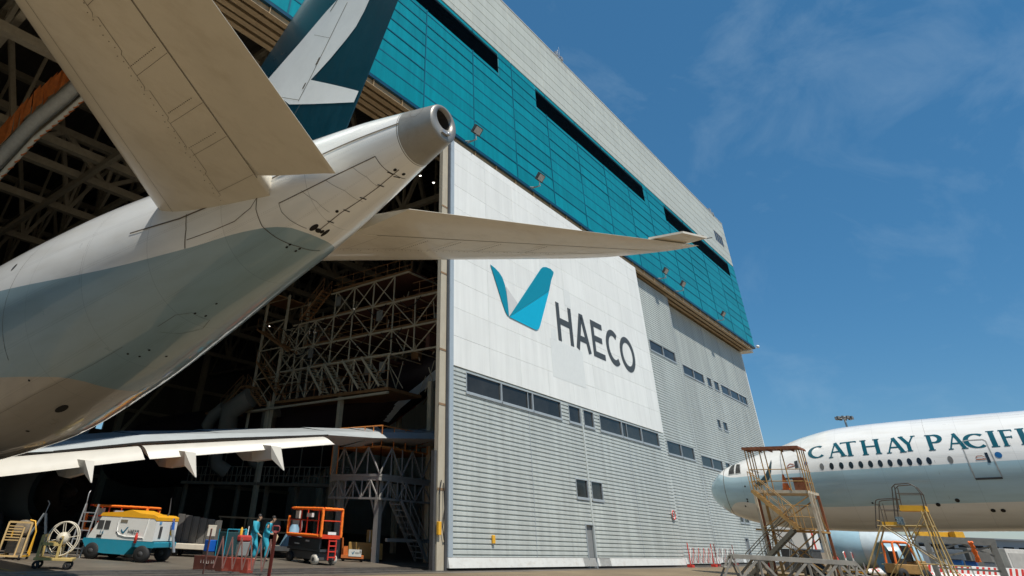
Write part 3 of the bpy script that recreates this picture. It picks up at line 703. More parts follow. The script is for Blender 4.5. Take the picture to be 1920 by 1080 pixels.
# ------------------------------------------------------------------ the airliner whose tail sticks out of the bay
A = Body((6.55, 5.3), (-.02, 1), [0, .75, 1.5, 3, 5, 7, 10, 14, 19, 26, 48, 52, 56, 59], [7.33, 7.235, 7.12, 6.87, 6.62, 6.35, 5.92, 5.40, 5.15, 5.15, 5.15, 5.05, 4.8, 4.5],
         [.345, .53, .725, 1.045, 1.42, 1.79, 2.25, 2.60, 2.70, 2.70, 2.70, 2.55, 1.9, .3])
plane = thing('airliner', (6.55, 22, 0), 'airliner nosed into the hangar, white tail cone and teal fin over the apron', 'airliner')
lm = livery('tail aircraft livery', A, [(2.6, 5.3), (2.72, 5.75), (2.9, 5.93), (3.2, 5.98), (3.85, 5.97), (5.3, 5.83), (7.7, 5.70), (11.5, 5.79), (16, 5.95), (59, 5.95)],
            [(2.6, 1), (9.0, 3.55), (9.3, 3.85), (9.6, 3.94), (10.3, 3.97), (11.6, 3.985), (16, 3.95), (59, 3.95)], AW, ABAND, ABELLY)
livery.last.inputs[1].default_value = tuple(plane.location)
qs = list(np.linspace(.62, 20, 70))+list(np.linspace(21, 59, 30))
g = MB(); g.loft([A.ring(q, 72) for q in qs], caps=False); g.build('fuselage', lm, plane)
ti = mat('bare titanium', (.30, .29, .26), .42, metal=.4, var=.12, vscale=2, dirt=.5, dcol=(.16, .12, .08), dscale=(1, 1, 1))
g = MB(); g.loft([A.ring(q, 72) for q in np.linspace(.618, .03, 8)], caps=False)
hole_ = [V(6.55-.205*math.cos(2*math.pi*k/72), 5.3, 7.33+.075+.205*math.sin(2*math.pi*k/72)) for k in range(72)]
g.loft([A.ring(.03, 72), A.ring(0, 72, -.015), hole_, [p+V(0, .12, 0) for p in hole_]], caps=False)
ec = g.build('exhaust_cone', ti, plane)
cxy = V(6.55, 5.3, 7.405)
g = MB(); ad = unit(V(-.02, 1, -.12)); g.lathe([(.20, .05), (.20, .9), (.001, .91)], cxy, ad, 32); g.build('exhaust_duct', mat('sooty duct', (.03, .025, .02), .8), ec)
g = MB(); o_ = V(6.53, 5.29, 7.12); g.box(o_, (.13, .06, .06)); g.lathe([(.035, 0), (.035, .05), (.001, .05)], o_+V(.09, .0, .0), (0, -1, 0), 10); g.build('tail_light', galv, ec)
g = MB()
for k in range(26):
    a = 2*math.pi*k/26; A.disc(g, .32+.11*math.cos(a), 30+11*math.sin(a)/(.42)*.8, .007, .007, .003, 6)
g.build('rivet_ring', seamm, ec)
# seams, doors, drain holes on the tail cone (points taken on the surface)
g = MB()
A.pxline(g, [(523, 381), (560, 363), (620, 333), (662, 313), (704, 293)], .018)
A.pxline(g, [(704, 293), (712, 306), (724, 318), (742, 328), (760, 335)], .014)
A.pxline(g, [(523, 381), (528, 397), (545, 413), (575, 428)], .012)
A.pxline(g, [(748, 318), (710, 350), (670, 379), (640, 398), (600, 430)], .016)
A.pxline(g, [(484, 362), (480, 392), (492, 424), (520, 446), (560, 462), (600, 470)], .02)
A.pxline(g, [(350, 402), (349, 430), (347, 466)], .03)
A.pxline(g, [(350, 450), (400, 432), (440, 415), (470, 390), (484, 368)], .014)
A.line(g, [(10.9, 80), (10.9, 40), (10.9, 0), (10.9, -40)], .018)
A.line(g, [(.64, k) for k in range(-200, 170, 20)], .012)
for q in (8.2, 13.5): A.line(g, [(q, 85), (q, 30), (q, -20)], .006)
A.pxline(g, [(0, 775), (60, 742), (120, 712), (180, 680), (230, 650)], .006)
A.pxline(g, [(296, 612), (330, 590), (360, 586), (393, 600), (380, 616), (340, 625), (300, 622)], .008)
for x0, y0, x1, y1 in ((565, 357, 618, 398), (610, 337, 680, 378), (662, 314, 710, 350)): A.pxline(g, [(x0, y0), ((x0+x1)/2+2, (y0+y1)/2), (x1, y1)], .006)
g.build('panel_seam', seamm, plane)
for px, ru, rv in (((589, 426), .10, .05), ((597, 432), .05, .06), ((610, 436), .11, .035), ((604, 434), .05, .03), ((632, 396), .03, .03), ((741, 318), .03, .03), ((757, 326), .03, .035), ((116, 766), .24, .10), ((52, 808), .05, .05), ((55, 713), .03, .03), ((406, 569), .03, .02), ((366, 587), .035, .02), ((386, 592), .035, .02),
                   ((240, 663), .03, .025), ((262, 668), .03, .025), ((280, 656), .03, .025), ((312, 668), .03, .025), ((538, 463), .03, .02), ((544, 458), .03, .02), ((555, 470), .03, .02), ((562, 466), .03, .02), ((27, 501), .07, .10)):
    q, a = A.hit(px); g = MB(); A.disc(g, q, a, ru, rv); g.build('drain_hole', holem, plane)
for px in ((732, 325), (744, 332), (714, 348), (681, 372), (650, 395), (620, 416)):
    q, a = A.hit(px); dg = math.degrees(1/A.r(q)); g = MB(); A.line(g, [(q-.02, a-.06*dg), (q+.02, a+.06*dg)], .03, .006, 0, 1); g.build('door_latch', holem, plane)
stain = mat('exhaust stain', (.30, .21, .10), .6, var=.3)
# ---- tailplane
TEk, LEk, DIH = -.3806, -.753, .154
AX0 = 6.55
def naca(n=18, t=.1):
    xs = (1-np.cos(np.linspace(0, math.pi, n)))/2
    y = 5*t*(.2969*np.sqrt(xs)-.126*xs-.3516*xs**2+.2843*xs**3-.1036*xs**4)
    return xs, y
def foil_ring(le, te, nrm, thick, c0=0, c1=1, n=16):
    """closed ring of a section between chord fractions c0..c1; nrm = thickness direction"""
    le = np.asarray(le); te = np.asarray(te); c = np.linalg.norm(te-le); xs = c0+(c1-c0)*(1-np.cos(np.linspace(0, math.pi, n)))/2
    y = 5*thick*(.2969*np.sqrt(xs)-.126*xs-.3516*xs**2+.2843*xs**3-.1015*xs**4)
    upp = [le+(te-le)*x+nrm*(c*yy) for x, yy in zip(xs, y)]; low = [le+(te-le)*x-nrm*(c*yy) for x, yy in zip(xs, y)]
    return upp+low[::-1][0 if y[-1] > 1e-4 else 1:-1 if y[0] < 1e-5 else None]
white_w = mat('tailplane grey white', (.68, .63, .52), .38, var=.05, vscale=1.1, dirt=.45, dcol=(.44, .37, .26), dscale=(.5, 1.2, 1), coat=.3)
tipm = mat('polished leading edge', (.6, .58, .54), .25, metal=.8, var=.1)
def tp_pts(side, d):
    te = V(AX0+side*d-.03, 7.29+TEk*d, 6.40+DIH*d); le = V(AX0+side*d-.05, (12.76+(1.2 if side < 0 else 0)*(.55+.45*min(1, d/5))*0+LEk*d), 6.60+DIH*1.03*d)
    return le, te
def tailplane(side):
    nr = unit(V(-side*DIH, 0, 1)); ds = [1.0, 1.3, 2, 3, 4.5, 6, 7.5, 8.1, 8.4, 8.62] if side > 0 else [.75, 1.3, 2, 3, 4.5, 6, 7.5, 8.4, 9.0, 9.3]
    hinge = .69; R1 = []; R2 = []
    for d in ds:
        le, te = tp_pts(side, d)
        if d > 8.05 and side > 0:
            k = (d-8.05)/.6; le = le+(te-le)*(.55*k*k); 
        th = .10 if d < 7.9 else .08
        R1.append(foil_ring(le, te, nr, th, 0, hinge)); R2.append(foil_ring(le, te, nr, th, hinge+.004, 1))
    g = MB(); g.loft(R1); tp = g.build('tailplane', white_w, plane)
    if side < 0:                      # inboard end of the near elevator is cut back at an angle
        (la_, ta_), (lb_, tb_) = tp_pts(side, 1.55), tp_pts(side, .82)
        hb = la_+(ta_-la_)*(hinge+.004); ref = foil_ring(la_, ta_, nr, .10, hinge+.004, 1); n_ = len(ref)//2
        first = []
        for j, p in enumerate(ref):
            f = (j if j < n_ else len(ref)-1-j)/(n_-1); base_ = hb+(tb_-hb)*f; h_ = (p-(hb+(ta_-hb)*f)) @ nr; first.append(base_+nr*h_)
        R2 = [first]+[r for d, r in zip(ds, R2) if d > 1.6]
    g = MB(); g.loft(R2); g.build('elevator', white_w, tp)
    # seams and rivet rows on the under side
    g = MB()
    def under(d, f, off=.004):
        le, te = tp_pts(side, d); c = np.linalg.norm(te-le); y = 5*.10*(.2969*math.sqrt(f)-.126*f-.3516*f*f+.2843*f**3-.1015*f**4)
        return le+(te-le)*f-nr*(c*y+off)
    def strip(pts, wd):
        P = [under(*p) for p in pts]; vs = []
        for i, p in enumerate(P):
            dd = unit(P[min(i+1, len(P)-1)]-P[max(0, i-1)]); t = unit(np.cross(dd, nr))*wd/2; vs += [p+t, p-t]
        g.add(vs, [(2*i, 2*i+1, 2*i+3, 2*i+2) for i in range(len(P)-1)])
    strip([(d, .69) for d in np.linspace(1.5, 8.3, 20)], .014)
    strip([(d, .13) for d in np.linspace(1.3, 8.2, 20)], .006)
    jag = []
    for k in range(10):
        d = 1.5+.6*k; jag += [(d, .47+.012*(k % 2)), (d+.52, .47+.012*(k % 2)), (d+.56, .455+.012*((k+1) % 2))]
    strip(jag, .007)
    for d in (1.6, 2.5, 3.2, 4.1, 5.2, 6.4):
        strip([(d, .47), (d, .55), (d, .62), (d, .685)], .006)
    for d, f0, f1 in ((2.6, .48, .66), (3.3, .5, .66), (4.2, .48, .66), (5.3, .48, .66)):
        for k in range(14):
            f = f0+(f1-f0)*k/14; p = under(d+.06, f, .005); g.box(p, (.016, .016, .003))
    for k in range(44):
        p = under(1.4+.11*k, .452+.01*math.sin(k*2.2), .005); g.box(p, (.014, .014, .003))
    g.build('panel_seam', seamm, tp)
    return tp
tailplane(-1); TPS = tailplane(1)
# raised tip plate at the end of the far tailplane
def tplane(px, off=0):
    d = ray(px); n = V(-DIH, 0, 1); c = 6.42+off-DIH*AX0; t = (c-n@CC)/(n@d); return CC+d*t
tp_ = [tplane(p, .02) for p in ((1216, 449), (1281, 437), (1326, 447), (1280, 459))]
g = MB(); nn = V(0, 0, .05); g.add(tp_+[p+nn for p in tp_], [(0, 1, 2, 3), (7, 6, 5, 4), (0, 4, 5, 1), (1, 5, 6, 2), (2, 6, 7, 3), (3, 7, 4, 0)]); g.build('tip_plate', white_w, TPS)
g = MB(); q_ = tp_[2]; g.tube(q_, q_+V(.25, -.05, .1), .012); g.tube(q_+V(-.2, .1, .03), q_+V(.12, .1, .14), .01); g.build('static_wick', seamm, TPS)
# root seal of the near tailplane
g = MB()
for s_ in (-1,):
    P = [(8.6, -1), (8, -3), (7.2, -6), (6.0, -6), (5.0, -4), (4.0, -1), (3.0, 2), (2.4, 4)]
    A.line(g, [(q-3.0+1.2, a) for q, a in P], .03, .01)
g.build('root_seal', seamm, plane)
# ---- fin
FX = 6.53
finm = mat('dark teal fin paint', (.001, .036, .058), .3, var=.10, vscale=1.5, coat=.4)
finedge = mat('fin leading edge metal', (.05, .22, .30), .22, metal=.75, var=.15)
finwhite = mat('fin white', (.80, .82, .80), .35, var=.04, vscale=1.2, dirt=.12, dcol=(.4, .4, .38))
def rudm():
    m = mat('rudder composite', (.001, .034, .052), .35, var=.1); t = m.node_tree; b = t.nodes['Principled BSDF']
    tc = t.nodes.new('ShaderNodeTexCoord'); wv = t.nodes.new('ShaderNodeTexWave'); wv.wave_type = 'BANDS'; wv.inputs['Scale'].default_value = 9; wv.inputs['Distortion'].default_value = .6
    mp = t.nodes.new('ShaderNodeMapping'); mp.inputs['Rotation'].default_value = (.5, 0, 0); t.links.new(tc.outputs['Object'], mp.inputs[0]); t.links.new(mp.outputs[0], wv.inputs['Vector'])
    bp = t.nodes.new('ShaderNodeBump'); bp.inputs['Strength'].default_value = .35; bp.inputs['Distance'].default_value = .01; t.links.new(wv.outputs['Fac'], bp.inputs['Height']); t.links.new(bp.outputs[0], b.inputs['Normal']); return m
rudder_m = rudm()
def fte(z): return 11.2-.412*z
def fle(z): return 10.2+(13.41-z)*.90+(max(0, 9.6-z)**2*.9)
zz = [7.2, 7.8, 8.4, 9.0, 9.6, 10.5, 12, 13.5, 15, 16.2, 16.8, 17.0]
R1 = []; R2 = []; RE = []
for z in zz:
    le = V(FX, fle(z)+(-.6*(z-16.2) if z > 16.2 else 0), z); te = V(FX, fte(z)+.02, z); R1.append(foil_ring(le, te, V(1, 0, 0), .095, 0.05, .70)); R2.append(foil_ring(le, te, V(1, 0, 0), .095, .703, 1)); RE.append(foil_ring(le, te, V(1, 0, 0), .095, 0, .049))
g = MB(); g.loft(R1); fin = g.build('fin', finm, plane)
g = MB(); g.loft(RE); g.build('fin_leading_edge', finedge, fin)
g = MB(); g.loft(R2); g.build('rudder', rudder_m, fin)
def finsurf(y, z, off=.006):
    le, te = fle(z), fte(z); c = le-te; f = min(.999, max(.0005, (le-y)/c))
    return V(FX-(c*5*.095*(.2969*math.sqrt(f)-.126*f-.3516*f*f+.2843*f**3-.1015*f**4))-off, y, z)
def fin_poly(name, pts, m, par, off=.008, sub=5):
    P, T = tess(pts, .22); g = MB(); g.add([finsurf(p[0], p[1], off) for p in P], T)
    return g.build(name, m, par)
def fp(px):
    x_ = FX-.2
    for _ in range(5): P = onX(px, x_); x_ = finsurf(P[1], P[2], 0)[0]
    return (P[1], P[2])
out = [fp(p) for p in ((700, -12), (693, 0), (683, 22), (668, 50), (649, 75), (620, 110), (600, 132), (583, 150))]
fork = [fp(p) for p in ((620, 158), (650, 165), (673, 171), (664, 192), (620, 194), (580, 195.5), (543, 196), (520, 178), (502, 150), (535, 112), (563, 80), (590, 48), (612, 22), (640, -8))]
top = [(8.4, 13.3), (7.6, 14.2), (6.9, 15.4), (6.3, 16.3), (5.9, 15.6), (6.3, 14.2), (6.9, 12.8)]
fin_poly('brush_emblem', out+fork+top, finwhite, fin)
g = MB()
def fstrip(pts, wd):
    P = [finsurf(*fp(p), .014) for p in pts]; vs = []
    for i, p in enumerate(P):
        dd = unit(P[min(i+1, len(P)-1)]-P[max(0, i-1)]); t = unit(np.cross(dd, V(1, 0, 0)))*wd/2; vs += [p+t, p-t]
    g.add(vs, [(2*i, 2*i+1, 2*i+3, 2*i+2) for i in range(len(P)-1)])
fstrip([(560, 190), (580, 152), (603, 105), (625, 60), (652, 5)], .02)
fstrip([(529, 183), (560, 188)], .012); fstrip([(590, 66), (620, 72)], .008)
fstrip([(568, 167), (574, 156)], .05); fstrip([(593, 122), (600, 108)], .05); fstrip([(620, 22), (640, -10)], .03)
g.build('hinge_seam', seamm, fin)
# ---- far wing seen under the tail
wingm = mat('wing grey', (.46, .50, .51), .35, var=.06, vscale=.8, dirt=.2, dcol=(.2, .2, .18), coat=.2)
flapm = mat('flap off white', (.57, .55, .49), .42, var=.05, vscale=1.2, dirt=.22, dcol=(.45, .40, .30), dscale=(.3, 1, 1))
gapm = mat('flap gap shadow line', (.02, .018, .015), .9)
st = []   # X, Y trailing, z lower, z upper of stations  (flap hinge line)
def wpt(px, y): return onY(px, y)
wing_top = [wpt((-160, 850), 32.0), wpt((-30, 836), 31.6), wpt((100, 829), 31.2), wpt((270, 815), 30.2), wpt((420, 812.5), 28.6), wpt((615, 808.5), 26.6), wpt((700, 810), 25.4), wpt((822, 812.5), 24.0), wpt((930, 812), 23.2)]
wing_low = [wpt((-160, 868), 31.2), wpt((-30, 852), 30.8), wpt((100, 846), 30.4), wpt((270, 829), 29.5), wpt((420, 822), 28.0), wpt((615, 815.5), 26.0), wpt((700, 821), 24.8), wpt((822, 823.5), 23.5), wpt((930, 823), 22.8)]
chord = [9.5, 9.0, 8.2, 7.0, 6.0, 4.8, 4.2, 3.3, 2.4]
g = MB()
for i in range(len(wing_top)-1):
    a, b, c, d = wing_top[i], wing_top[i+1], wing_low[i+1], wing_low[i]
    f0 = V(0, chord[i], -.2); f1 = V(0, chord[i+1], -.2)
    u0, u1 = a+V(0, chord[i]*.45, .30), b+V(0, chord[i+1]*.45, .25)
    l0, l1 = d+V(0, chord[i]*.55, -.35), c+V(0, chord[i+1]*.55, -.28)
    e0, e1 = a+f0, b+f1
    g.add([a, b, c, d, u0, u1, e0, e1, l0, l1], [(0, 3, 2, 1), (0, 1, 5, 4), (4, 5, 7, 6), (6, 7, 9, 8), (8, 9, 2, 3)], 0, False)
wing = g.build('wing', wingm, plane)
def flap(t0, t1, b0, b1, th=.22):
    g = MB(); t0, t1, b0, b1 = map(np.asarray, (t0, t1, b0, b1)); n = unit(np.cross(t1-t0, b0-t0)); n = n if n[1] > 0 else -n
    N = 8
    def fn(u, v):
        p = (t0*(1-u)+t1*u)*(1-v)+(b0*(1-u)+b1*u)*v; return p-n*(.10*math.sin(math.pi*min(1, v*1.1)**.8))
    g.grid(fn, np.linspace(0, 1, 9), np.linspace(0, 1, N), 0, True)
    g.grid(lambda u, v: (t0*(1-u)+t1*u)*(1-v)+(b0*(1-u)+b1*u)*v+n*th*(1-v)*math.sin(math.pi*(.15+.85*v)), np.linspace(0, 1, 9), np.linspace(0, 1, N), 0, True)
    for u in (0, 1):
        P = [fn(u, v) for v in np.linspace(0, 1, N)]; Q = [(t0*(1-u)+t1*u)*(1-v)+(b0*(1-u)+b1*u)*v+n*th*(1-v)*math.sin(math.pi*(.15+.85*v)) for v in np.linspace(0, 1, N)]
        g.add(P+Q, [(i, i+1, N+i+1, N+i) for i in range(N-1)])
    return g.build('flap', flapm, wing)
flap(wpt((-170, 873), 30.7), wpt((258, 836.5), 29.1), wpt((-170, 914), 29.6), wpt((272, 861.5), 28.4))
flap(wpt((266, 835.5), 29.1), wpt((601, 819), 25.8), wpt((281, 861), 28.4), wpt((628, 833), 25.1))
g = MB()
for i in range(2, 5):
    a, b = wing_low[i]+V(0, -.02, -.02), wing_low[i+1]+V(0, -.02, -.02); g.beam(a, b, .06, .08)
g.build('flap_gap', gapm, wing)
def canoe(pt, pb0, pb1, y, L=4.2):
    tip = wpt(pt, y); b0 = wpt(pb0, y+.5); b1 = wpt(pb1, y+.5); wd = np.linalg.norm(b1-b0); g = MB()
    mid = (b0+b1)/2
    r0 = [tip+V(-.03, 0, 0), tip+V(.03, 0, 0), tip+V(.03, 0, .03), tip+V(-.03, 0, .03)]
    def sec(c, w_, h, zt): return [c+V(-w_/2*.5, 0, -h), c+V(w_/2*.5, 0, -h), c+V(w_/2, 0, zt), c+V(-w_/2, 0, zt)]
    rings = [r0, sec(V(mid[0], y+.45, mid[2]), wd*1.15, (mid[2]-tip[2])*.5, .12), sec(V(mid[0]-.1, y+1.8, mid[2]+.1), wd*1.3, .6, .12), sec(V(tip[0], y+3.2, mid[2]+.1), wd, .5, .12), sec(V(tip[0], y+L, mid[2]+.05), .08, .05, .1)]
    g.loft(rings, smooth=False); return g.build('flap_track_fairing', flapm, wing, bevel=.03)
canoe((171, 905), (157, 871), (174, 869), 28.0); canoe((367, 895), (345, 854), (364, 852), 27.2); canoe((532, 882), (507, 843), (524, 841), 25.6)
# engine under the far wing
nac = mat('engine nacelle grey', (.14, .15, .15), .35, var=.1); hot = mat('hot section metal', (.12, .10, .085), .4, metal=.8, var=.25)
E0 = onY((118, 922), 34.0)
g = MB(); g.lathe([(1.42, .2), (1.62, 1.4), (1.62, 3.2), (1.48, 4.6), (1.30, 4.9), (1.15, 4.7)], E0, (0, 1, 0), 40); en = g.build('engine', nac, plane)
g = MB(); g.lathe([(1.38, .25), (1.1, 1.2)], E0, (0, 1, 0), 36); g.lathe([(.62, -1.1), (.92, .9)], E0, (0, 1, 0), 36); g.lathe([(.56, -1.08), (.54, .2), (.001, .22)], E0, (0, 1, 0), 30); g.lathe([(.001, -1.5), (.16, -1.2), (.34, -.2)], E0, (0, 1, 0), 24); g.build('exhaust_nozzle', hot, en)
g = MB(); g.add([E0+V(-.15, .5, 1.3), E0+V(.15, .5, 1.3), E0+V(.15, 4, 1.5), E0+V(-.15, 4, 1.5), E0+V(-.15, -.5, 2.6), E0+V(.15, -.5, 2.6), E0+V(.15, 4.5, 2.5), E0+V(-.15, 4.5, 2.5)], [(0, 1, 2, 3), (4, 7, 6, 5), (0, 4, 5, 1), (1, 5, 6, 2), (2, 6, 7, 3), (3, 7, 4, 0)]); g.build('engine_pylon', nac, en)
# main gear
for sx in (2.6,):
    for sd_ in (1, -1):
        b = V(6.1+sd_*sx*1.9, 35.5, 0); g = MB(); g.tube(b+V(0, 0, .6), b+V(0, 0, 3.4), .16); g.tube(b+V(0, .1, 1.2), b+V(-sd_*1.2, .3, 3.0), .08); g.box(b+V(0, 0, .65), (.3, 2, .25)); lg = g.build('landing_gear', nac, plane)
        for yy in (-.95, .95):
            for xx in (-.55, .55):
                g = MB(); g.lathe([(.3, -.2), (.62, -.2), (.66, -.1), (.66, .1), (.62, .2), (.3, .2)], b+V(xx, yy, .662), (1, 0, 0), 24); g.build('wheel', rubber, lg)
# ------------------------------------------------------------------ parked airliner on the right
B0 = dep((1900, 884), 31.0); BD = unit((.008, .9993))
KB = [-34, -6, 4.02, 7.0, 9.04, 10.55, 12.06, 13.27, 14.27, 14.97, 15.25, 15.40]
B = Body(B0[:2], BD, KB, [6.6, 5.60, 5.23, 5.07, 4.86, 4.62, 4.46, 4.36, 4.33, 4.28, 4.29, 4.30], [2.65, 2.65, 2.66, 2.62, 2.42, 2.18, 1.90, 1.60, 1.24, .74, .42, .02])
jet = thing('airliner', (B.p(0, 0)[0]+2.6, 0, 0), 'parked airliner whose white and blue banded nose points at the grey hangar doors', 'airliner')
lm2 = livery('parked aircraft livery', B, [(-34, 7.0), (-6, 5.83), (-.46, 5.60), (4, 5.39), (9, 5.17), (12.5, 5.06), (13.6, 5.03), (14.4, 5.25), (15.4, 5.5)],
             [(-34, 4.7), (-6, 4.12), (0, 3.88), (4, 3.71), (9.2, 3.50), (12, 3.58), (13.4, 3.70), (14.0, 3.45), (14.6, 2.9), (15.4, 2.5)], (.84, .83, .79), (.40, .56, .61), (.68, .67, .62))
livery.last.inputs[1].default_value = tuple(jet.location)
qs = list(np.linspace(-34, 3, 26))+list(np.linspace(3.4, 14.2, 46))+list(np.linspace(14.3, 15.4, 16))
g = MB(); g.loft([B.ring(q, 64) for q in qs], caps=False); g.build('fuselage', lm2, jet)
def ang_at(q, z): return math.degrees(math.asin(max(-1, min(1, (z-B.zc(q))/B.r(q)))))
winm = mat('cabin window', (.02, .028, .035), .12, var=.3)
wshade = mat('closed window shade', (.16, .16, .15), .4)
for i, px in enumerate([(1541+ (1742-1541)*k/11, 875-11*k/11) for k in range(12)]+[(1782, 862)]):
    q, a = B.hit(px); g = MB(); B.disc(g, q, a, .11, .175, .008, 18); g.build('cabin_window', wshade if i in (0, 12) else winm, jet)
for k in range(20):
    q = -3-.46*k; g = MB(); B.disc(g, q, ang_at(q, 5.45-.037*q*1), .125, .2, .008, 18); g.build('cabin_window', winm, jet)
# cockpit glazing
for pts in (((1366, 891), (1367, 881), (1374, 872), (1379, 871), (1377, 889)), ((1379, 889), (1381, 871), (1388, 871), (1389, 887))):
    hp = [B.hit(p) for p in pts]; c = (sum(h[0] for h in hp)/len(hp), sum(h[1] for h in hp)/len(hp))
    P_, T_ = tess([(h[0], h[1]/30) for h in hp], .12); g = MB(); g.add([B.p(p[0], p[1]*30, .012) for p in P_], T_); n = len(hp)
    w_ = g.build('cockpit_window', glass, jet); g = MB(); B.line(g, hp+[hp[0]], .035, .016, 0, 4); g.build('frame', mat('cockpit frame', (.5, .5, .47), .4), w_)
# radome joint, doors
g = MB(); B.line(g, [(14.12, k) for k in range(-90, 95, 15)], .03, .006)
B.line(g, [(2.9, 75), (2.9, 30), (2.9, -40)], .008); B.line(g, [(11.6, 80), (11.6, 0), (11.6, -60)], .012)
B.line(g, [(-8, 62), (9, 62)], .008); g.build('panel_seam', seamm, jet)
doorl = mat('door outline', (.36, .36, .34), .4); doord = mat('door outline dark', (.05, .055, .06), .5)
def cabin_door(pxs, scuff):
    hp = [B.hit(p) for p in pxs]; g = MB(); B.line(g, hp, .05, .012, 0, 5); d = g.build('door', doorl, jet)
    g = MB(); B.line(g, [hp[0], hp[-1]], .09, .03, 0, 5); g.build('sill', doord, d)
    return hp, d
hp, d2 = cabin_door([(1829, 898), (1802, 832), (1804, 828), (1812, 826), (1842, 824), (1848, 827), (1880, 896)], 1)
q, a = B.hit((1852, 858)); g = MB(); B.patch(g, q-.06, q+.06, a-5, a+5, .014); g.build('door_window', winm, d2)
q, a = B.hit((1838, 858)); g = MB(); B.line(g, [(q-.18, a), (q-.1, a+1.6), (q+.1, a+1.6), (q+.18, a)], .03, .014); B.line(g, [(q-.2, a-1.6), (q+.2, a-1.6)], .05, .014); g.build('door_marking', mat('red brown marking', (.35, .12, .07), .5), d2)
hp, d1 = cabin_door([(1470, 898), (1463, 855), (1464, 849), (1469, 846), (1490, 844), (1495, 847), (1503, 896)], 1)
q, a = B.hit((1493, 871)); g = MB(); B.patch(g, q-.09, q+.09, a-5, a+5, .014); g.build('door_window', winm, d1)
q, a = B.hit((1482, 873)); g = MB(); B.line(g, [(q-.2, a), (q, a+2.5), (q+.2, a)], .05, .014); B.line(g, [(q-.25, a-2), (q+.25, a-2)], .05, .014); g.build('door_marking', MATS['red brown marking'], d1)
# round blue badges beside doors
bl = mat('round blue emblem', (.01, .12, .32), .4)
for px, r_ in (((1872, 853), .14), ((1511, 869), .10)):
    q, a = B.hit(px); g = MB(); B.disc(g, q, a, r_, r_, .012, 18); g.build('round_emblem', bl, jet)
for px in ((1759, 946), (1795, 938), (1862, 957), (1881, 957), (1636, 943), (1397, 912), (1402, 940), (1398, 949), (1401, 936)):
    q, a = B.hit(px); g = MB(); B.disc(g, q, a, .10 if px[0] > 1700 else .05, .10 if px[0] > 1700 else .05, .012, 12); g.build('drain_hole', holem, jet)
# brush wing mark near the nose
bp_ = [(1410, 912), (1420, 913), (1433, 908), (1443, 898), (1446, 885), (1447, 868), (1446, 862), (1442, 874), (1436, 888), (1428, 898), (1416, 908)]
hp = [B.hit(p) for p in bp_]; P_, T_ = tess([(h[0], h[1]/30) for h in hp], .12); g = MB(); g.add([B.p(p[0], p[1]*30, .012) for p in P_], T_); g.build('brush_emblem', mat('dark brush paint', (.006, .035, .045), .4), jet)
# big serif lettering laid on the fuselage skin
def glyph(ch):
    """list of quads/strokes in a 0..w x 0..1 box: ('s', pts, width)"""
    T, t, sf = .185, .08, .055
    if ch == 'C': return .86, [('c', .46, .5, .40, .46, 48, 312)]
    if ch == 'A': return .92, [('s', [(.10, 0), (.47, 1)], t), ('s', [(.80, 0), (.45, 1.0)], T), ('s', [(.26, .34), (.66, .34)], t), ('s', [(0, .02), (.24, .02)], sf), ('s', [(.62, .02), (.95, .02)], sf)]
    if ch == 'T': return .78, [('s', [(.39, 0), (.39, 1)], T), ('s', [(0, .965), (.78, .965)], .08), ('s', [(.0, .90), (.05, .97)], .07), ('s', [(.78, .90), (.73, .97)], .07), ('s', [(.24, .02), (.54, .02)], sf)]
    if ch == 'H': return .96, [('s', [(.17, 0), (.17, 1)], T), ('s', [(.79, 0), (.79, 1)], T), ('s', [(.2, .52), (.76, .52)], t), ('s', [(.02, .02), (.32, .02)], sf), ('s', [(.64, .02), (.94, .02)], sf), ('s', [(.02, .98), (.32, .98)], sf), ('s', [(.64, .98), (.94, .98)], sf)]
    if ch == 'Y': return .84, [('s', [(.42, 0), (.42, .46)], T), ('s', [(.10, 1), (.43, .42)], T), ('s', [(.74, 1), (.43, .42)], t), ('s', [(0, .98), (.26, .98)], sf), ('s', [(.62, .98), (.86, .98)], sf), ('s', [(.28, .02), (.56, .02)], sf)]
    if ch == 'P': return .74, [('s', [(.17, 0), (.17, 1)], T), ('c', .36, .72, .28, .25, 90, -90), ('s', [(.17, .965), (.37, .965)], t), ('s', [(.17, .475), (.37, .475)], t), ('s', [(.02, .02), (.32, .02)], sf), ('s', [(.02, .98), (.2, .98)], sf)]
    if ch == 'I': return .36, [('s', [(.18, 0), (.18, 1)], T), ('s', [(.03, .02), (.33, .02)], sf), ('s', [(.03, .98), (.33, .98)], sf)]
    if ch == 'F': return .68, [('s', [(.17, 0), (.17, 1)], T), ('s', [(.17, .965), (.66, .965)], t), ('s', [(.17, .52), (.56, .52)], t), ('s', [(.645, .86), (.655, .98)], .05), ('s', [(.545, .44), (.555, .6)], .05), ('s', [(.02, .02), (.32, .02)], sf), ('s', [(.02, .98), (.2, .98)], sf)]
letm = mat('dark teal lettering', (.0, .085, .12), .35, var=.04)
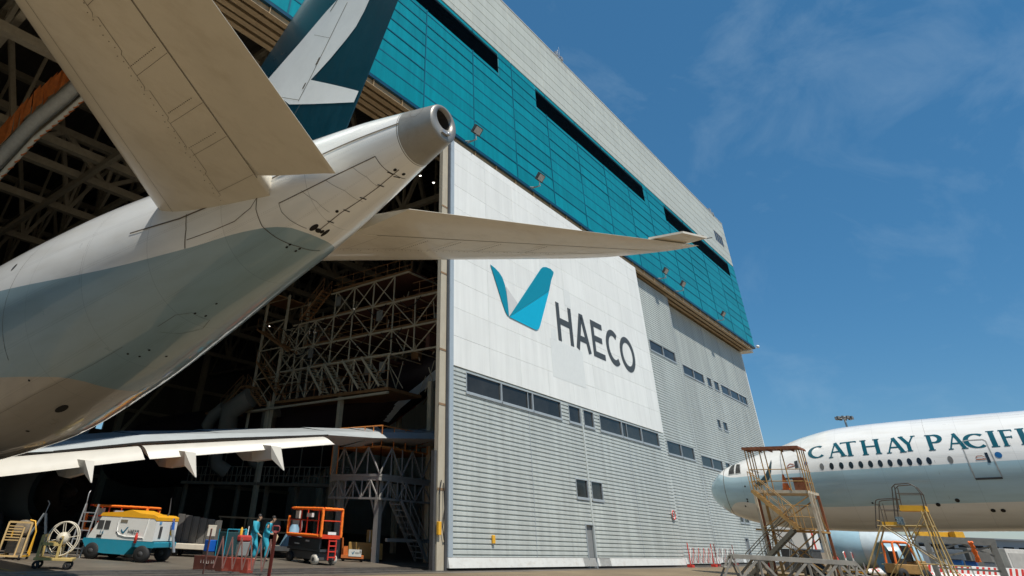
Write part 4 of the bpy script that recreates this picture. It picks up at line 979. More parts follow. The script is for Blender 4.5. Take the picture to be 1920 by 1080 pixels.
def skin_letter(ch, q0, q1, a0, a1):
    """q0 = left edge on the skin (towards the nose), angles a0 base, a1 cap"""
    w_, parts = glyph(ch); g = MB()
    def P(x, y, o=.012): return B.p(q0+(q1-q0)*x/w_, a0+(a1-a0)*y, o)
    def rib(pts, wd, o, wds=None):
        L = []; R_ = []
        for i in range(len(pts)):
            p = V(*pts[i]); d = unit(V(*pts[min(i+1, len(pts)-1)])-V(*pts[max(i-1, 0)])); nn = V(-d[1], d[0]); wq = (wds[i] if wds else wd)/2; L.append(p+nn*wq); R_.append(p-nn*wq)
        g.add([P(*x, o) for x in L]+[P(*x, o) for x in R_], [(i, i+1, len(pts)+i+1, len(pts)+i) for i in range(len(pts)-1)])
    for k, pr in enumerate(parts):
        o = .012+.0015*k
        if pr[0] == 's':
            (x0, y0), (x1, y1) = pr[1]; n = 7; rib([(x0+(x1-x0)*i/n, y0+(y1-y0)*i/n) for i in range(n+1)], pr[2], o)
        else:
            _, cx, cy, rx, ry, b0, b1 = pr; n = 26; pts = [(cx+rx*math.cos(rad(b0+(b1-b0)*i/n)), cy+ry*math.sin(rad(b0+(b1-b0)*i/n))) for i in range(n+1)]
            rib(pts, .1, o, [.075+.135*abs(math.cos(rad(b0+(b1-b0)*i/n))) for i in range(n+1)])
    return g.build('letter', letm, jet)
base = lambda q: ang_at(q, 5.86-.0*(q-8.8)-(q-8.8)*.037)
for ch, x0, x1, yb in (('C', 1516, 1547, 859), ('A', 1552, 1586, 857), ('T', 1578, 1609, 855), ('H', 1615, 1654, 852), ('A', 1661, 1698, 849), ('Y', 1689, 1722, 846), ('P', 1739, 1772, 844), ('A', 1777, 1814, 842), ('C', 1811, 1854, 840), ('I', 1856, 1876, 838), ('F', 1880, 1908, 836), ('I', 1912, 1930, 834)):
    lean = 9.0
    qa, aa = B.hit((x0+2, yb)); qb, ab = B.hit((x1+2 if x1 < 1918 else 1919, yb))
    if x1 > 1918: qb = qa-.42
    am = (aa+ab)/2; 
    skin_letter(ch, qa, qb, am, am+{True: 16.5, False: 18.5}[ch in 'C'])
q = None
# nose gear and wing root for completeness
g = MB(); nb = B.p(10.6, -90); g.tube(nb+V(0, 0, .2), V(nb[0], nb[1]-.1, .45), .09); g.tube(nb+V(0, -.7, .2), V(nb[0], nb[1]-.1, 1.2), .04); ng = g.build('nose_gear', steel_grey, jet)
for s_ in (-.25, .25):
    g = MB(); g.lathe([(.2, -.14), (.46, -.14), (.5, -.06), (.5, .06), (.46, .14), (.2, .14)], (nb[0]+s_, nb[1]-.1, .505), (1, 0, 0), 22); g.build('wheel', rubber, ng)
# wing of the parked jet, behind the frame edge
g = MB(); g.add([(47, -8, 4.0), (47, -17, 3.6), (24, -28, 5.2), (24, -24.5, 5.4), (47, -8, 3.4), (47, -17, 3.4), (24, -28, 5.05), (24, -24.5, 5.15)], [(0, 1, 2, 3), (7, 6, 5, 4), (0, 4, 5, 1), (1, 5, 6, 2), (2, 6, 7, 3), (3, 7, 4, 0)]); 

# ------------------------------------------------------------------ things on the apron, right
rust = mat('rusty yellow paint', (.40, .24, .08), .65, var=.25, vscale=4, dirt=.7, dcol=(.20, .07, .03))
rustw = mat('chipped cream paint', (.52, .46, .35), .6, var=.15, vscale=4, dirt=.6, dcol=(.26, .11, .04))
rustd = mat('brown rust', (.22, .075, .03), .75, var=.3)
# tall two-deck access stair at the forward door
T0 = V(41.9, 9.9, 0)
tower = thing('access_stair', T0, 'tall rusty access stair with railed upper deck and canopy at the forward door', 'access stair')
yA, yB = 8.4, 11.0; xA, xB = 40.9, 42.7; zd, zt, zm = 3.9, 6.05, 2.3
g = MB(); g.bx(xA, xB+.6, yA, yB, zd, zd+.14); g.build('upper_deck', rustw, tower)
g = MB(); g.bx(xA-.1, xB-.2, yA-.1, yB+.1, zt, zt+.04); 
for y in np.linspace(yA-.1, yB+.1, 6): g.beam((xA-.1, y, zt-.04), (xB-.2, y, zt-.04), .05, .08)
g.beam((xA-.1, yA-.1, zt-.03), (xA-.1, yB+.1, zt-.03), .06, .14); g.build('canopy', rustd, tower)
g = MB()
for y in (yA, yA+.75, yA+1.6, yB-.75, yB): g.tube((xA, y, zd+.1), (xA-.03, y, zt), .03)
for x in (xA+.55, xA+1.1, xB-.25): g.tube((x, yA, zd+.1), (x, yA, zt), .03); g.tube((x, yB, zd+.1), (x, yB, zt), .03)
for z in (zd+.55, zd+1.1):
    g.tube((xA, yA, z), (xA, yB, z), .02); g.tube((xA, yA, z), (xB, yA, z), .02); g.tube((xA, yB, z), (xB, yB, z), .02)
g.build('railing', rust, tower)
g = MB(); g.bx(xA-.05, xB, yA-.15, yB+.35, zm-.1, zm-.02); g.bx(xA-.35, xA+.5, yA+.2, yA+1.15, zm, zm+.08); g.build('middle_deck', rust, tower)
g = MB()
for z in (zm+.55, zm+1.05): g.tube((xA-.35, yA+.15, z), (xA-.35, yA+1.2, z), .018); g.tube((xA-.35, yA+.15, z), (xA+.4, yA+.15, z), .018)
for y in (yA+.15, yA+.5, yA+.85, yA+1.2): g.tube((xA-.35, y, zm), (xA-.35, y, zm+1.05), .018)
g.build('railing', rust, tower)
for (x, y, mm) in ((xA, yA-.05, rustw), (xA+.5, yA-.08, rustw), (xB, yA-.05, rustd), (xA, yB, rustw), (xA+.5, yB, rustd), (xB, yB, rust)):
    g = MB(); g.beam((x, y, .3), (x, y, zd), .12, .12); g.build('leg', mm, tower)
g = MB()
for x in (xA, xB):
    g.beam((x, yA, zd-.1), (x, yB, zm), .05); g.beam((x, yA-.05, .4), (x, yB, zm-.1), .05); g.beam((x, yA, zm), (x, yB, .4), .05)
g.beam((xA, yA-.05, zd), (xB, yA-.05, zm), .04); g.beam((xA, yA-.05, zm), (xB, yA-.05, .4), .04); g.beam((xA, yB, .4), (xB, yB, zm), .04)
g.beam((xA, yA-.6, .3), (xA, yB+.6, .3), .1); g.beam((xB, yA-.6, .3), (xB, yB+.6, .3), .1); g.beam((xA, yA-.6, .3), (xB, yA-.6, .3), .1); g.build('brace', rust, tower)
def stairs(g, p, q, wd, n, side, rail=.9, st=.04, tr_=.22):
    p = V(*p); q = V(*q); sd_ = V(*side)*wd/2
    for s_ in (-1, 1): g.beam(p+sd_*s_, q+sd_*s_, .04, .16)
    for k in range(n):
        c = p+(q-p)*(k+.5)/n; g.beam(c-sd_, c+sd_, tr_, .03)
    if rail:
        for s_ in (-1, 1):
            u = V(0, 0, rail); g.tube(p+sd_*s_+u, q+sd_*s_+u, .02); g.tube(p+sd_*s_+u*.5, q+sd_*s_+u*.5, .015)
            for k in range(4): c = p+(q-p)*k/3; g.tube(c+sd_*s_, c+sd_*s_+u, .018)
g = MB(); stairs(g, (xA-.55, yA+.7, zm), (xA-.55, yB-.1, zd+.05), .6, 9, (1, 0, 0)); g.build('flight', rust, tower)
g = MB(); stairs(g, (xA-.55, yB+.9, .25), (xA-.55, yA+1.0, zm-.05), .6, 10, (1, 0, 0)); g.build('flight', mat('dark weathered steel', (.13, .12, .09), .6, var=.25, dirt=.4), tower)
for x in (xA, xB):
    for y in (yA-.5, yB+.5):
        g = MB(); g.lathe([(.05, -.06), (.17, -.06), (.17, .06), (.05, .06)], (x, y, .172), (1, 0, 0), 16); g.build('caster', rubber, tower)
# cone and box on upper deck, fire extinguisher on the ground
def cone(base, h, label, group=None):
    t = thing('traffic_cone', base, label, 'traffic cone', group); b = V(*base); g = MB(); g.lathe([(.19*h/.7, 0), (.04, h), (.001, h)], b+V(0, 0, .03), (0, 0, 1), 18); g.build('body', orange, t)
    g = MB(); g.box(b+V(0, 0, .016), (.42*h/.7, .42*h/.7, .03)); g.build('base', mat('dark orange rubber', (.3, .06, .02), .7), t)
    g = MB(); g.lathe([(.128*h/.7, h*.42), (.082*h/.7, h*.68)], b+V(0, 0, .03), (0, 0, 1), 18); g.build('reflective_band', white, t)
cone((xA+.35, yA+1.05, zd+.14), .72, 'orange traffic cone with white band on the upper deck of the rusty access stair')
g = MB(); g.box((xA+.5, yA+.35, zd+.42), (.5, .55, .55)); g.box((xA+.5, yA+.35, zd+.71), (.56, .6, .04)); o = g.build('crate', rustd, bevel=.01); tag(o, 'brown crate on the upper deck of the rusty access stair', 'crate')
# stepped maintenance stand with yellow treads (the wording on its plate is 343)
S0 = gnd(1705, 27.0)
sx = S0[0]
stand = thing('step_stand', (sx, onX((1705, 950), sx)[1], 0), 'yellow stepped maintenance stand with splayed legs and number plate 343', 'step stand')
thin = mat('cream yellow tube', (.42, .30, .12), .6, var=.15, dirt=.45, dcol=(.2, .11, .05)); dk = mat('dark tube', (.07, .06, .05), .5, var=.2)
X1, X2 = sx, sx+1.0
def sp(px, x=X1): return onX(px, x)
u0, u1 = sp((1686, 955)), sp((1736, 955)); l0, l1 = sp((1655, 985)), sp((1745, 986))
Yr, Yl = u1[1], u0[1]; zu = u0[2]; zl = l0[2]; Yll = l0[1]
g = MB(); g.bx(X1, X2, Yr, Yl, zu-.05, zu+.17); g.build('upper_tread', yellow, stand)
g = MB(); g.bx(X1, X2, sp((1682, 980))[1], Yll, zl-.03, zl+.15); g.build('lower_tread', yellow, stand)
g = MB()
for x in (X1, X2):
    r_ = [sp(p, X1) for p in ((1734, 955), (1726, 925), (1715, 912), (1703, 906), (1678, 908), (1672, 914))]; r2 = [V(x, p[1], p[2]) for p in r_]
    g.path(r2+[V(x, Yl+.3, zl+.2)], .024, 8)
    g.path([V(x, Yl, zu), V(x, sp((1677, 912))[1], sp((1677, 912))[2])], .022, 8)
    a = sp((1681, 925)); b = sp((1725, 925)); g.tube((x, a[1], a[2]), (x, b[1], b[2]), .018)
    r3 = [sp(p, X1) for p in ((1643, 990), (1641, 945), (1642, 938), (1647, 936), (1680, 934))]; g.path([V(x, p[1], p[2]) for p in r3], .022, 8)
    a = sp((1652, 956)); b = sp((1685, 956)); g.tube((x, a[1], a[2]), (x, b[1], b[2]), .016)
    g.tube((x, sp((1660, 985))[1], zl), (x, sp((1648, 942))[1], sp((1648, 942))[2]), .018)
for p in ((1703, 906), (1715, 912), (1726, 925), (1641, 945), (1680, 934)): a = sp(p); g.tube((X1, a[1], a[2]), (X2, a[1], a[2]), .02)
g.build('handrail', dk, stand)
def toz(p, q, x, dx=0):
    """extend line p->q (pixels on plane x) down to the ground"""
    a, b = sp(p, X1), sp(q, X1); d = b-a; t = (0.02-a[2])/d[2]; e = a+d*t; return V(x, a[1], a[2]), V(x+dx, e[1], .02)
for (p, q) in (((1735, 958), (1786, 1070)), ((1727, 958), (1772, 1075)), ((1693, 985), (1732, 1078)), ((1652, 985), (1631, 1060))):
    for x, dx in ((X1, -.45), (X2, .35)):
        a, b = toz(p, q, x, dx); g = MB(); g.tube(a, b, .036, 8); g.build('leg', thin, stand)
g = MB(); a, b = sp((1645, 986)), sp((1748, 986))
for x in (X1, X2): g.tube((x, a[1], a[2]), (x, b[1], b[2]), .03)
for k in range(6):
    f = k/6; p = V(X1, Yll+.2+f*.5, zl*(1-f)+.2); g.tube(p, p+V(1.0, 0, 0), .02)
for x in (X1-.2, X2+.15):
    g.tube((x, Yl, zl*.45), (x, Yr-.8, zl*.45), .018); g.tube((x, Yll+.3, .5), (x, Yr-1.1, .25), .018); g.tube((x, Yll, zl), (x, Yr-1.0, .3), .02); g.tube((x, Yr, zu), (x, Yll+.5, .4), .02)
g.build('cross_brace', thin, stand)
a, b = sp((1679, 971)), sp((1697, 984)); g = MB(); g.bx(X1-.03, X1-.005, a[1], b[1], b[2], a[2]+.05); pl = g.build('number_plate', mat('plate blue grey', (.16, .22, .25), .5), stand)
g = MB(); m_, hgt = (a[1]+b[1])/2, a[2]-b[2]
def dig(ch, yc, s):
    S = {'3': [(-.3, .9), (.2, .9), (.35, .72), (.1, .5), (.35, .28), (.2, .08), (-.3, .08)], '4': [(.2, .05), (.2, .95), (-.35, .3), (.4, .3)]}[ch]
    pts = [(p[0]*s, p[1]*hgt) for p in S]
    for p, q in zip(pts[:-1], pts[1:]): g.beam((X1-.034, yc-p[0], b[2]+p[1]), (X1-.034, yc-q[0], b[2]+q[1]), .004, .035, upv=(1, 0, 0))
for i, ch in enumerate('343'): dig(ch, m_+.13-.13*i, .14)
g.build('numeral', mat('plate numerals', (.6, .7, .7), .5), pl)
# steel trestle platform in the foreground right
Pa, Pb = dep((1373, 1043), 20.5), dep((1604, 1051), 19.6); Pb[2] = Pa[2]
ux = unit(Pb-Pa); uy = unit(np.cross((0, 0, 1), ux)); wgrey = mat('weathered grey steel', (.30, .28, .24), .6, var=.2, dirt=.4, dcol=(.12, .1, .08))
tr_t = thing('trestle_platform', (Pa+Pb)/2*V(1, 1, 0), 'low weathered grey trestle platform with steps at both ends in the right foreground', 'platform')
g = MB(); L_ = np.linalg.norm(Pb-Pa); R_ = np.array([ux, uy, V(0, 0, 1)]).T
g.box((Pa+Pb)/2+uy*.4, (L_, .8, .05), R=R_); g.beam(Pa, Pb, .09, .12); g.beam(Pa+uy*.8, Pb+uy*.8, .09, .12); g.build('deck', wgrey, tr_t)
g = MB(); z_ = Pa[2]
for t in (.22, .62, .86):
    c = Pa+ux*L_*t
    for o in (0, .8):
        c2 = c+uy*o; g.beam(c2, c2-ux*1.25-V(0, 0, z_-.05), .07); g.beam(c2, c2+ux*1.0-V(0, 0, z_-.05), .07); g.beam(c2, c2+V(0, 0, -z_+.05), .07)
    g.beam(c-V(0, 0, z_*.5), c+uy*.8-V(0, 0, z_*.5), .05)
g.build('leg_frame', wgrey, tr_t)
for e, sgn in ((Pa, -1), (Pb, 1)):
    g = MB(); f = e+ux*sgn*.75-V(0, 0, z_-.03)
    for o in (0, .8): g.beam(e+uy*o, f+uy*o, .06, .06); g.beam(e+uy*o, e+uy*o-ux*sgn*.35-V(0, 0, z_-.03), .06)
    for k in range(1, 4): c = e+(f-e)*k/3.6; g.beam(c, c+uy*.8, .22, .035)
    g.build('steps', wgrey, tr_t)
# barriers
def barrier():
    t = thing('barrier', (0, 0, 0)); g = MB(); prof = [(-.28, 0), (.28, 0), (.28, .12), (.14, .3), (.1, .85), (-.1, .85), (-.14, .3), (-.28, .12)]
    g.loft([[V(x, y, z) for y, z in prof] for x in (-.98, -.9, .9, .98)], smooth=False); g.build('body', white, t, bevel=.02)
    g = MB()
    for k in range(4):
        x = -.8+.45*k
        for s_ in (-1, 1):
            P = lambda xx, z: V(xx, s_*((.14-.04*(z-.3)/.55)+.004), z)
            g.add([P(x, .32), P(x+.2, .32), P(x+.38, .83), P(x+.18, .83)], [(0, 1, 2, 3)])
            Q = lambda xx, z: V(xx, s_*((.28-.14*(z-.12)/.18)+.004), z)
            g.add([Q(x+.1, .14), Q(x+.3, .14), Q(x+.3, .28), Q(x+.1, .28)], [(0, 1, 2, 3)])
    g.build('stripe', red_paint, t); return t
b0 = barrier()
P1, P2 = gnd(1625, 50), gnd(1930, 49); dirv = P2-P1; Lb = np.linalg.norm(dirv); nb_ = int(Lb/2.02); rz = math.atan2(dirv[1], dirv[0])
desc = ['half hidden behind the legs of the yellow step stand', 'standing just right of the yellow step stand legs', 'under the middle of the grey steel gantry', 'in front of the blue bins', 'beside the hanging orange hose', 'at the foot of the gantry right leg']
for i in range(nb_):
    o = b0 if i == 0 else copy_tree(b0); c = P1+dirv*(i+.5)/nb_; place(o, (c[0], c[1], 0), rz+random.uniform(-.03, .03))
    tag(o, f'red and white striped barrier, {["leftmost", "second", "third", "fourth", "fifth", "sixth", "seventh", "eighth", "ninth", "tenth", "eleventh", "twelfth", "thirteenth", "fourteenth", "fifteenth", "sixteenth", "seventeenth", "eighteenth"][i]} from the left in the barrier row', 'barrier', 'red and white striped barriers in a row')
# steel gantry behind the barriers
gy = mat('gantry grey', (.23, .23, .21), .5, var=.15, dirt=.3)
def gp(px, t): return dep(px, t)
ga, gb = gnd(1762, 44), gnd(1893, 42); zt_ = gp((1750, 1011), 44)[2]
gan = thing('steel_gantry', (ga+gb)/2, 'grey steel gantry frame carrying a yellow beam behind the striped barriers', 'gantry')
du = unit(gb-ga); dn = unit(np.cross((0, 0, 1), du)); za = V(0, 0, zt_)
g = MB(); g.beam(ga-du*.6+za, gb+du*.2+za, .3, .4); g.beam(ga-du*.6+za+dn*3, gb+du*.2+za+dn*3, .3, .4); g.beam(ga-du*.4+za, ga-du*.4+za+dn*3, .2, .3); g.beam(gb+za, gb+za+dn*3, .2, .3); g.build('top_frame', gy, gan)
for e in (ga, gb):
    for o in (0, 3):
        g = MB(); g.beam(e+dn*o, e+dn*o+za, .32, .32); g.build('leg', gy, gan)
for p, q in ((ga+za*.3, gb+za*.3), (ga+za*.62, (ga+gb)/2+za*.95), ((ga+gb)/2+za*.95, gb+za*.62), (ga+dn*3+za*.5, gb+dn*3+za*.9)): g = MB(); g.beam(p, q, .12); g.build('brace', gy, gan)
g = MB(); g.beam(gp((1720, 1003), 46), gp((1803, 1004), 46), .5, .42); g.beam(gp((1786, 1004), 45.5), gp((1803, 1004.5), 45.5), .6, .5); g.build('lifting_beam', yellow, gan)
# small kit behind the barriers
blue = mat('blue plastic', (.01, .09, .28), .4, var=.1); lblue = mat('pale blue fan cowl', (.33, .50, .58), .35, var=.05, dirt=.1)
for i, (x, t, w_, h_, m_, nm, lb) in enumerate(((1805, 54, 1.5, 1.1, blue, 'storage_bin', 'left blue bin behind the striped barriers under the gantry'), (1832, 54, 1.6, 1.05, blue, 'storage_bin', 'right blue bin with pale label behind the striped barriers'), (1868, 54, 1.1, 1.0, galv, 'storage_bin', 'grey metal bin behind the barriers near the gantry right leg'),
        (1775, 54, 1.0, 1.15, mat('mixed white goods', (.5, .5, .45), .5, var=.3, dirt=.3), 'storage_bin', 'white open bin of parts left of the blue bins'))):
    c = gnd(x, t); tt = thing(nm, c, lb, 'bin', 'bins behind the barriers'); g = MB(); g.box(c+V(0, 0, h_/2+.1), (w_, .8, h_)); g.build('body', m_, tt, bevel=.03); g = MB(); g.box(c+V(0, 0, h_+.13), (w_+.06, .86, .05)); g.box(c+V(0, 0, .05), (w_*.8, .6, .1)); g.build('rim', dark_steel, tt)
c = gnd(1851, 41.6); g = MB(); [g.path([c+V(-.3+.5*q+random.uniform(-.1, .1), random.uniform(-.12, .12), 2.4-1.15*q) for q in np.linspace(0, 1, 9)], [random.uniform(.03, .085) for q in range(9)], 7) for r in range(7)]
tag(g.build('rolled_netting', orange), 'bundle of bright orange netting hanging from the gantry', 'netting')
# fan cowl / engine on stand seen under the nose
c = gnd(1605, 46); et = thing('aircraft_engine', c, 'pale blue aircraft engine cowl seen beneath the nose of the parked airliner', 'engine'); ez = 1.75
axd = unit(gnd(1700, 44)-c)
g = MB(); g.lathe([(1.05, -1.5), (1.28, -1.35), (1.42, -.6), (1.45, .4), (1.3, 1.3)], c+V(0, 0, ez), axd, 32); g.build('fan_cowl', lblue, et)
g = MB(); g.lathe([(1.06, -1.48), (.98, -.9), (.001, -.85)], c+V(0, 0, ez), axd, 28); g.build('intake', dark_steel, et)
g = MB(); g.lathe([(1.28, 1.3), (1.2, 2.2), (1.0, 3.4), (.7, 4.6)], c+V(0, 0, ez), axd, 28); g.build('reverser_cowl', mat('pale cowl rear', (.55, .62, .64), .35), et)
g = MB(); 
for s_ in (-1, 1): g.beam(c+axd*s_-V(0, .6, 0), c+axd*s_+V(0, 0, 1.0), .12); g.beam(c+axd*s_+V(0, .6, 0), c+axd*s_+V(0, 0, 1.0), .12)
g.box(c+V(0, 0, .12), (2.4, 1.4, .16)); g.build('cradle', yellow, et)
c = gnd(1690, 42.5); et = thing('engine_cowling', c, 'second pale blue and rust engine cowling on the ground behind the yellow step stand', 'cowling')
g = MB(); g.lathe([(.95, -.8), (1.1, -.2), (1.05, .7), (.85, 1.5)], c+V(0, 0, 1.15), unit(V(.66, -.75, 0)), 28); g.build('shell', lblue, et)
g = MB(); g.box(c+V(0, 0, .35), (1.6, 1.4, .6)); g.build('cradle', mat('rusty cradle', (.28, .14, .06), .7, var=.3), et)
# orange framed tug
c = gnd(1708, 40.5); tg = thing('tow_tractor', c, 'small rusty tow tractor with orange roll frame behind the yellow step stand', 'tractor'); rz_ = math.atan2(-.75, .66)
def lx(dx, dy, dz): a, b = math.cos(rz_), math.sin(rz_); return c+V(dx*a-dy*b, dx*b+dy*a, dz)
g = MB(); g.box(lx(0, 0, .62), (2.2, 1.2, .55), rz_); g.box(lx(.75, 0, .95), (.7, 1.1, .35), rz_); g.build('body', mat('ochre body', (.30, .17, .05), .6, var=.25, dirt=.4), tg, bevel=.05)
g = MB()
for o in (-.5, .5): g.path([lx(-.95, o, .9), lx(-.8, o, 2.05), lx(-.65, o, 2.15), lx(.15, o, 2.12), lx(.3, o, 2.0), lx(.6, o, .9)], .07, 8)
g.tube(lx(-.75, -.5, 2.1), lx(-.75, .5, 2.1), .06); g.tube(lx(.2, -.5, 2.1), lx(.2, .5, 2.1), .06); g.build('roll_frame', orange, tg)
g = MB(); g.box(lx(.35, 0, 1.5), (.03, .9, .9), rz_+.0); g.build('windscreen', glass, tg); g = MB(); g.box(lx(-.4, 0, 1.05), (.5, .8, .3), rz_); g.box(lx(-.62, 0, 1.35), (.12, .8, .5), rz_); g.build('seat', rubber, tg)
for dx in (-.75, .8):
    for dy in (-.58, .58): g = MB(); g.lathe([(.1, -.1), (.32, -.1), (.34, 0), (.32, .1), (.1, .1)], lx(dx, dy, .342), lx(0, 1, 0)-lx(0, 0, 0), 18); g.build('wheel', rubber, tg)
# red extinguisher trolleys
def trolley(px, t, label, h=1.25):
    c = gnd(px, t); tt = thing('fire_extinguisher', c, label, 'extinguisher', 'wheeled fire extinguishers'); g = MB(); g.lathe([(.001, .12), (.16, .15), (.16, h-.35), (.1, h-.2), (.04, h-.15), (.04, h-.05)], c, (0, 0, 1), 16); g.build('cylinder', red_paint, tt)
    g = MB(); g.tube(c+V(-.15, .12, .15), c+V(-.15, .12, h), .02); g.tube(c+V(.15, .12, .15), c+V(.15, .12, h), .02); g.tube(c+V(-.15, .12, h), c+V(.15, .12, h), .02); g.path([c+V(0, -.05, h-.1), c+V(.2, -.18, h-.3), c+V(.18, -.2, .5)], .02, 6); g.build('trolley', dark_steel, tt)
    for s_ in (-.2, .2): g = MB(); g.lathe([(.03, -.03), (.14, -.03), (.14, .03), (.03, .03)], c+V(s_, .12, .142), (1, 0, 0), 14); g.build('wheel', rubber, tt)
trolley(1450, 36, 'red wheeled fire extinguisher beneath the tall rusty access stair')
trolley(1578, 38, 'red wheeled fire extinguisher left of the pale blue engine', 1.35)
# red and white drop boards by the engine
for i, px in enumerate((1594, 1609, 1627)):
    c = gnd(px, 45); tt = thing('barrier_board', c, ['leftmost red and white board below the pale blue engine', 'middle red and white board below the pale blue engine', 'right red and white board leaning by the pale blue engine'][i], 'board', 'red and white boards by the engine')
    g = MB(); g.box(c+V(0, 0, .75), (.42, .06, 1.3), R=np.array(Matrix.Rotation(rad(-14+9*i), 3, 'Y'))); g.build('board', white, tt); g = MB(); g.box(c+V(-.02, -.034, 1.2), (.4, .012, .35), R=np.array(Matrix.Rotation(rad(-14+9*i), 3, 'Y'))); g.box(c+V(.0, -.034, .35), (.4, .012, .4), R=np.array(Matrix.Rotation(rad(-14+9*i), 3, 'Y'))); g.build('stripe', red_paint, tt); g = MB(); g.box(c+V(0, 0, .06), (.6, .5, .12)); g.build('foot', rubber, tt)
# bits under the nose: white panel, aluminium ladder, wheel chocks
c = gnd(1512, 44); tt = thing('equipment_container', c, 'white box container under the aircraft nose behind the access stair', 'container'); g = MB(); g.box(c+V(0, 0, 2.4), (3.2, 2.2, 1.9)); g.build('body', white, tt, bevel=.03); g = MB(); g.box(c+V(0, 0, .75), (3.0, 2.0, 1.3)); g.build('undercarriage', dark_steel, tt); g = MB(); g.tube(c+V(-.4, -1.15, 1.45), c+V(-.5, -1.15, 3.3), .06); g.build('red_post', red_paint, tt)
c = gnd(1500, 38); tt = thing('ladder', c, 'aluminium step ladder on the ground under the aircraft nose', 'ladder'); g = MB()
for s_ in (-.25, .25): g.beam(c+V(s_, -.5, 0), c+V(s_*.8, 0, 2.0), .05); g.beam(c+V(s_, .5, 0), c+V(s_*.8, 0, 2.0), .04)
g.build('rails', galv, tt); g = MB()
for k in range(6): g.beam(c+V(-.24, -.5+.5*k/6.5, .25+2*k/7), c+V(.24, -.5+.5*k/6.5, .25+2*k/7), .09, .03)
g.build('rungs', galv, tt)
c = gnd(1490, 33); g = MB(); g.box(c+V(0, 0, .22), (.9, 1.7, .12)); g.box(c+V(0, 0, .1), (.7, 1.5, .1)); tag(g.build('pallet_trolley', mat('raw timber', (.42, .30, .16), .7, var=.2)), 'low timber trolley under the rusty access stair', 'trolley')
# expanding gate barriers against the doors
def expand_gate(p, q, label, n=7, z0=.25, z1=1.15, m=red_paint, m2=white, base=True):
    p = V(*p); q = V(*q); t = thing('folding_barrier', (p+q)/2*V(1, 1, 0), label, 'folding barrier'); g = MB(); g2 = MB()
    for k in range(n):
        a, b = p+(q-p)*k/n, p+(q-p)*(k+1)/n
        (g if k % 2 else g2).beam(a+V(0, 0, z0), b+V(0, 0, z1), .02, .03); (g2 if k % 2 else g).beam(a+V(0, .04, z1), b+V(0, .04, z0), .02, .03)
    g.build('lattice', m, t); g2.build('lattice', m2, t)
    for e in (p, q):
        g = MB(); g.tube(e, e+V(0, 0, z1+.3), .035); g.box(e+V(0, 0, .08), (.45, .35, .16)); g.build('post', m, t)
    return t
expand_gate(gpx(1296, 1064), gpx(1340, 1063), 'red and white folding lattice barrier in front of the grey hangar doors', 9)
expand_gate(gpx(1346, 1062), gpx(1380, 1060), 'second folding lattice barrier further right before the grey doors, with red end posts', 7, m=mat('dark red post', (.25, .05, .04), .6))
# apron light mast far behind
c = dep((1583, 785), 150)*V(1, 1, 0); lmst = thing('light_mast', c, 'tall apron light mast rising far behind the parked airliner', 'light mast'); zt2 = dep((1583, 783), 150)[2]
g = MB(); g.tube(c, c+V(0, 0, zt2), .4, 10, .22); g.build('pole', galv, lmst)
g = MB(); g.lathe([(.9, -.15), (1.5, -.15), (1.5, .15), (.9, .15), (.9, -.15)], c+V(0, 0, zt2), (0, 0, 1), 20); g.build('head_frame', steel_grey, lmst)
for k in range(10):
    a = 2*math.pi*k/10; g = MB(); g.box(c+V(1.7*math.cos(a), 1.7*math.sin(a), zt2-.1), (.6, .5, .6), a); g.build('lamp', mat('lamp housing', (.2, .2, .19), .5), lmst)

# far side of the apron: low building, containers
fb_ = thing('terminal_building', gnd(1760, 210), 'long low grey building on the far side of the apron under the aircraft belly', 'building')
pa_, pb_ = gnd(1450, 250), gnd(2050, 190); dd_ = unit(pb_-pa_); nn_ = V(-dd_[1], dd_[0], 0); Lx = np.linalg.norm(pb_-pa_); R_ = np.array([dd_, nn_, V(0, 0, 1)]).T; mid_ = (pa_+pb_)/2
g = MB(); g.box(mid_+V(0, 0, 3.2), (Lx, 14, 6.4), R=R_); g.build('wall', mat('far grey wall', (.34, .37, .38), .6, var=.08, vscale=.1), fb_)
g = MB(); g.box(mid_+V(0, 0, 6.6), (Lx+1, 15, .4), R=R_); g.build('roof', mat('far roof', (.45, .47, .47), .6), fb_)
for k in range(24):
    g = MB(); g.box(pa_+dd_*Lx*(k+.5)/24-nn_*7.02+V(0, 0, 3.8), (Lx/24*.7, .1, 1.4), R=R_); g.build('window', glass, fb_)
def container(px, t, w_, h_, col, label):
    c = gnd(px, t); tt = thing('cargo_container', c, label, 'container', 'cargo containers beyond the gantry'); R_ = np.array([unit(V(.66, -.75, 0)), V(.75, .66, 0), V(0, 0, 1)]).T
    g = MB(); g.box(c+V(0, 0, h_/2+.3), (w_, 1.6, h_), R=R_); g.build('body', mat('container %s' % (col,), col, .5, var=.1, dirt=.3), tt, bevel=.03); g = MB(); g.box(c+V(0, 0, .2), (w_*.9, 1.4, .2), R=R_)
    for s_ in (-.35, .35): g.box(c+R_[:, 0]*w_*s_+V(0, 0, .05), (.25, 1.4, .1), R=R_)
    g.build('dolly', dark_steel, tt); g = MB(); g.box(c-R_[:, 1]*.81+V(0, 0, h_*.5+.3), (w_*.8, .03, h_*.7), R=R_); g.build('door', mat('container door %s' % (col,), tuple(min(1, x*.7) for x in col), .5, var=.1), tt)
container(1912, 50, 1.7, 1.9, (.62, .60, .55), 'white cargo container at the right edge beyond the gantry')
container(1935, 54, 1.5, .9, (.38, .14, .04), 'orange cargo container at the far right edge of the view')
container(1735, 56, 2.0, 1.8, (.30, .32, .33), 'grey cargo container behind the left gantry leg')
container(1668, 55, 2.0, 1.8, (.50, .52, .52), 'silver cargo container behind the yellow step stand')
container(1790, 58, 2.2, 1.7, (.10, .12, .14), 'dark cargo container behind the blue bins under the gantry')
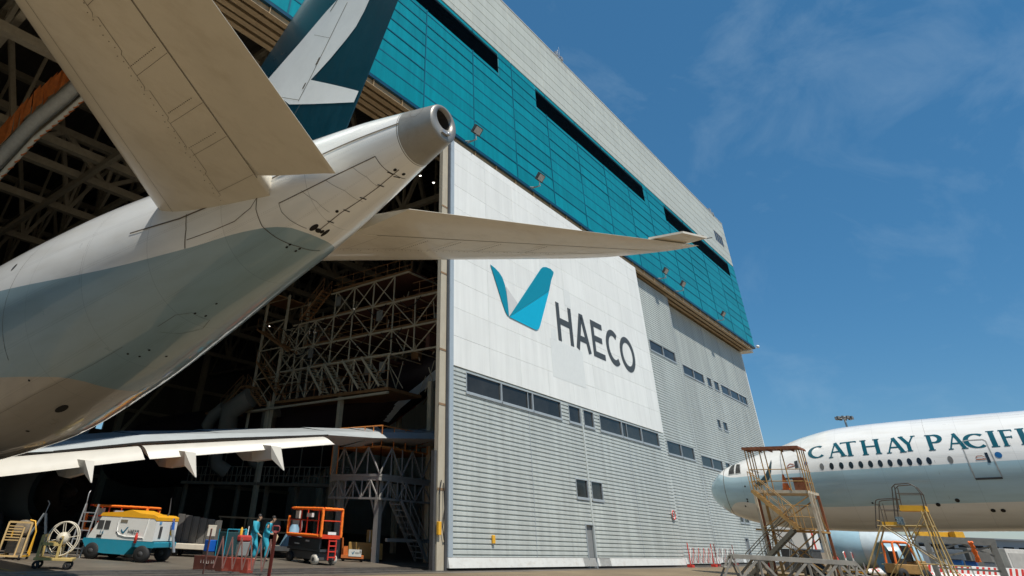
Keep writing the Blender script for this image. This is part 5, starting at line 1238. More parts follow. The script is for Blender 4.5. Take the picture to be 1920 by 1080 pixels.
container(1842, 58, 2.2, 1.9, (.18, .17, .15), 'brown grey cargo container behind the blue bins near the orange netting')
# ------------------------------------------------------------------ docking inside the hangar
dockm = mat('dock tube', (.55, .44, .28), .55, var=.12, dirt=.25, dcol=(.2, .12, .06)); docko = mat('dock orange edge', (.30, .14, .05), .6, var=.2); dockd = mat('dock deck', (.15, .06, .035), .7, var=.2)
DX = 30.0
dock = thing('aircraft_dock', (DX+3, 33, 0), 'tall tail dock of cream steel trusses and stairs deep in the hangar bay', 'work platform')
ys = [24.5+2.04*k for k in range(9)]
lv = [8.95, 11.0, 12.6, 14.5, 16.4]
g = MB()
for z in lv[1:4]: g.beam((DX, 22.4, z), (DX, 40 if z < 14 else 39.5, z), .105)
g.beam((DX, 27.2, 16.45), (DX, 35.3, 16.3), .105)
for k, y in enumerate(ys):
    t = 16.4 if 27 < y < 36 else 14.5
    if y < 39.5: g.beam((DX, y, 11.0), (DX, y, t), .075)
    if k < len(ys)-1:
        yn = ys[k+1]
        for z0, z1 in ((11.0, 12.6), (12.6, 14.5)): 
            if k % 2: g.beam((DX-.03, y, z0), (DX-.03, yn, z1), .06)
            else: g.beam((DX-.03, y, z1), (DX-.03, yn, z0), .06)
            if k > 4: g.beam((DX+.03, y, z1 if k % 2 else z0), (DX+.03, yn, z0 if k % 2 else z1), .055)
        if 27 < y < 34:
            g.beam((DX, y, 14.5 if k % 2 else 16.4), (DX, yn, 16.4 if k % 2 else 14.5), .065); g.beam((DX+.04, y, 16.4 if k % 2 else 14.5), (DX+.04, yn, 14.5 if k % 2 else 16.4), .055)
g.build('front_truss', dockm, dock)
g = MB()
for z in (11.0, 12.6, 14.5): g.beam((DX+6, 22.4, z), (DX+6, 40, z), .09)
for k, y in enumerate(ys):
    g.beam((DX+6, y, 11.0), (DX+6, y, 14.5), .065); 
    for z in (11, 12.6, 14.5): g.beam((DX, y, z), (DX+6, y, z), .06)
    if k < 8: g.beam((DX+6, y, 11.0), (DX+6, ys[k+1], 12.6), .055); g.beam((DX+6, ys[k+1], 12.6), (DX+6, y, 14.5), .055)
g.beam((DX, 27.2, 16.4), (DX+4.5, 27.2, 16.4), .1); g.beam((DX+4.5, 27.2, 16.4), (DX+4.5, 35, 16.4), .1)
g.build('rear_truss', dockm, dock)
for z, y0, y1 in ((16.5, 27.2, 35.3), (14.55, 24, 38), (12.65, 24.5, 38.0), (11.05, 30, 37)):
    g = MB(); g.bx(DX+.3, DX+5.5, y0, y1, z, z+.1); g.build('deck', dockd, dock)
    g = MB(); g.bx(DX+.1, DX+.28, y0, y1, z+.02, z+.2); g.build('deck_edge', docko, dock)
g = MB()
for z, y0, y1 in ((16.5, 27.2, 35.3), (14.55, 24, 27), (12.65, 24.5, 38.0)):
    for h in (.55, 1.1): g.tube((DX+.2, y0, z+h), (DX+.2, y1, z+h), .025)
    for y in np.arange(y0, y1, 1.2): g.tube((DX+.2, y, z), (DX+.2, y, z+1.1), .022)
g.build('railing', docko, dock)
# lower working bay with slanted ladders
g = MB(); g.bx(DX-.3, DX+3, 28.3, 40, 8.75, 8.93); g.build('lower_deck', docko, dock)
g = MB()
for y in (29.8, 31.7, 33.6, 35.4): stairs(g, (DX-.2, y-.9, 9.0), (DX-.2, y+1.0, 11.0), .7, 9, (1, 0, 0), rail=0)
g.build('ladder_flight', dockm, dock)
g = MB()
for y in np.arange(28.5, 40, 1.65): g.beam((DX-.2, y, 8.95), (DX-.2, y, 11.0), .08)
for k, y in enumerate(np.arange(28.5, 38.5, 1.65)): g.beam((DX-.18, y, 8.95 if k % 2 else 11), (DX-.18, y+1.65, 11 if k % 2 else 8.95), .06)
g.beam((DX-.2, 28.3, 11.0), (DX-.2, 40, 11.0), .1); g.beam((DX-.3, 28.3, 8.6), (DX-.3, 43.5, 8.4), .14); g.build('lower_frame', dockm, dock)
# stair tower at the far end
g = MB()
for x in (DX, DX+2.2):
    for y in (40.6, 43.5): g.beam((x, y, 6.5), (x, y, 17.2), .16)
    for z in (8.4, 10.8, 13.0, 15.2, 17.0): g.beam((x, 40.6, z), (x, 43.5, z), .09)
    for z0, z1 in ((8.4, 10.8), (10.8, 13.0), (13.0, 15.2)): g.beam((x, 40.6, z0), (x, 43.5, z1), .07); g.beam((x, 43.5, z0), (x, 40.6, z1), .07)
g.build('stair_tower', dockm, dock)
for p, q in (((DX-.4, 43.3, 14.6), (DX-.4, 38.6, 12.3)), ((DX-.4, 42.6, 12.0), (DX-.4, 39.2, 9.2)), ((DX-.4, 37.8, 14.5), (DX-.4, 35.4, 16.5)), ((DX-.4, 46.6, 8.6), (DX-.4, 44.0, 10.2)), ((DX-.4, 43.4, 10.2), (DX-.4, 41.0, 8.6))):
    g = MB(); stairs(g, p, q, .8, 9, (1, 0, 0)); g.build('flight', docko, dock)
for q in ((DX-.8, DX+.5, 43.2, 44.2, 10.15, 10.25), (DX-.8, DX+1.5, 46.4, 48.5, 8.5, 8.6), (DX-.8, DX+2, 41, 43.6, 17.0, 17.1)): g = MB(); g.bx(*q); g.build('landing', docko, dock)
g = MB()
for x in (DX, DX+6):
    for y in (25, 33, 41): g = MB(); g.beam((x, y, 0), (x, y, 9), .3); g.build('dock_column', dockm, dock)
# clutter that makes a working dock: boards, hoses, boxes, spare tubes
pb_ = mat('dock notice board', (.22, .20, .16), .6, var=.2)
for k in range(16):
    y = random.uniform(25, 38.5); z = random.choice((11.05, 12.65, 14.55)); hh = random.uniform(.4, 1.0); g = MB(); g.bx(DX+random.uniform(.3, 2.5), DX+random.uniform(2.6, 3.2), y, y+random.uniform(.3, .8), z+.12, z+.12+hh)
    g.build('tool_box', random.choice((dockd, docko, pb_, dockd)), dock)
for k in range(60):
    y = random.uniform(24.6, 42.5); x = DX+random.uniform(.2, 5.8); z = random.choice((8.9, 11.0, 12.6, 14.5)); g = MB(); g.tube((x, y, z), (x+random.uniform(-.3, .3), y+random.uniform(-1.2, 1.2), z+random.uniform(1.0, 2.2)), random.uniform(.025, .045), 6); g.build('spare_tube', dockm, dock)
g = MB()
for k in range(9):
    y = 26+1.6*k; z = 12.6 if k % 2 else 14.5; g.path([(DX-.06, y, z), (DX-.1, y+.5, z-.5), (DX-.08, y+1.2, z-.62), (DX-.06, y+1.9, z-.05)], .03, 6)
g.build('hose', black, dock)
for k, (y, z) in enumerate(((30.2, 9.9), (28.9, 9.9), (29.5, 13.4), (36.5, 11.7), (34, 15.2))):
    g = MB(); g.bx(DX-.12, DX-.08, y, y+.55, z, z+.7); g.build('notice_board', pb_, dock)
g = MB()
for y0 in np.arange(28.4, 40, .9): g.tube((DX-.28, y0, 8.9), (DX-.28, y0, 9.95), .022, 6)
for h in (9.4, 9.95): g.tube((DX-.28, 28.3, h), (DX-.28, 40, h), .022, 6)
g.build('lower_railing', docko, dock)
# ducts
for (px, pts_t, r_) in (([(425, 815), (432, 770), (470, 745)], 46, .75), ([(500, 820), (506, 775), (520, 768)], 46, .6), ([(388, 800), (400, 780), (420, 765)], 48, .5)):
    g = MB(); g.path([dep(p, pts_t) for p in px], r_, 14); tag(g.build('air_duct', mat('duct lagging', (.21, .17, .12), .7, var=.1)), {425: 'thick pale air duct below the tail dock, largest of the group', 500: 'pale air duct right of the largest duct below the tail dock', 388: 'slim pale air duct left of the largest duct'}[px[0][0]], 'duct', 'air ducts below the tail dock')
for pts, lb in (([(405, 845), (405, 870), (425, 885)], 'elbow duct below the wing, near the middle flap fairing'), ([(475, 845), (476, 862), (492, 872)], 'elbow duct between the two right flap fairings below the wing')):
    g = MB(); g.path([dep(p, 44) for p in pts], .5, 14); tag(g.build('air_duct', MATS['duct lagging']), lb, 'duct', 'air ducts below the tail dock')
# second aircraft in the shade of the bay: only its swooping tail livery shows
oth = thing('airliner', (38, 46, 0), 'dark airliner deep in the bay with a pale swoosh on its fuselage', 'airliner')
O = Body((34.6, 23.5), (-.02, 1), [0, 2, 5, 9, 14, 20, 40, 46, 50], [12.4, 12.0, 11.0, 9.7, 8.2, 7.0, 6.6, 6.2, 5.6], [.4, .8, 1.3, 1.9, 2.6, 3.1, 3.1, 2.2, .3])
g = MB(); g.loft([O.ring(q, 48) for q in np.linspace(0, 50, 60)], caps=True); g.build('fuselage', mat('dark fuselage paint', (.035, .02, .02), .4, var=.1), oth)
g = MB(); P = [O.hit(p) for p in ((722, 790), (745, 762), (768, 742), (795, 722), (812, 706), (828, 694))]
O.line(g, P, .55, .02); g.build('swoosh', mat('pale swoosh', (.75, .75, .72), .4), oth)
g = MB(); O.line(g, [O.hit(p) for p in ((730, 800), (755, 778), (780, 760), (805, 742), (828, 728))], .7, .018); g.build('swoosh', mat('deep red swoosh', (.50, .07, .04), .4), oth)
# low work platform at the right of the bay
wp0 = dep((712, 888), 31); x0, y0 = wp0[0], wp0[1]; zdk = wp0[2]
lowp = thing('work_platform', (x0+3, y0+3, 0), 'low grey steel work platform with truss legs and orange railed upper deck', 'work platform')
x1, y1 = x0+8.5, onX((620, 894), x0)[1]; zt_ = zdk+1.25; pg = mat('platform grey', (.30, .29, .27), .55, var=.12, dirt=.2)
g = MB(); g.bx(x0, x1, y0, y1, zdk-.12, zdk); g.bx(x0, x1, y0+.02, y0+.12, zdk-.3, zdk-.121); g.bx(x0+.02, x0+.12, y0+.13, y1, zdk-.3, zdk-.121); g.build('lower_deck', pg, lowp)
g = MB(); g.bx(x0+.2, x0+5, y0+.2, y1-.2, zt_, zt_+.08); g.build('upper_deck', mat('orange deck edge', (.50, .20, .05), .6, var=.15), lowp)
def wtr(g, a, b, za, zb, n, wq):
    a, b = V(*a), V(*b)
    for k in range(n):
        p, m_, q = a+(b-a)*k/n, a+(b-a)*(k+.5)/n, a+(b-a)*(k+1)/n; u, v = V(0, 0, za), V(0, 0, zb)
        g.beam(p+u, m_+v, wq); g.beam(m_+v, q+u, wq); g.beam(m_+u, m_+v, wq*.8); g.beam(p+u, p+v, wq*.8)
g = MB(); wtr(g, (x0, y0, 0), (x1, y0, 0), zdk, zt_, 5, .06); wtr(g, (x0, y0, 0), (x0, y1, 0), zdk, zt_, 2, .06); wtr(g, (x0, y0, 0), (x1, y0, 0), zdk-1.1, zdk-.3, 6, .06); wtr(g, (x0, y0, 0), (x0, y1, 0), zdk-1.1, zdk-.3, 3, .06)
g.beam((x0, y0, zdk-1.1), (x1, y0, zdk-1.1), .09); g.beam((x0, y0, zdk-1.1), (x0, y1, zdk-1.1), .09); g.build('truss', pg, lowp)
for (x, y) in ((x0+.35, y0+.3), (x0+.35, y1-.6), (x0+7.5, y0+.3), (x0+7.5, y1-.6)):
    g = MB(); g.beam((x, y, 0), (x, y, zdk-.3), .28); g.beam((x, y, 1.6), (x+.9, y, zdk-.35), .09); g.beam((x, y, 1.6), (x, y+.9, zdk-.35), .09); g.build('leg', pg, lowp)
om = mat('orange rail', (.62, .22, .05), .55, var=.15)
g = MB()
for a, b in (((x0+.2, y0+.2), (x0+5, y0+.2)), ((x0+.2, y0+.2), (x0+.2, y1-.2)), ((x0+5, y0+.2), (x0+5, y1-.2))):
    for h in (.5, 1.05): g.tube((*a, zt_+h), (*b, zt_+h), .03)
    n = 5
    for k in range(n+1): p = V(*a)+(V(*b)-V(*a))*k/n; g.tube((*p, zt_), (*p, zt_+1.05), .035)
g.tube((x0-.05, y1, zdk), (x0-.05, y1, zt_+1), .03); g.tube((x0-.05, y1-.5, zdk), (x0-.05, y1-.5, zt_+1), .03)
g.build('railing', om, lowp)
g = MB(); g.beam((x0+.6, y0+1.2, zt_+.2), (x0+3.6, y0+1.2, zt_+1.0), .12, .3); g.beam((x0+.6, y0+1.25, zt_+1.0), (x0+3.6, y0+1.25, zt_+.2), .12, .3); g.build('scissor_arm', galv, lowp)
g = MB(); stairs(g, (x0+3.2, y0-.3, .1), (x0+1.0, y0-.3, 2.6), .8, 10, (0, 1, 0)); g.beam((x0+.4, y0-.35, .95), (x0+9, y0-.35, .95), .14); g.build('flight', pg, lowp)
# ------------------------------------------------------------------ kit on the hangar floor
# ground power unit
def gpu():
    t = thing('ground_power_unit', (0, 0, 0)); L, W = 2.85, 1.5
    hull = mat('unit white', (.74, .73, .68), .4, var=.03, dirt=.1); top = mat('unit amber top', (.82, .40, .02), .4, var=.04, dirt=.1)
    # local: x along length (0 rear .. L front), y width 0..W
    prof = [(0, .82), (0, 1.62), (.12, 1.72), (L-.42, 1.72), (L-.02, .88), (L-.02, .82)]
    g = MB(); g.loft([[V(x, y, z) for x, z in prof] for y in (0, .04, W-.04, W)], smooth=False); body = g.build('body', hull, t, bevel=.03)
    ptop = [(-.01, 1.625), (-.01, 1.80), (.15, 1.86), (.75, 1.9), (1.2, 2.03), (1.6, 1.93), (L-.4, 1.86), (L-.33, 1.76), (L-.36, 1.725), (.12, 1.725)]
    g = MB(); g.loft([[V(x, y, z) for x, z in ptop] for y in (-.012, .05, W-.05, W+.012)], smooth=False); g.build('roof_hood', top, t, bevel=.025)
    pch = [(-.1, .58), (-.1, .8), (L+.12, .815), (L+.16, .72), (L-.15, .32), (L-.9, .26), (1.05, .26), (.8, .58)]
    g = MB(); g.loft([[V(x, y, z) for x, z in pch] for y in (-.03, W+.03)], smooth=False); g.build('chassis', teal_paint, t, bevel=.03)
    for x, sw in ((.35, 1), (L-.35, 1)):
        for y in (.05, W-.05):
            g = MB(); g.lathe([(.12, -.13), (.27, -.13), (.33, -.07), (.33, .07), (.27, .13), (.12, .13)], (x, y, .335), (0, 1, 0), 22); w_ = g.build('wheel', rubber, t)
            g = MB(); g.lathe([(.001, -.135), (.15, -.12), (.15, .12), (.001, .135)], (x, y, .335), (0, 1, 0), 16); g.build('hub', dark_steel, w_)
    # long side (y = 0) details
    g = MB(); g.bx(.08, .9, -.02, -.006, .95, 1.58)
    bead = mat('raised white edge', (.80, .79, .75), .35)
    g = MB(); g.path([(.42, -.012, .9), (.35, -.012, 1.7)], .02, 6); g.path([(.42, -.012, .95), (1.2, -.012, .96), (1.5, -.012, 1.02), (1.62, -.012, 1.15), (1.64, -.012, 1.5), (1.58, -.012, 1.7)], .02, 6); g.build('panel_bead', bead, t)
    g = MB(); g.bx(L-.58, L-.32, -.012, .0, 1.2, 1.55); g.bx(L-.86, L-.63, -.012, .0, 1.2, 1.55); g.build('grille', dark_steel, t)
    g = MB(); g.bx(1.25, 1.55, -.012, .0, 1.5, 1.62); g.build('grille', mat('bronze grille', (.2, .17, .12), .5), t)
    g = MB(); g.bx(L-1.3, L-1.2, -.014, .0, 1.08, 1.16); g.bx(L-.62, L-.4, -.02, .0, .86, .97); g.build('socket', black, t)
    # V mark and lettering on the side, reading left (front) to right (rear)
    e1 = mat('unit emblem', (.0, .14, .24), .4); g = MB()
    X = lambda x: 1.42-x
    g.prism([(X(0), 1.24), (X(.06), 1.14), (X(.10), 1.15), (X(.22), 1.33), (X(.27), 1.34), (X(.11), 1.08), (X(.05), 1.08), (X(-.03), 1.22)], (0, -.008, 0), (1, 0, 0), (0, 0, 1), .01); g.build('emblem', e1, t)
    def rl(s, x, z, h, m, par, y=-.016):
        """tiny block letters reading towards -x (so they read left to right from the side)"""
        F = {'H': [((0, 0), (0, 1)), ((.6, 0), (.6, 1)), ((0, .5), (.6, .5))], 'A': [((0, 0), (.3, 1)), ((.6, 0), (.3, 1)), ((.12, .35), (.48, .35))], 'E': [((0, 0), (0, 1)), ((0, 1), (.55, 1)), ((0, .5), (.5, .5)), ((0, 0), (.55, 0))], 'C': [((.6, .9), (.1, 1)), ((.1, 1), (0, .5)), ((0, .5), (.1, 0)), ((.1, 0), (.6, .1))], 'O': [((.1, 0), (0, .5)), ((0, .5), (.1, 1)), ((.1, 1), (.5, 1)), ((.5, 1), (.6, .5)), ((.6, .5), (.5, 0)), ((.5, 0), (.1, 0))], '1': [((.3, 0), (.3, 1)), ((.3, 1), (.1, .8))], '6': [((.5, 1), (.1, .6)), ((.1, .6), (0, .2)), ((0, .2), (.3, 0)), ((.3, 0), (.55, .25)), ((.55, .25), (.3, .5)), ((.3, .5), (.05, .4))], '8': [((.3, 1), (.05, .75)), ((.05, .75), (.55, .25)), ((.55, .25), (.3, 0)), ((.3, 0), (.05, .25)), ((.05, .25), (.55, .75)), ((.55, .75), (.3, 1))]}
        g = MB()
        for i, ch in enumerate(s):
            for a, b in F[ch]: g.beam((x-h*(.8*i+a[0]), y, z+h*a[1]), (x-h*(.8*i+b[0]), y, z+h*b[1]), .006, h*.16, upv=(0, 1, 0))
        return g.build('lettering', m, par)
    rl('HAECO', 1.12, 1.12, .12, char, t); rl('16', L-.5, 1.02, .12, e1, t)
    # rear end (x = 0): control panel, labels, tow bar
    g = MB(); g.bx(-.012, 0, .3, .48, .95, 1.42); g.build('control_panel', dark_steel, t)
    g = MB(); g.bx(-.014, 0, .22, .36, 1.5, 1.6); g.build('notice', mat('blue notice', (.1, .3, .55), .5), t)
    g = MB(); g.bx(-.014, 0, 1.1, 1.3, 1.42, 1.58); g.build('notice', mat('grey notice', (.3, .3, .35), .5), t)
    g = MB(); g.lathe([(.14, 0), (.14, .02), (.001, .02)], (0, 1.2, 1.2), (-1, 0, 0), 16); g.build('warning_disc', yellow, t)
    g = MB(); g.beam((-.45, .9, .42), (-.16, .98, 1.30), .09, .07); g.build('tow_bar', galv, t); g = MB(); g.beam((-.16, .98, 1.302), (-.10, 1.0, 1.6), .09, .07); g.path([(-.10+.0, 1.0+.06*math.cos(a), 1.68+.07*math.sin(a)) for a in [2*math.pi*k/12 for k in range(12)]], .018, 6, closed=True); g.build('tow_bar_head', mat('blue bar paint', (.02, .1, .4), .4), t)
    g = MB(); g.path([(.15, .9, 1.85), (.12, .92, 2.0), (.2, .95, 2.6)], [.03, .03, .012], 6); g.build('aerial', dark_steel, t)
    g = MB(); g.lathe([(.001, 0), (.055, .02), (.055, .3), (.03, .36), (.02, .42)], (.66, -.10, .72), (0, 0, 1), 12); g.build('fire_bottle', red_paint, t)
    return t
u = gpu(); c = gnd(303, 22.4)
la = unit(V(-.45, .893))
place(u, gnd(276, 22.0), math.atan2(la[1], la[0])); u.scale = (1.02, -.95, .80)
tag(u, 'white ground power unit with amber hood and teal chassis on rubber wheels', 'power unit')
# local +y must point to the far side: mirror check handled by choosing the near corner as origin
def scissor_lift(mr, mo):
    """stowed scissor lift: x length 0..L, y width 0..W (y = 0 is the near long side)"""
    t = thing('scissor_lift', (0, 0, 0)); L, W = 2.3, .8
    g = MB(); g.bx(.1, L-.1, .06, W-.06, .16, .46); g.build('chassis', dark_steel, t, bevel=.03)
    g = MB(); g.bx(.02, L-.02, .01, W-.01, .47, .56); g.build('base_frame', mat('charcoal frame', (.05, .055, .06), .45, dirt=.2), t)
    g = MB()
    for k in range(4):
        z = .6+.085*k
        for y in (.08, W-.08): g.beam((.15, y, z), (L-.15, y, z+.06), .05, .07); g.beam((.15, y+.03, z+.06), (L-.15, y+.03, z), .05, .07)
    g.build('scissor_stack', mat('stack black', (.03, .033, .036), .4, var=.2), t)
    g = MB(); g.bx(.05, L-.1, -.005, .02, .57, .92); g.build('side_cover', mat('cover black', (.028, .03, .034), .45), t)
    g = MB(); g.bx(.75, 1.0, -.012, -.006, .8, .86); g.bx(1.4, 1.75, -.012, -.006, .68, .72); g.build('decal', mat('decal grey', (.5, .5, .5), .5), t)
    for x in (.3, L-.3):
        for y in (.02, W-.02):
            g = MB(); g.lathe([(.07, -.08), (.17, -.08), (.19, -.04), (.19, .04), (.17, .08), (.07, .08)], (x, y, .193), (0, 1, 0), 20); w_ = g.build('wheel', mat('pale solid tyre', (.55, .52, .45), .6, dirt=.3) if x < 1 else rubber, t)
            g = MB(); g.lathe([(.001, -.085), (.08, -.07), (.08, .07), (.001, .085)], (x, y, .193), (0, 1, 0), 12); g.build('hub', dark_steel, w_)
    g = MB(); g.bx(-.02, L+.05, -.02, W+.02, .95, 1.08); g.build('platform', mr, t)
    zt = 2.05
    g = MB()
    for y in (.0, W):
        g.tube((0, y, 1.08), (0, y, zt), .028); g.tube((L, y, 1.08), (L, y, zt-.3 if y == 0 else zt), .028); g.tube((1.5, y, 1.08), (1.5, y, zt), .028)
        g.tube((0, y, zt), (L-.15, y, zt), .028); g.tube((0, y, 1.6), (L, y, 1.6), .022)
    for x in (0, L): g.tube((x, 0, 1.6), (x, W, 1.6), .022); g.tube((x, 0, zt), (x, W, zt), .028)
    g.build('guard_rail', mr, t)
    g = MB()
    def pad(p, q):
        p, q = V(*p), V(*q); n = max(4, int(np.linalg.norm(q-p)/.06)); g.path([p+(q-p)*k/n+V(*(random.uniform(-.006, .006) for _ in range(3))) for k in range(n+1)], [.05+.009*(k % 2) for k in range(n+1)], 8)
    pad((0, -.03, zt), (L-.2, -.03, zt)); pad((0, -.03, 1.0), (0, -.03, zt)); pad((0, W+.03, 1.0), (0, W+.03, zt)); pad((-.02, 0, zt), (-.02, W, zt)); pad((.1, -.05, 1.04), (L, -.05, 1.04)); pad((L+.02, -.03, 1.0), (L+.02, -.03, 1.75)); pad((0, W+.03, zt), (L-.2, W+.03, zt))
    g.build('foam_padding', mo, t)
    g = MB(); g.bx(-.03, -.012, .25, .6, 1.1, 1.2); g.build('decal', white, t)
    g = MB()
    for y in (.28, .58): g.beam((-.1, y, .2), (-.1, y, .92), .05, .04)
    for z in (.3, .5, .7, .88): g.beam((-.1, .28, z), (-.1, .58, z), .05, .04)
    g.build('ladder', red_paint, t)
    g = MB(); g.bx(1.75, 2.0, .05, .16, 1.65, 1.95); g.build('control_box', mat('pale control box', (.6, .58, .5), .5), t)
    for q in ((1.1, 1.45, .2, .3, 1.72, 1.88), (1.65, 2.1, .01, .03, 1.4, 1.58)): g = MB(); g.bx(*q); g.build('document_pouch', mat('document white', (.6, .6, .56), .5), t)
    g = MB(); g.path([(1.5, .03, 1.62), (1.48, .05, 1.4), (1.55, .1, 1.2), (1.6, .05, 1.09)], .02, 6); g.build('cable', white, t)
    return t
oran = mat('orange foam padding', (.95, .20, .015), .75, var=.12); lred = mat('lift red', (.60, .045, .01), .45, var=.08)
lf = scissor_lift(lred, oran)
ll = unit(V(.2, .98)); place(lf, gpx(597, 1060.5), math.atan2(ll[1], ll[0])); lf.scale = (1.35, -1.18, 1.0)
tag(lf, 'red scissor lift with orange padded rails and dark stowed chassis on the sunlit floor', 'scissor lift')
lf2 = copy_tree(lf); place(lf2, gpx(255, 1047), math.atan2(la[1], la[0])); lf2.scale = (1.25, -1, .84); tag(lf2, 'orange padded scissor lift half hidden behind the white power unit', 'scissor lift')
# hose reel cart
def reel_cart():
    t = thing('reel_cart', (0, 0, 0)); L, W = 1.3, .8; fr = mat('cart ochre', (.52, .38, .13), .55, var=.12, dirt=.35, dcol=(.25, .15, .06)); cr_ = mat('reel cream', (.62, .56, .44), .5, var=.08, dirt=.2)
    g = MB(); g.bx(0, L, 0, W, .26, .34); g.build('base', fr, t, bevel=.01)
    g = MB()
    for y in (.05, W-.05):
        g.beam((.1, y, .34), (.1, y, 1.02), .1, .06); g.beam((.75, y, .34), (.75, y, 1.0), .09, .06); g.beam((.1, y, .75), (.75, y, .75), .06, .1)
    g.beam((.1, .05, 1.0), (.1, W-.05, 1.0), .06); g.build('frame', fr, t)
    for y in (.2, W-.2):
        g = MB(); R_ = .52; c_ = V(.72, y, .92)
        g.path([c_+V(R_*math.cos(a), 0, R_*math.sin(a)) for a in [2*math.pi*k/36 for k in range(36)]], .022, 8, closed=True)
        for k in range(8): a = 2*math.pi*k/8+.2; g.tube(c_, c_+V(R_*math.cos(a), 0, R_*math.sin(a)), .014)
        g.build('reel_rim', cr_, t)
    g = MB(); g.lathe([(.001, -.26), (.2, -.25), (.2, .25), (.001, .26)], (.72, W/2, .92), (0, 1, 0), 26); g.build('reel_drum', cr_, t)
    g = MB(); g.lathe([(.001, -.45), (.05, -.44), (.05, .44), (.001, .45)], (.72, W/2, .92), (0, 1, 0), 12); g.build('axle', dark_steel, t)
    for x in (.12, L-.15):
        for y in (.08, W-.08): g = MB(); g.lathe([(.04, -.04), (.12, -.04), (.125, 0), (.12, .04), (.04, .04)], (x, y, .127), (0, 1, 0), 16); g.build('caster', rubber, t)
    return t
rc = reel_cart(); place(rc, gpx(56, 1067), math.atan2(-.55, .83)); rc.scale = (.84, .84, .84); tag(rc, 'ochre wheeled cart with a big spoked cream hose reel', 'reel cart')
# yellow frame stand at far left
st_ = thing('frame_stand', (0, 0, 0)); fr = mat('stand cream yellow', (.62, .42, .18), .55, var=.1, dirt=.3)
g = MB(); 
for x in (0, .85): g.beam((x, 0, .1), (x, .12, 1.2), .06)
g.beam((0, .12, 1.2), (.85, .12, 1.2), .06); g.beam((0, 0, .12), (.85, 0, .12), .09, .05)
for k in range(6): g.beam((.05, .05+.02*k, .62+.09*k), (.55, .05+.02*k, .62+.09*k), .05, .03)
g.beam((.6, .02, .12), (.62, .08, 1.05), .05); g.build('front_frame', fr, st_)
g = MB(); 
for x in (0, .85): g.beam((x, .9, .1), (x, .8, .9), .05); g.beam((x, 0, .12), (x, .9, .12), .06)
g.path([(.9, .5, .2), (.95, .5, .9), (.8, .5, 1.25), (.6, .5, 1.28)], .03, 8); g.build('rear_frame', yellow, st_)
g = MB(); g.box((.4, .55, .45), (.6, .6, .5)); g.lathe([(.001, -.2), (.28, -.2), (.28, .2), (.001, .2)], (.42, .55, 1.0), (0, 1, 0), 20); g.build('equipment', mat('dusty machine', (.22, .18, .13), .6, var=.3, dirt=.4), st_, bevel=.02)
for x in (.05, .8):
    for y in (0, .9): g = MB(); g.lathe([(.03, -.03), (.08, -.03), (.08, .03), (.03, .03)], (x, y, .082), (1, 0, 0), 12); g.build('caster', rubber, st_)
place(st_, gpx(-8, 1049), math.atan2(-.62, .78)); st_.scale = (.9, .9, .9); tag(st_, 'yellow wheeled frame stand with slatted front at the far left', 'stand')
# step ladder behind
def step_ladder(h, label, loc, rz, grp=None):
    t = thing('step_ladder', (0, 0, 0)); g = MB()
    for x in (0, .5): g.beam((x, 0, 0), (x, .45, h), .05); g.beam((x, 1.0, 0), (x, .5, h), .04)
    g.build('rails', galv, t); g = MB(); n = int(h/.28)
    for k in range(1, n): g.beam((.02, .45*k/n, h*k/n), (.48, .45*k/n, h*k/n), .1, .03)
    g.build('steps', galv, t); 
    for x in (0, .5): g = MB(); g.path([(x, .45, h), (x, .4, h+.35), (x, .5, h+.45)], .02, 6); g.build('hand_hoop', galv, t); place(t, loc, rz); tag(t, label, 'step ladder', grp); return t
step_ladder(1.75, 'tall aluminium step ladder left of the white power unit', gpx(124, 1045), math.atan2(-.7, .7))
step_ladder(1.35, 'shaded step ladder standing behind the cream hose reel', gpx(84, 1036), 1.1)
# white panels leaning on a flat dolly
fd = gpx(396, 1047); la2 = unit(V(-.66, .75, 0)); lb2 = V(-la2[1], la2[0], 0)*-1
doll = thing('flat_dolly', fd, 'long low cream dolly under the upright panels right of the power unit', 'dolly')
def L2W(x, y, z): return fd+la2*x+lb2*y+V(0, 0, z)
R_ = np.array([la2, lb2, V(0, 0, 1)]).T; dm = mat('cream dolly', (.66, .60, .48), .5, var=.06, dirt=.25)
g = MB(); g.box(L2W(1.0, .5, .38), (2.6, 1.2, .2), R=R_); g.build('bed', dm, doll, bevel=.02)
for x in (.0, 1.7):
    for y in (.1, .9): g = MB(); g.lathe([(.04, -.04), (.13, -.04), (.13, .04), (.04, .04)], L2W(x, y, .142), lb2, 14); g.build('caster', rubber, doll)
pan = mat('grey panel', (.115, .11, .10), .5, var=.08, dirt=.2)
for k in range(6):
    t = thing('leaning_panel', L2W(.1+.36*k, .5, .48), ['narrow grey panel upright at the right end of the cream dolly', 'second grey panel from the right on the cream dolly', 'third grey panel from the right on the cream dolly', 'third grey panel from the left on the cream dolly', 'second grey panel from the left on the cream dolly', 'tall grey panel at the left end of the cream dolly by the power unit'][k], 'panel', 'upright panels on the cream dolly')
    g = MB(); h = .92+.035*k; g.box(L2W(.1+.36*k, .5+.03*k, .482+h/2), (.33, .05, h), R=R_); g.build('sheet', pan, t, bevel=.01); g = MB(); g.box(L2W(.1+.36*k+.1, .5+.03*k-.03, .482+h/2), (.03, .012, h*.85), R=R_); g.build('edge_strip', dark_steel, t)
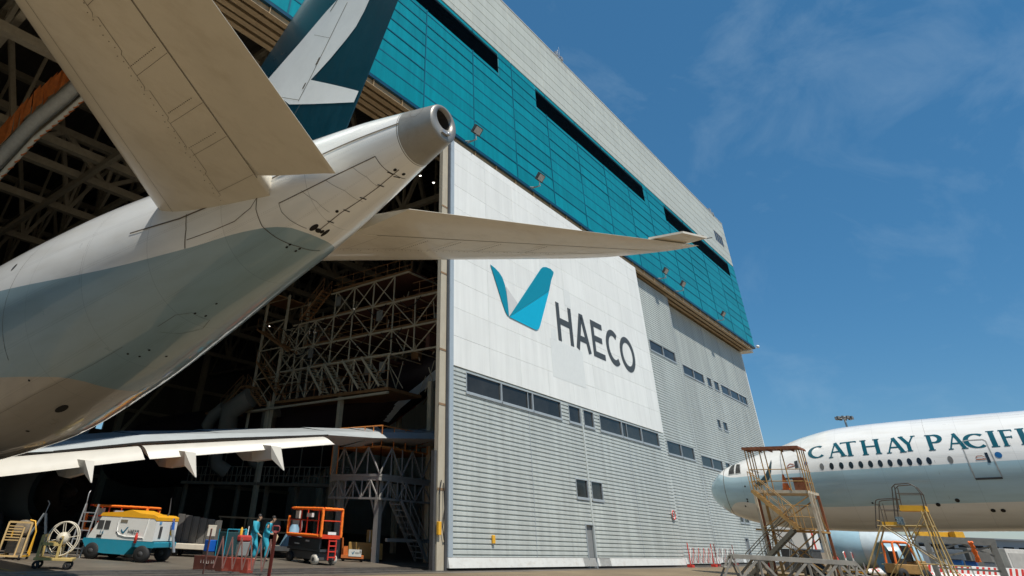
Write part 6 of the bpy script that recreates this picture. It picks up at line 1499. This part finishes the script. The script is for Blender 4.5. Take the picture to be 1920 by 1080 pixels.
# second dolly beyond the people
fd2 = gpx(535, 1046)
g = MB(); d2_ = thing('flat_dolly', fd2, 'low cream dolly behind the two workers, left of the scissor lift', 'dolly'); R_ = np.array([la2, lb2, V(0, 0, 1)]).T
g.box(fd2+V(0, 0, .38), (2.0, 1.1, .2), R=R_); g.build('bed', dm, d2_, bevel=.02)
for x in (-.8, .8):
    for y in (-.4, .4): g = MB(); g.lathe([(.04, -.04), (.13, -.04), (.13, .04), (.04, .04)], fd2+la2*x+lb2*y+V(0, 0, .142), lb2, 14); g.build('caster', rubber, d2_)
g = MB(); n = 12; bc = fd2+la2*-.25+V(0, 0, .485)
g.lathe([(.62, 0), (.45, .35), (.25, .75), (.06, 1.1), (.001, 1.12)], bc, (0, 0, 1), 20)
o = g.build('draped_cover', mat('pale blue cover sheet', (.18, .32, .42), .6, var=.15)); tag(o, 'pale blue cone shaped cover sheet on the dolly left of the scissor lift', 'cover')
# red counterweight troughs with folding lattice barrier and posts
rd = mat('worn red trough', (.095, .026, .017), .6, var=.2, vscale=4, dirt=.6, dcol=(.16, .06, .04))
rdb = mat('bright worn red', (.30, .042, .025), .55, var=.2, vscale=5, dirt=.5, dcol=(.55, .35, .28))
def trough(px0, px1, t, label, words):
    a, b = gnd(px0, t), gnd(px1, t-.25); d = unit(b-a); n_ = V(-d[1], d[0], 0); L = np.linalg.norm(b-a); tt = thing('counterweight', (a+b)/2, label, 'counterweight', 'red counterweight troughs'); h = .40
    g = MB(); prof = [(-.2, 0), (.2, 0), (.26, h), (.2, h), (.15, .1), (-.15, .1), (-.2, h), (-.26, h)]
    g.loft([[p+n_*y+V(0, 0, z) for y, z in prof] for p in (a, b)], smooth=False); g.build('body', rd if words else rdb, tt, bevel=.01)
    if words:
        g = MB(); f = unit(V(0, 0, h)-n_*.06); h2 = .12
        for i in range(7):
            p = a+d*(.28+.075*i)-n_*(.2+.035+.004)+V(0, 0, .2)
            for (u0, v0), (u1, v1) in ([((0, 0), (0, 1)), ((0, 1), (.6, 1))], [((.3, 0), (.3, 1)), ((0, 1), (.6, 1))], [((0, 0), (.3, 1)), ((.3, 1), (.6, 0))], [((0, 0), (.6, 0)), ((0, 1), (.6, 1)), ((0, 0), (0, 1))])[i % 4]:
                g.beam(p+d*u0*.1+V(0, 0, v0*h2)-n_*.015*v0*0, p+d*u1*.1+V(0, 0, v1*h2), .014, .006)
        g.build('stencil', mat('stencil white', (.55, .5, .45), .6), tt)
    return a, b
trough(367, 419, 20.7, 'left red counterweight trough with faded white stencilling', True); trough(420, 468, 20.5, 'right red counterweight trough with scratched bright red side', False)
lat = mat('lattice brown', (.24, .12, .10), .6, var=.2); 
fb = thing('folding_barrier', gnd(450, 19.6), 'brown folding lattice barrier stretched above the red troughs to the red handled post', 'folding barrier')
g = MB(); pa, pb = gnd(398, 19.9), gnd(508, 19.4); pa[2] = pb[2] = .12; n = 6
for k in range(n):
    a, b = pa+(pb-pa)*k/n, pa+(pb-pa)*(k+1)/n; mid = (a+b)/2
    g.beam(a+V(0, 0, 0), mid+V(0, 0, .88), .035); g.beam(mid+V(0, .02, .88), b+V(0, .02, 0), .035)
g.build('lattice', lat, fb)
g = MB(); a = gnd(380, 18.8); g.path([a, dep((397, 991), 19.0)], .028, 8); g.build('end_post', lat, fb)
pp_ = gnd(503, 18.6); ptop = dep((517, 997), 18.6); rp = thing('handled_post', pp_, 'dark red barrier post with a loop handle in front of the two workers', 'post')
redb = mat('dark red post paint', (.22, .035, .035), .5, var=.15, dirt=.3)
g = MB(); g.path([pp_+V(0, 0, .02), ptop], .055, 10); g.build('post', redb, rp)
g = MB(); g.box(pp_+V(0, 0, .03), (.4, .4, .06)); g.build('foot', redb, rp)
g = MB(); rr = V(.66, -.75, 0); loop = [(-.09, 0), (-.11, .03), (-.11, .12), (-.08, .15), (.08, .15), (.11, .12), (.11, .03), (.09, 0)]; g.path([ptop+rr*x+V(0, 0, z) for x, z in loop], .02, 8, closed=True); g.build('loop_handle', redb, rp)
# tool trolley, bins, bags behind the lattice
c = gpx(392, 1050); tt = thing('blue_crate', c, 'bright blue plastic crate with a white board behind the red troughs', 'crate'); g = MB(); g.box(c+V(0, 0, .5), (.5, .4, .4)); g.build('box', mat('bright blue plastic', (.01, .10, .45), .4), tt, bevel=.02); g = MB(); g.box(c+V(0, 0, .15), (.5, .4, .28)); g.build('stand', dark_steel, tt); 
g = MB(); g.box(c+V(.02, .25, 1.0), (.4, .05, .34)); g.box(c+V(.02, .25, 1.2), (.42, .06, .06)); g.build('notice_board', mat('board cream', (.62, .55, .42), .5), tt)
c = gpx(428, 1052); tt = thing('tool_trolley', c, 'dark green tool trolley with rails behind the folding lattice', 'trolley'); dg = mat('dark green steel', (.015, .05, .055), .5)
g = MB(); g.box(c+V(0, 0, .62), (1.0, .6, .8)); g.build('cabinet', dg, tt, bevel=.02); g = MB()
for x in (-.5, .5): g.tube(c+V(x, -.3, .1), c+V(x, -.3, 1.12), .02); g.tube(c+V(x, .3, .1), c+V(x, .3, 1.12), .02)
g.tube(c+V(-.5, -.3, 1.12), c+V(.5, -.3, 1.12), .02); g.build('rail', teal_paint, tt)
for x in (-.4, .4): g = MB(); g.lathe([(.04, -.03), (.1, -.03), (.1, .03), (.04, .03)], c+V(x, -.28, .104), (0, 1, 0), 14); g.build('caster', rubber, tt)
c = gpx(449, 1053); tt = thing('cleaning_cart', c, 'small cart loaded with red cloth, bottles and a yellow grip beside the left worker', 'cart'); g = MB(); g.box(c+V(0, 0, .45), (.55, .4, .5)); g.build('body', mat('grey bin', (.22, .23, .22), .5), tt, bevel=.03); g = MB(); g.box(c+V(0, 0, .82), (.6, .45, .22)); g.build('cloth', mat('red cloth', (.45, .04, .03), .8, var=.2), tt, bevel=.06)
g = MB(); g.lathe([(.06, 0), (.06, .2), (.02, .28)], c+V(-.15, 0, .93), (0, 0, 1), 12); g.build('bottle', yellow, tt); g = MB(); g.lathe([(.06, 0), (.06, .16), (.02, .24)], c+V(.1, .05, .93), (0, 0, 1), 12); g.build('bottle', teal_paint, tt); g = MB(); g.tube(c+V(.25, .1, .2), c+V(.35, .2, 1.25), .02); g.build('handle', white, tt)
for x in (-.2, .2): g = MB(); g.lathe([(.03, -.03), (.08, -.03), (.08, .03), (.03, .03)], c+V(x, -.15, .084), (0, 1, 0), 12); g.build('caster', rubber, tt)
# yellow crates and lift cart at the right
cr1 = gpx(684, 1051); dx_ = unit(V(.7, -.71, 0)); dyv = V(.71, .7, 0); R_ = np.array([dx_, dyv, V(0, 0, 1)]).T; ply = mat('ochre plywood', (.36, .21, .05), .6, var=.15, vscale=2.5, dirt=.3)
tt = thing('crate', cr1, 'large ochre crate on the floor right of the red scissor lift', 'crate'); g = MB(); g.box(cr1+V(0, 0, .42), (1.75, 1.0, .68), R=R_); g.build('box', ply, tt, bevel=.015); g = MB(); g.box(cr1+V(0, 0, .04), (1.4, .8, .08), R=R_); g.build('skid', dark_steel, tt); g = MB(); g.lathe([(.07, 0), (.07, .01), (.001, .01)], cr1+dx_*.35-dyv*.502+V(0, 0, .55), -dyv, 14); g.build('badge', white, tt)
c2 = cr1+dx_*.25+dyv*.1+V(0, 0, .762); tt = thing('crate', c2, 'narrow upright ochre box on top of the large crate', 'crate'); g = MB(); g.box(c2+V(0, 0, .28), (.5, .45, .55), R=R_); g.build('box', ply, tt, bevel=.01); g = MB(); g.box(c2+dx_*.14-dyv*.23+V(0, 0, .46), (.16, .01, .12), R=R_); g.build('label', mat('pale label', (.4, .55, .6), .5), tt); g = MB(); g.box(c2-dx_*.08-dyv*.23+V(0, 0, .28), (.04, .012, .5), R=R_); g.build('strip', white, tt)
c3 = gpx(660, 1053); tt = thing('pallet_lift', c3, 'low orange lift cart carrying a white emblem plate before the ochre crate', 'lift cart'); g = MB(); g.box(c3+V(0, 0, .2), (1.1, .6, .12), R=R_); g.beam(c3-dx_*.5+V(0, 0, .2), c3-dx_*.55+V(0, 0, .95), .06); g.beam(c3-dx_*.35+V(0, 0, .2), c3-dx_*.38+V(0, 0, .6), .3, .05); g.build('frame', mat('worn orange', (.5, .14, .03), .6, var=.2, dirt=.3), tt)
g = MB(); g.box(c3+dx_*.12-dyv*.31+V(0, 0, .36), (.62, .02, .28), R=R_); pl = g.build('plate', mat('plate white', (.6, .6, .55), .5), tt)
g = MB(); q = c3+dx_*.05-dyv*.325+V(0, 0, .3); vv = [q+dx_*x+V(0, 0, z) for x, z in ((-.10, .10), (-.05, 0), (-.02, 0), (.05, .13), (.01, .13), (-.04, .04), (-.07, .10))]; g.add(vv, [(0, 1, 2, 5, 6), (2, 3, 4, 5)]); g.build('emblem', mat('unit emblem', (.0, .14, .24), .4), pl)
g = MB()
for k in range(5): g.beam(q+dx_*(.08+.04*k)+V(0, 0, .03), q+dx_*(.08+.04*k)+V(0, 0, .09), .01, .02)
g.beam(q+dx_*.3+V(0, 0, .05), q+dx_*.3+V(0, 0, .17), .01, .03); g.beam(q+dx_*.34+V(0, 0, .05), q+dx_*.34+V(0, 0, .17), .01, .03); g.build('lettering', char, pl)
for x in (-.45, .45): g = MB(); g.lathe([(.03, -.04), (.1, -.04), (.1, .04), (.03, .04)], c3+dx_*x+V(0, 0, .104), dyv, 12); g.build('wheel', rubber, tt)
# orange webbing / gantry arm high at the left
g = MB(); P = [dep(p, 34) for p in ((-60, 330), (0, 270), (60, 205), (115, 160), (160, 120))]
cr_t = thing('overhead_gantry', P[1]*V(1, 1, 1), 'grey overhead gantry arm wrapped with orange webbing high in the bay', 'gantry')
off = V(.35, -.05, -.75)
g = MB(); g.path([p+off for p in P], .42, 10); g.build('arm', mat('grey lagging', (.34, .33, .29), .6, var=.15, vscale=5, bump=.6), cr_t)
g = MB(); g.path([p+off*2.15 for p in P], .16, 8); g.build('lower_pipe', mat('cream pipe', (.5, .47, .38), .5, dirt=.3), cr_t)
web = mat('burnt orange webbing', (.42, .11, .015), .8, var=.25, vscale=4, bump=.5)
g = MB()
for i in range(len(P)-1):
    for k in range(5):
        a = P[i]+(P[i+1]-P[i])*k/5; b = P[i]+(P[i+1]-P[i])*(k+1)/5; j = V(*(random.uniform(-.12, .12) for _ in range(3))); h = 1.1+random.uniform(-.2, .3)
        g.add([a+j-V(0, 0, .25), b-V(0, 0, .25), b+V(-.3, 0, h), (a+b)/2+V(-.2, 0, h*.55)+j, a+V(-.3, 0, h-.25)], [(0, 1, 3), (1, 2, 3), (2, 4, 3), (4, 0, 3)])
        c_ = a+off*2.15; g2 = MB(); g2.path([c_+V(0, 0, .17), c_+V(.15, -.1, 0), c_+V(0, 0, -.2)], .06, 6); g2.build('tie_strap', web, cr_t)
g.build('webbing', web, cr_t)

# dim staging and pipework behind the wing
dimst = mat('dim staging steel', (.20, .155, .10), .6, var=.2)
sg_ = thing('staging', dep((520, 880), 46)*V(1, 1, 0), 'dim railed staging walkway deep in the bay below the wing', 'staging')
sa_, sb_ = dep((350, 905), 46), dep((660, 893), 40); sb_[2] = sa_[2]; g = MB(); g.beam(sa_, sb_, 1.2, .18); g.build('walkway', dimst, sg_)
g = MB(); n = 34
for k in range(n+1):
    p = sa_+(sb_-sa_)*k/n; g.beam(p, p+V(0, 0, 1.1 if k % 4 else 2.6), .06)
    if k < n and k % 2: q = sa_+(sb_-sa_)*(k+1)/n; g.beam(p, q+V(0, 0, 1.1), .04); 
for h in (.55, 1.1, 2.5): g.beam(sa_+V(0, 0, h), sb_+V(0, 0, h), .06)
g.build('railing', dimst, sg_)
for k in range(0, n+1, 6): p = sa_+(sb_-sa_)*k/n; g = MB(); g.beam(p*V(1, 1, 0), p, .25); g.build('column', dimst, sg_)
hl = thing('equipment_rack', gnd(405, 30), 'low dark rack with railed shelf behind the tool trolley and grey panels', 'rack'); c = gnd(405, 30); g = MB()
rr_ = unit(V(.66, -.75, 0))
for dx in (-.1, 1.2, 2.4, 3.6): g.beam(c+rr_*dx, c+rr_*dx+V(0, 0, 1.55), .06)
for z in (.5, 1.0, 1.55): g.beam(c-rr_*.2, c+rr_*3.8+V(0, 0, 0), .05) if False else g.beam(c-rr_*.2+V(0, 0, z), c+rr_*3.8+V(0, 0, z), .07)
g.build('frame', dimst, hl)
for q, d_ in ((c+rr_*1.0+V(0, 0, .78), (.9, .6, .5)), (c+rr_*2.6+V(0, 0, 1.25), (.7, .5, .5))): g = MB(); g.box(q, d_); g.build('box', mat('dusty box', (.12, .12, .115), .6), hl)
for k, x in enumerate((15.5, 23, 33, 44, 56)):
    g = MB(); g.beam((x, 96, 0), (x, 96, 24), .8); g.beam((x, 96, 10), (x+8, 96, 22), .4); g.build('wall_column', tr, hangar)
for z in (6, 11, 16, 21):
    g = MB(); g.beam((HX0, 110.8, z), (89, 110.8, z), .5); g.build('wall_girt', tr, hangar)

# ------------------------------------------------------------------ people
skin = mat('skin', (.42, .25, .16), .5, var=.05); hairm = mat('black hair', (.01, .009, .008), .6); cover = mat('teal blue coverall', (.03, .34, .45), .75, var=.15, vscale=8); shoe = mat('dark shoe', (.02, .02, .02), .6)
def skinned(name, nodes, edges, m, par, sub=2):
    me = bpy.data.meshes.new(name); keys = list(nodes); idx = {k: i for i, k in enumerate(keys)}
    me.from_pydata([tuple(nodes[k][0]) for k in keys], [(idx[a], idx[b]) for a, b in edges], []); me.materials.append(m)
    o = bpy.data.objects.new(name, me); COL.objects.link(o); o.parent = par
    sk = o.modifiers.new('skin', 'SKIN'); sk.use_smooth_shade = True
    for k in keys:
        v = me.skin_vertices[0].data[idx[k]]; r = nodes[k][1]; v.radius = r if isinstance(r, tuple) else (r, r)
    me.skin_vertices[0].data[0].use_root = True
    s = o.modifiers.new('sub', 'SUBSURF'); s.levels = sub; s.render_levels = sub
    return o
def person(label, loc, rz, J, hold=None):
    """J: joints in local metres, +x is the walking direction, y left"""
    t = thing('person', (0, 0, 0)); 
    n = {}
    n['pel'] = (J['pel'], (.145, .115)); n['wst'] = (J['wst'], (.14, .11)); n['chs'] = (J['chs'], (.14, .10)); n['nek'] = (J['nek'], .06); n['hd0'] = (J['hd']+V(0, 0, -.08), (.068, .078)); n['hd1'] = (J['hd']+V(.01, 0, .01), (.076, .092)); n['hd2'] = (J['hd']+V(-.005, 0, .09), (.06, .072))
    e = [('pel', 'wst'), ('wst', 'chs'), ('chs', 'nek'), ('nek', 'hd0'), ('hd0', 'hd1'), ('hd1', 'hd2')]
    for s in 'lr':
        n[s+'sh'] = (J[s+'sh'], .045); n[s+'el'] = (J[s+'el'], .045); n[s+'wr'] = (J[s+'wr'], .028); n[s+'pm'] = (J[s+'pm'], (.03, .02)); e += [('chs', s+'sh'), (s+'sh', s+'el'), (s+'el', s+'wr'), (s+'wr', s+'pm')]
        d = unit(J[s+'pm']-J[s+'wr']); sd = unit(np.cross(d, V(0, 0, 1))+1e-6); 
        for k in range(4):
            b = J[s+'pm']+sd*(.021-.014*k)+d*.02; L = (.035, .042, .038, .03)[k]; n[f'{s}f{k}a'] = (b+d*L, .0085); n[f'{s}f{k}b'] = (b+d*L*1.7+V(0, 0, -.012), .0075); e += [(s+'pm', f'{s}f{k}a'), (f'{s}f{k}a', f'{s}f{k}b')]
        b = J[s+'pm']+sd*.035; n[s+'th'] = (b+d*.02, .010); n[s+'th2'] = (b+d*.05+sd*.006, .0085); e += [(s+'pm', s+'th'), (s+'th', s+'th2')]
        n[s+'hp'] = (J[s+'hp'], .10); n[s+'kn'] = (J[s+'kn'], .062); n[s+'an'] = (J[s+'an'], .042); n[s+'to'] = (J[s+'to'], .035); e += [('pel', s+'hp'), (s+'hp', s+'kn'), (s+'kn', s+'an'), (s+'an', s+'to')]
    skinned('body', n, e, skin, t)
    c = {}; ce = [('pel', 'wst'), ('wst', 'chs'), ('chs', 'col')]
    c['pel'] = (J['pel'], (.195, .165)); c['wst'] = (J['wst'], (.185, .155)); c['chs'] = (J['chs'], (.205, .16)); c['col'] = (J['chs']*.35+J['nek']*.65, .085)
    for s in 'lr':
        c[s+'sh'] = (J[s+'sh'], .105); c[s+'el'] = (J[s+'el'], .076); c[s+'cu'] = (J[s+'el']*.25+J[s+'wr']*.75, .058); ce += [('chs', s+'sh'), (s+'sh', s+'el'), (s+'el', s+'cu')]
        c[s+'hp'] = (J[s+'hp'], .145); c[s+'kn'] = (J[s+'kn'], .108); c[s+'an'] = (J[s+'an']+V(0, 0, .02), .092); ce += [('pel', s+'hp'), (s+'hp', s+'kn'), (s+'kn', s+'an')]
    skinned('coverall', c, ce, cover, t)
    for s in 'lr':
        a, b = J[s+'an'], J[s+'to']; skinned('shoe', {'a': (a+V(-.03, 0, -.03), .052), 'b': ((a+b)/2+V(0, 0, -.015), .05), 'c': (b, .045)}, [('a', 'b'), ('b', 'c')], shoe, t)
    h = J['hd']; g = MB(); us = np.linspace(0, math.pi, 14); vs_ = np.linspace(0, 2*math.pi, 20)
    g.grid(lambda u, v: h+V(-.018, 0, .045)+V(.102*math.sin(u)*math.cos(v), .088*math.sin(u)*math.sin(v), .10*math.cos(u)), np.linspace(0, 1.55, 10), vs_); g.grid(lambda u, v: h+V(-.03, 0, .03)+V(-.085*math.sin(u)*abs(math.cos(v))-.0, .087*math.sin(u)*math.sin(v), .10*math.cos(u)), np.linspace(1.2, 2.2, 6), np.linspace(math.pi*.55, math.pi*1.45, 10)); g.build('hair', hairm, t)
    g = MB(); g.lathe([(.001, .03), (.012, .0), (.016, -.025), (.001, -.03)], h+V(.092, 0, -.01), (.3, 0, 1), 8)
    for sy in (-1, 1): g.lathe([(.001, -.012), (.03, 0), (.001, .012)], h+V(0, sy*.085, -.005), (0, 1, 0), 10)
    g.build('nose_and_ears', skin, t)
    g = MB()
    for sy in (-1, 1): g.box(h+V(.083, sy*.03, .02), (.012, .02, .008))
    g.box(h+V(.083, 0, -.06), (.01, .04, .007)); g.build('eyes_and_mouth', mat('dark eye', (.03, .015, .012), .5), t)
    place(t, loc, rz); tag(t, label, 'person', 'workers in teal coveralls'); return t
yawp = math.atan2(-.78, .62)
J1 = dict(pel=V(0, 0, .93), wst=V(.03, 0, 1.08), chs=V(.08, 0, 1.30), nek=V(.11, 0, 1.48), hd=V(.17, 0, 1.60), lsh=V(.06, .19, 1.38), lel=V(.02, .25, 1.11), lwr=V(.20, .22, .93), lpm=V(.27, .21, .90), rsh=V(.06, -.19, 1.38), rel=V(.10, -.25, 1.12), rwr=V(.28, -.22, .98), rpm=V(.35, -.21, .95),
          lhp=V(0, .10, .88), lkn=V(.16, .10, .49), lan=V(.10, .10, .10), lto=V(.26, .10, .045), rhp=V(0, -.10, .88), rkn=V(-.08, -.10, .48), ran=V(-.34, -.10, .16), rto=V(-.22, -.10, .05))
J2 = dict(pel=V(0, 0, .92), wst=V(.05, 0, 1.07), chs=V(.14, 0, 1.28), nek=V(.20, 0, 1.45), hd=V(.28, 0, 1.56), lsh=V(.12, .19, 1.36), lel=V(.10, .25, 1.08), lwr=V(.33, .15, 1.02), lpm=V(.40, .12, 1.02), rsh=V(.12, -.19, 1.36), rel=V(.08, -.25, 1.08), rwr=V(.30, -.17, 1.0), rpm=V(.37, -.14, 1.0),
          lhp=V(0, .10, .87), lkn=V(-.12, .10, .48), lan=V(-.42, .10, .18), lto=V(-.31, .10, .06), rhp=V(0, -.10, .87), rkn=V(.20, -.10, .48), ran=V(.14, -.10, .10), rto=V(.30, -.10, .045))
person('worker in teal coverall standing left, looking down beside the loaded cart', gpx(468, 1052), yawp, J1)
pw = person('worker in teal coverall striding right behind the red handled post', gpx(491, 1052.5), yawp, J2)
hp_ = gpx(491, 1052.5); ca, sa = math.cos(yawp), math.sin(yawp); hx = hp_+V(.42*ca+.0, .42*sa, 1.03)
g = MB(); g.path([hx+V(-.02*ca, -.02*sa, .03), hx+V(.1*ca, .1*sa, -.12), hx+V(.05*ca, .05*sa, -.3)], [.05, .07, .05], 8); tag(g.build('cloth_bundle', mat('beige cloth', (.6, .45, .28), .8, var=.3, vscale=9)), 'beige cloth bundle carried by the striding worker', 'bundle')
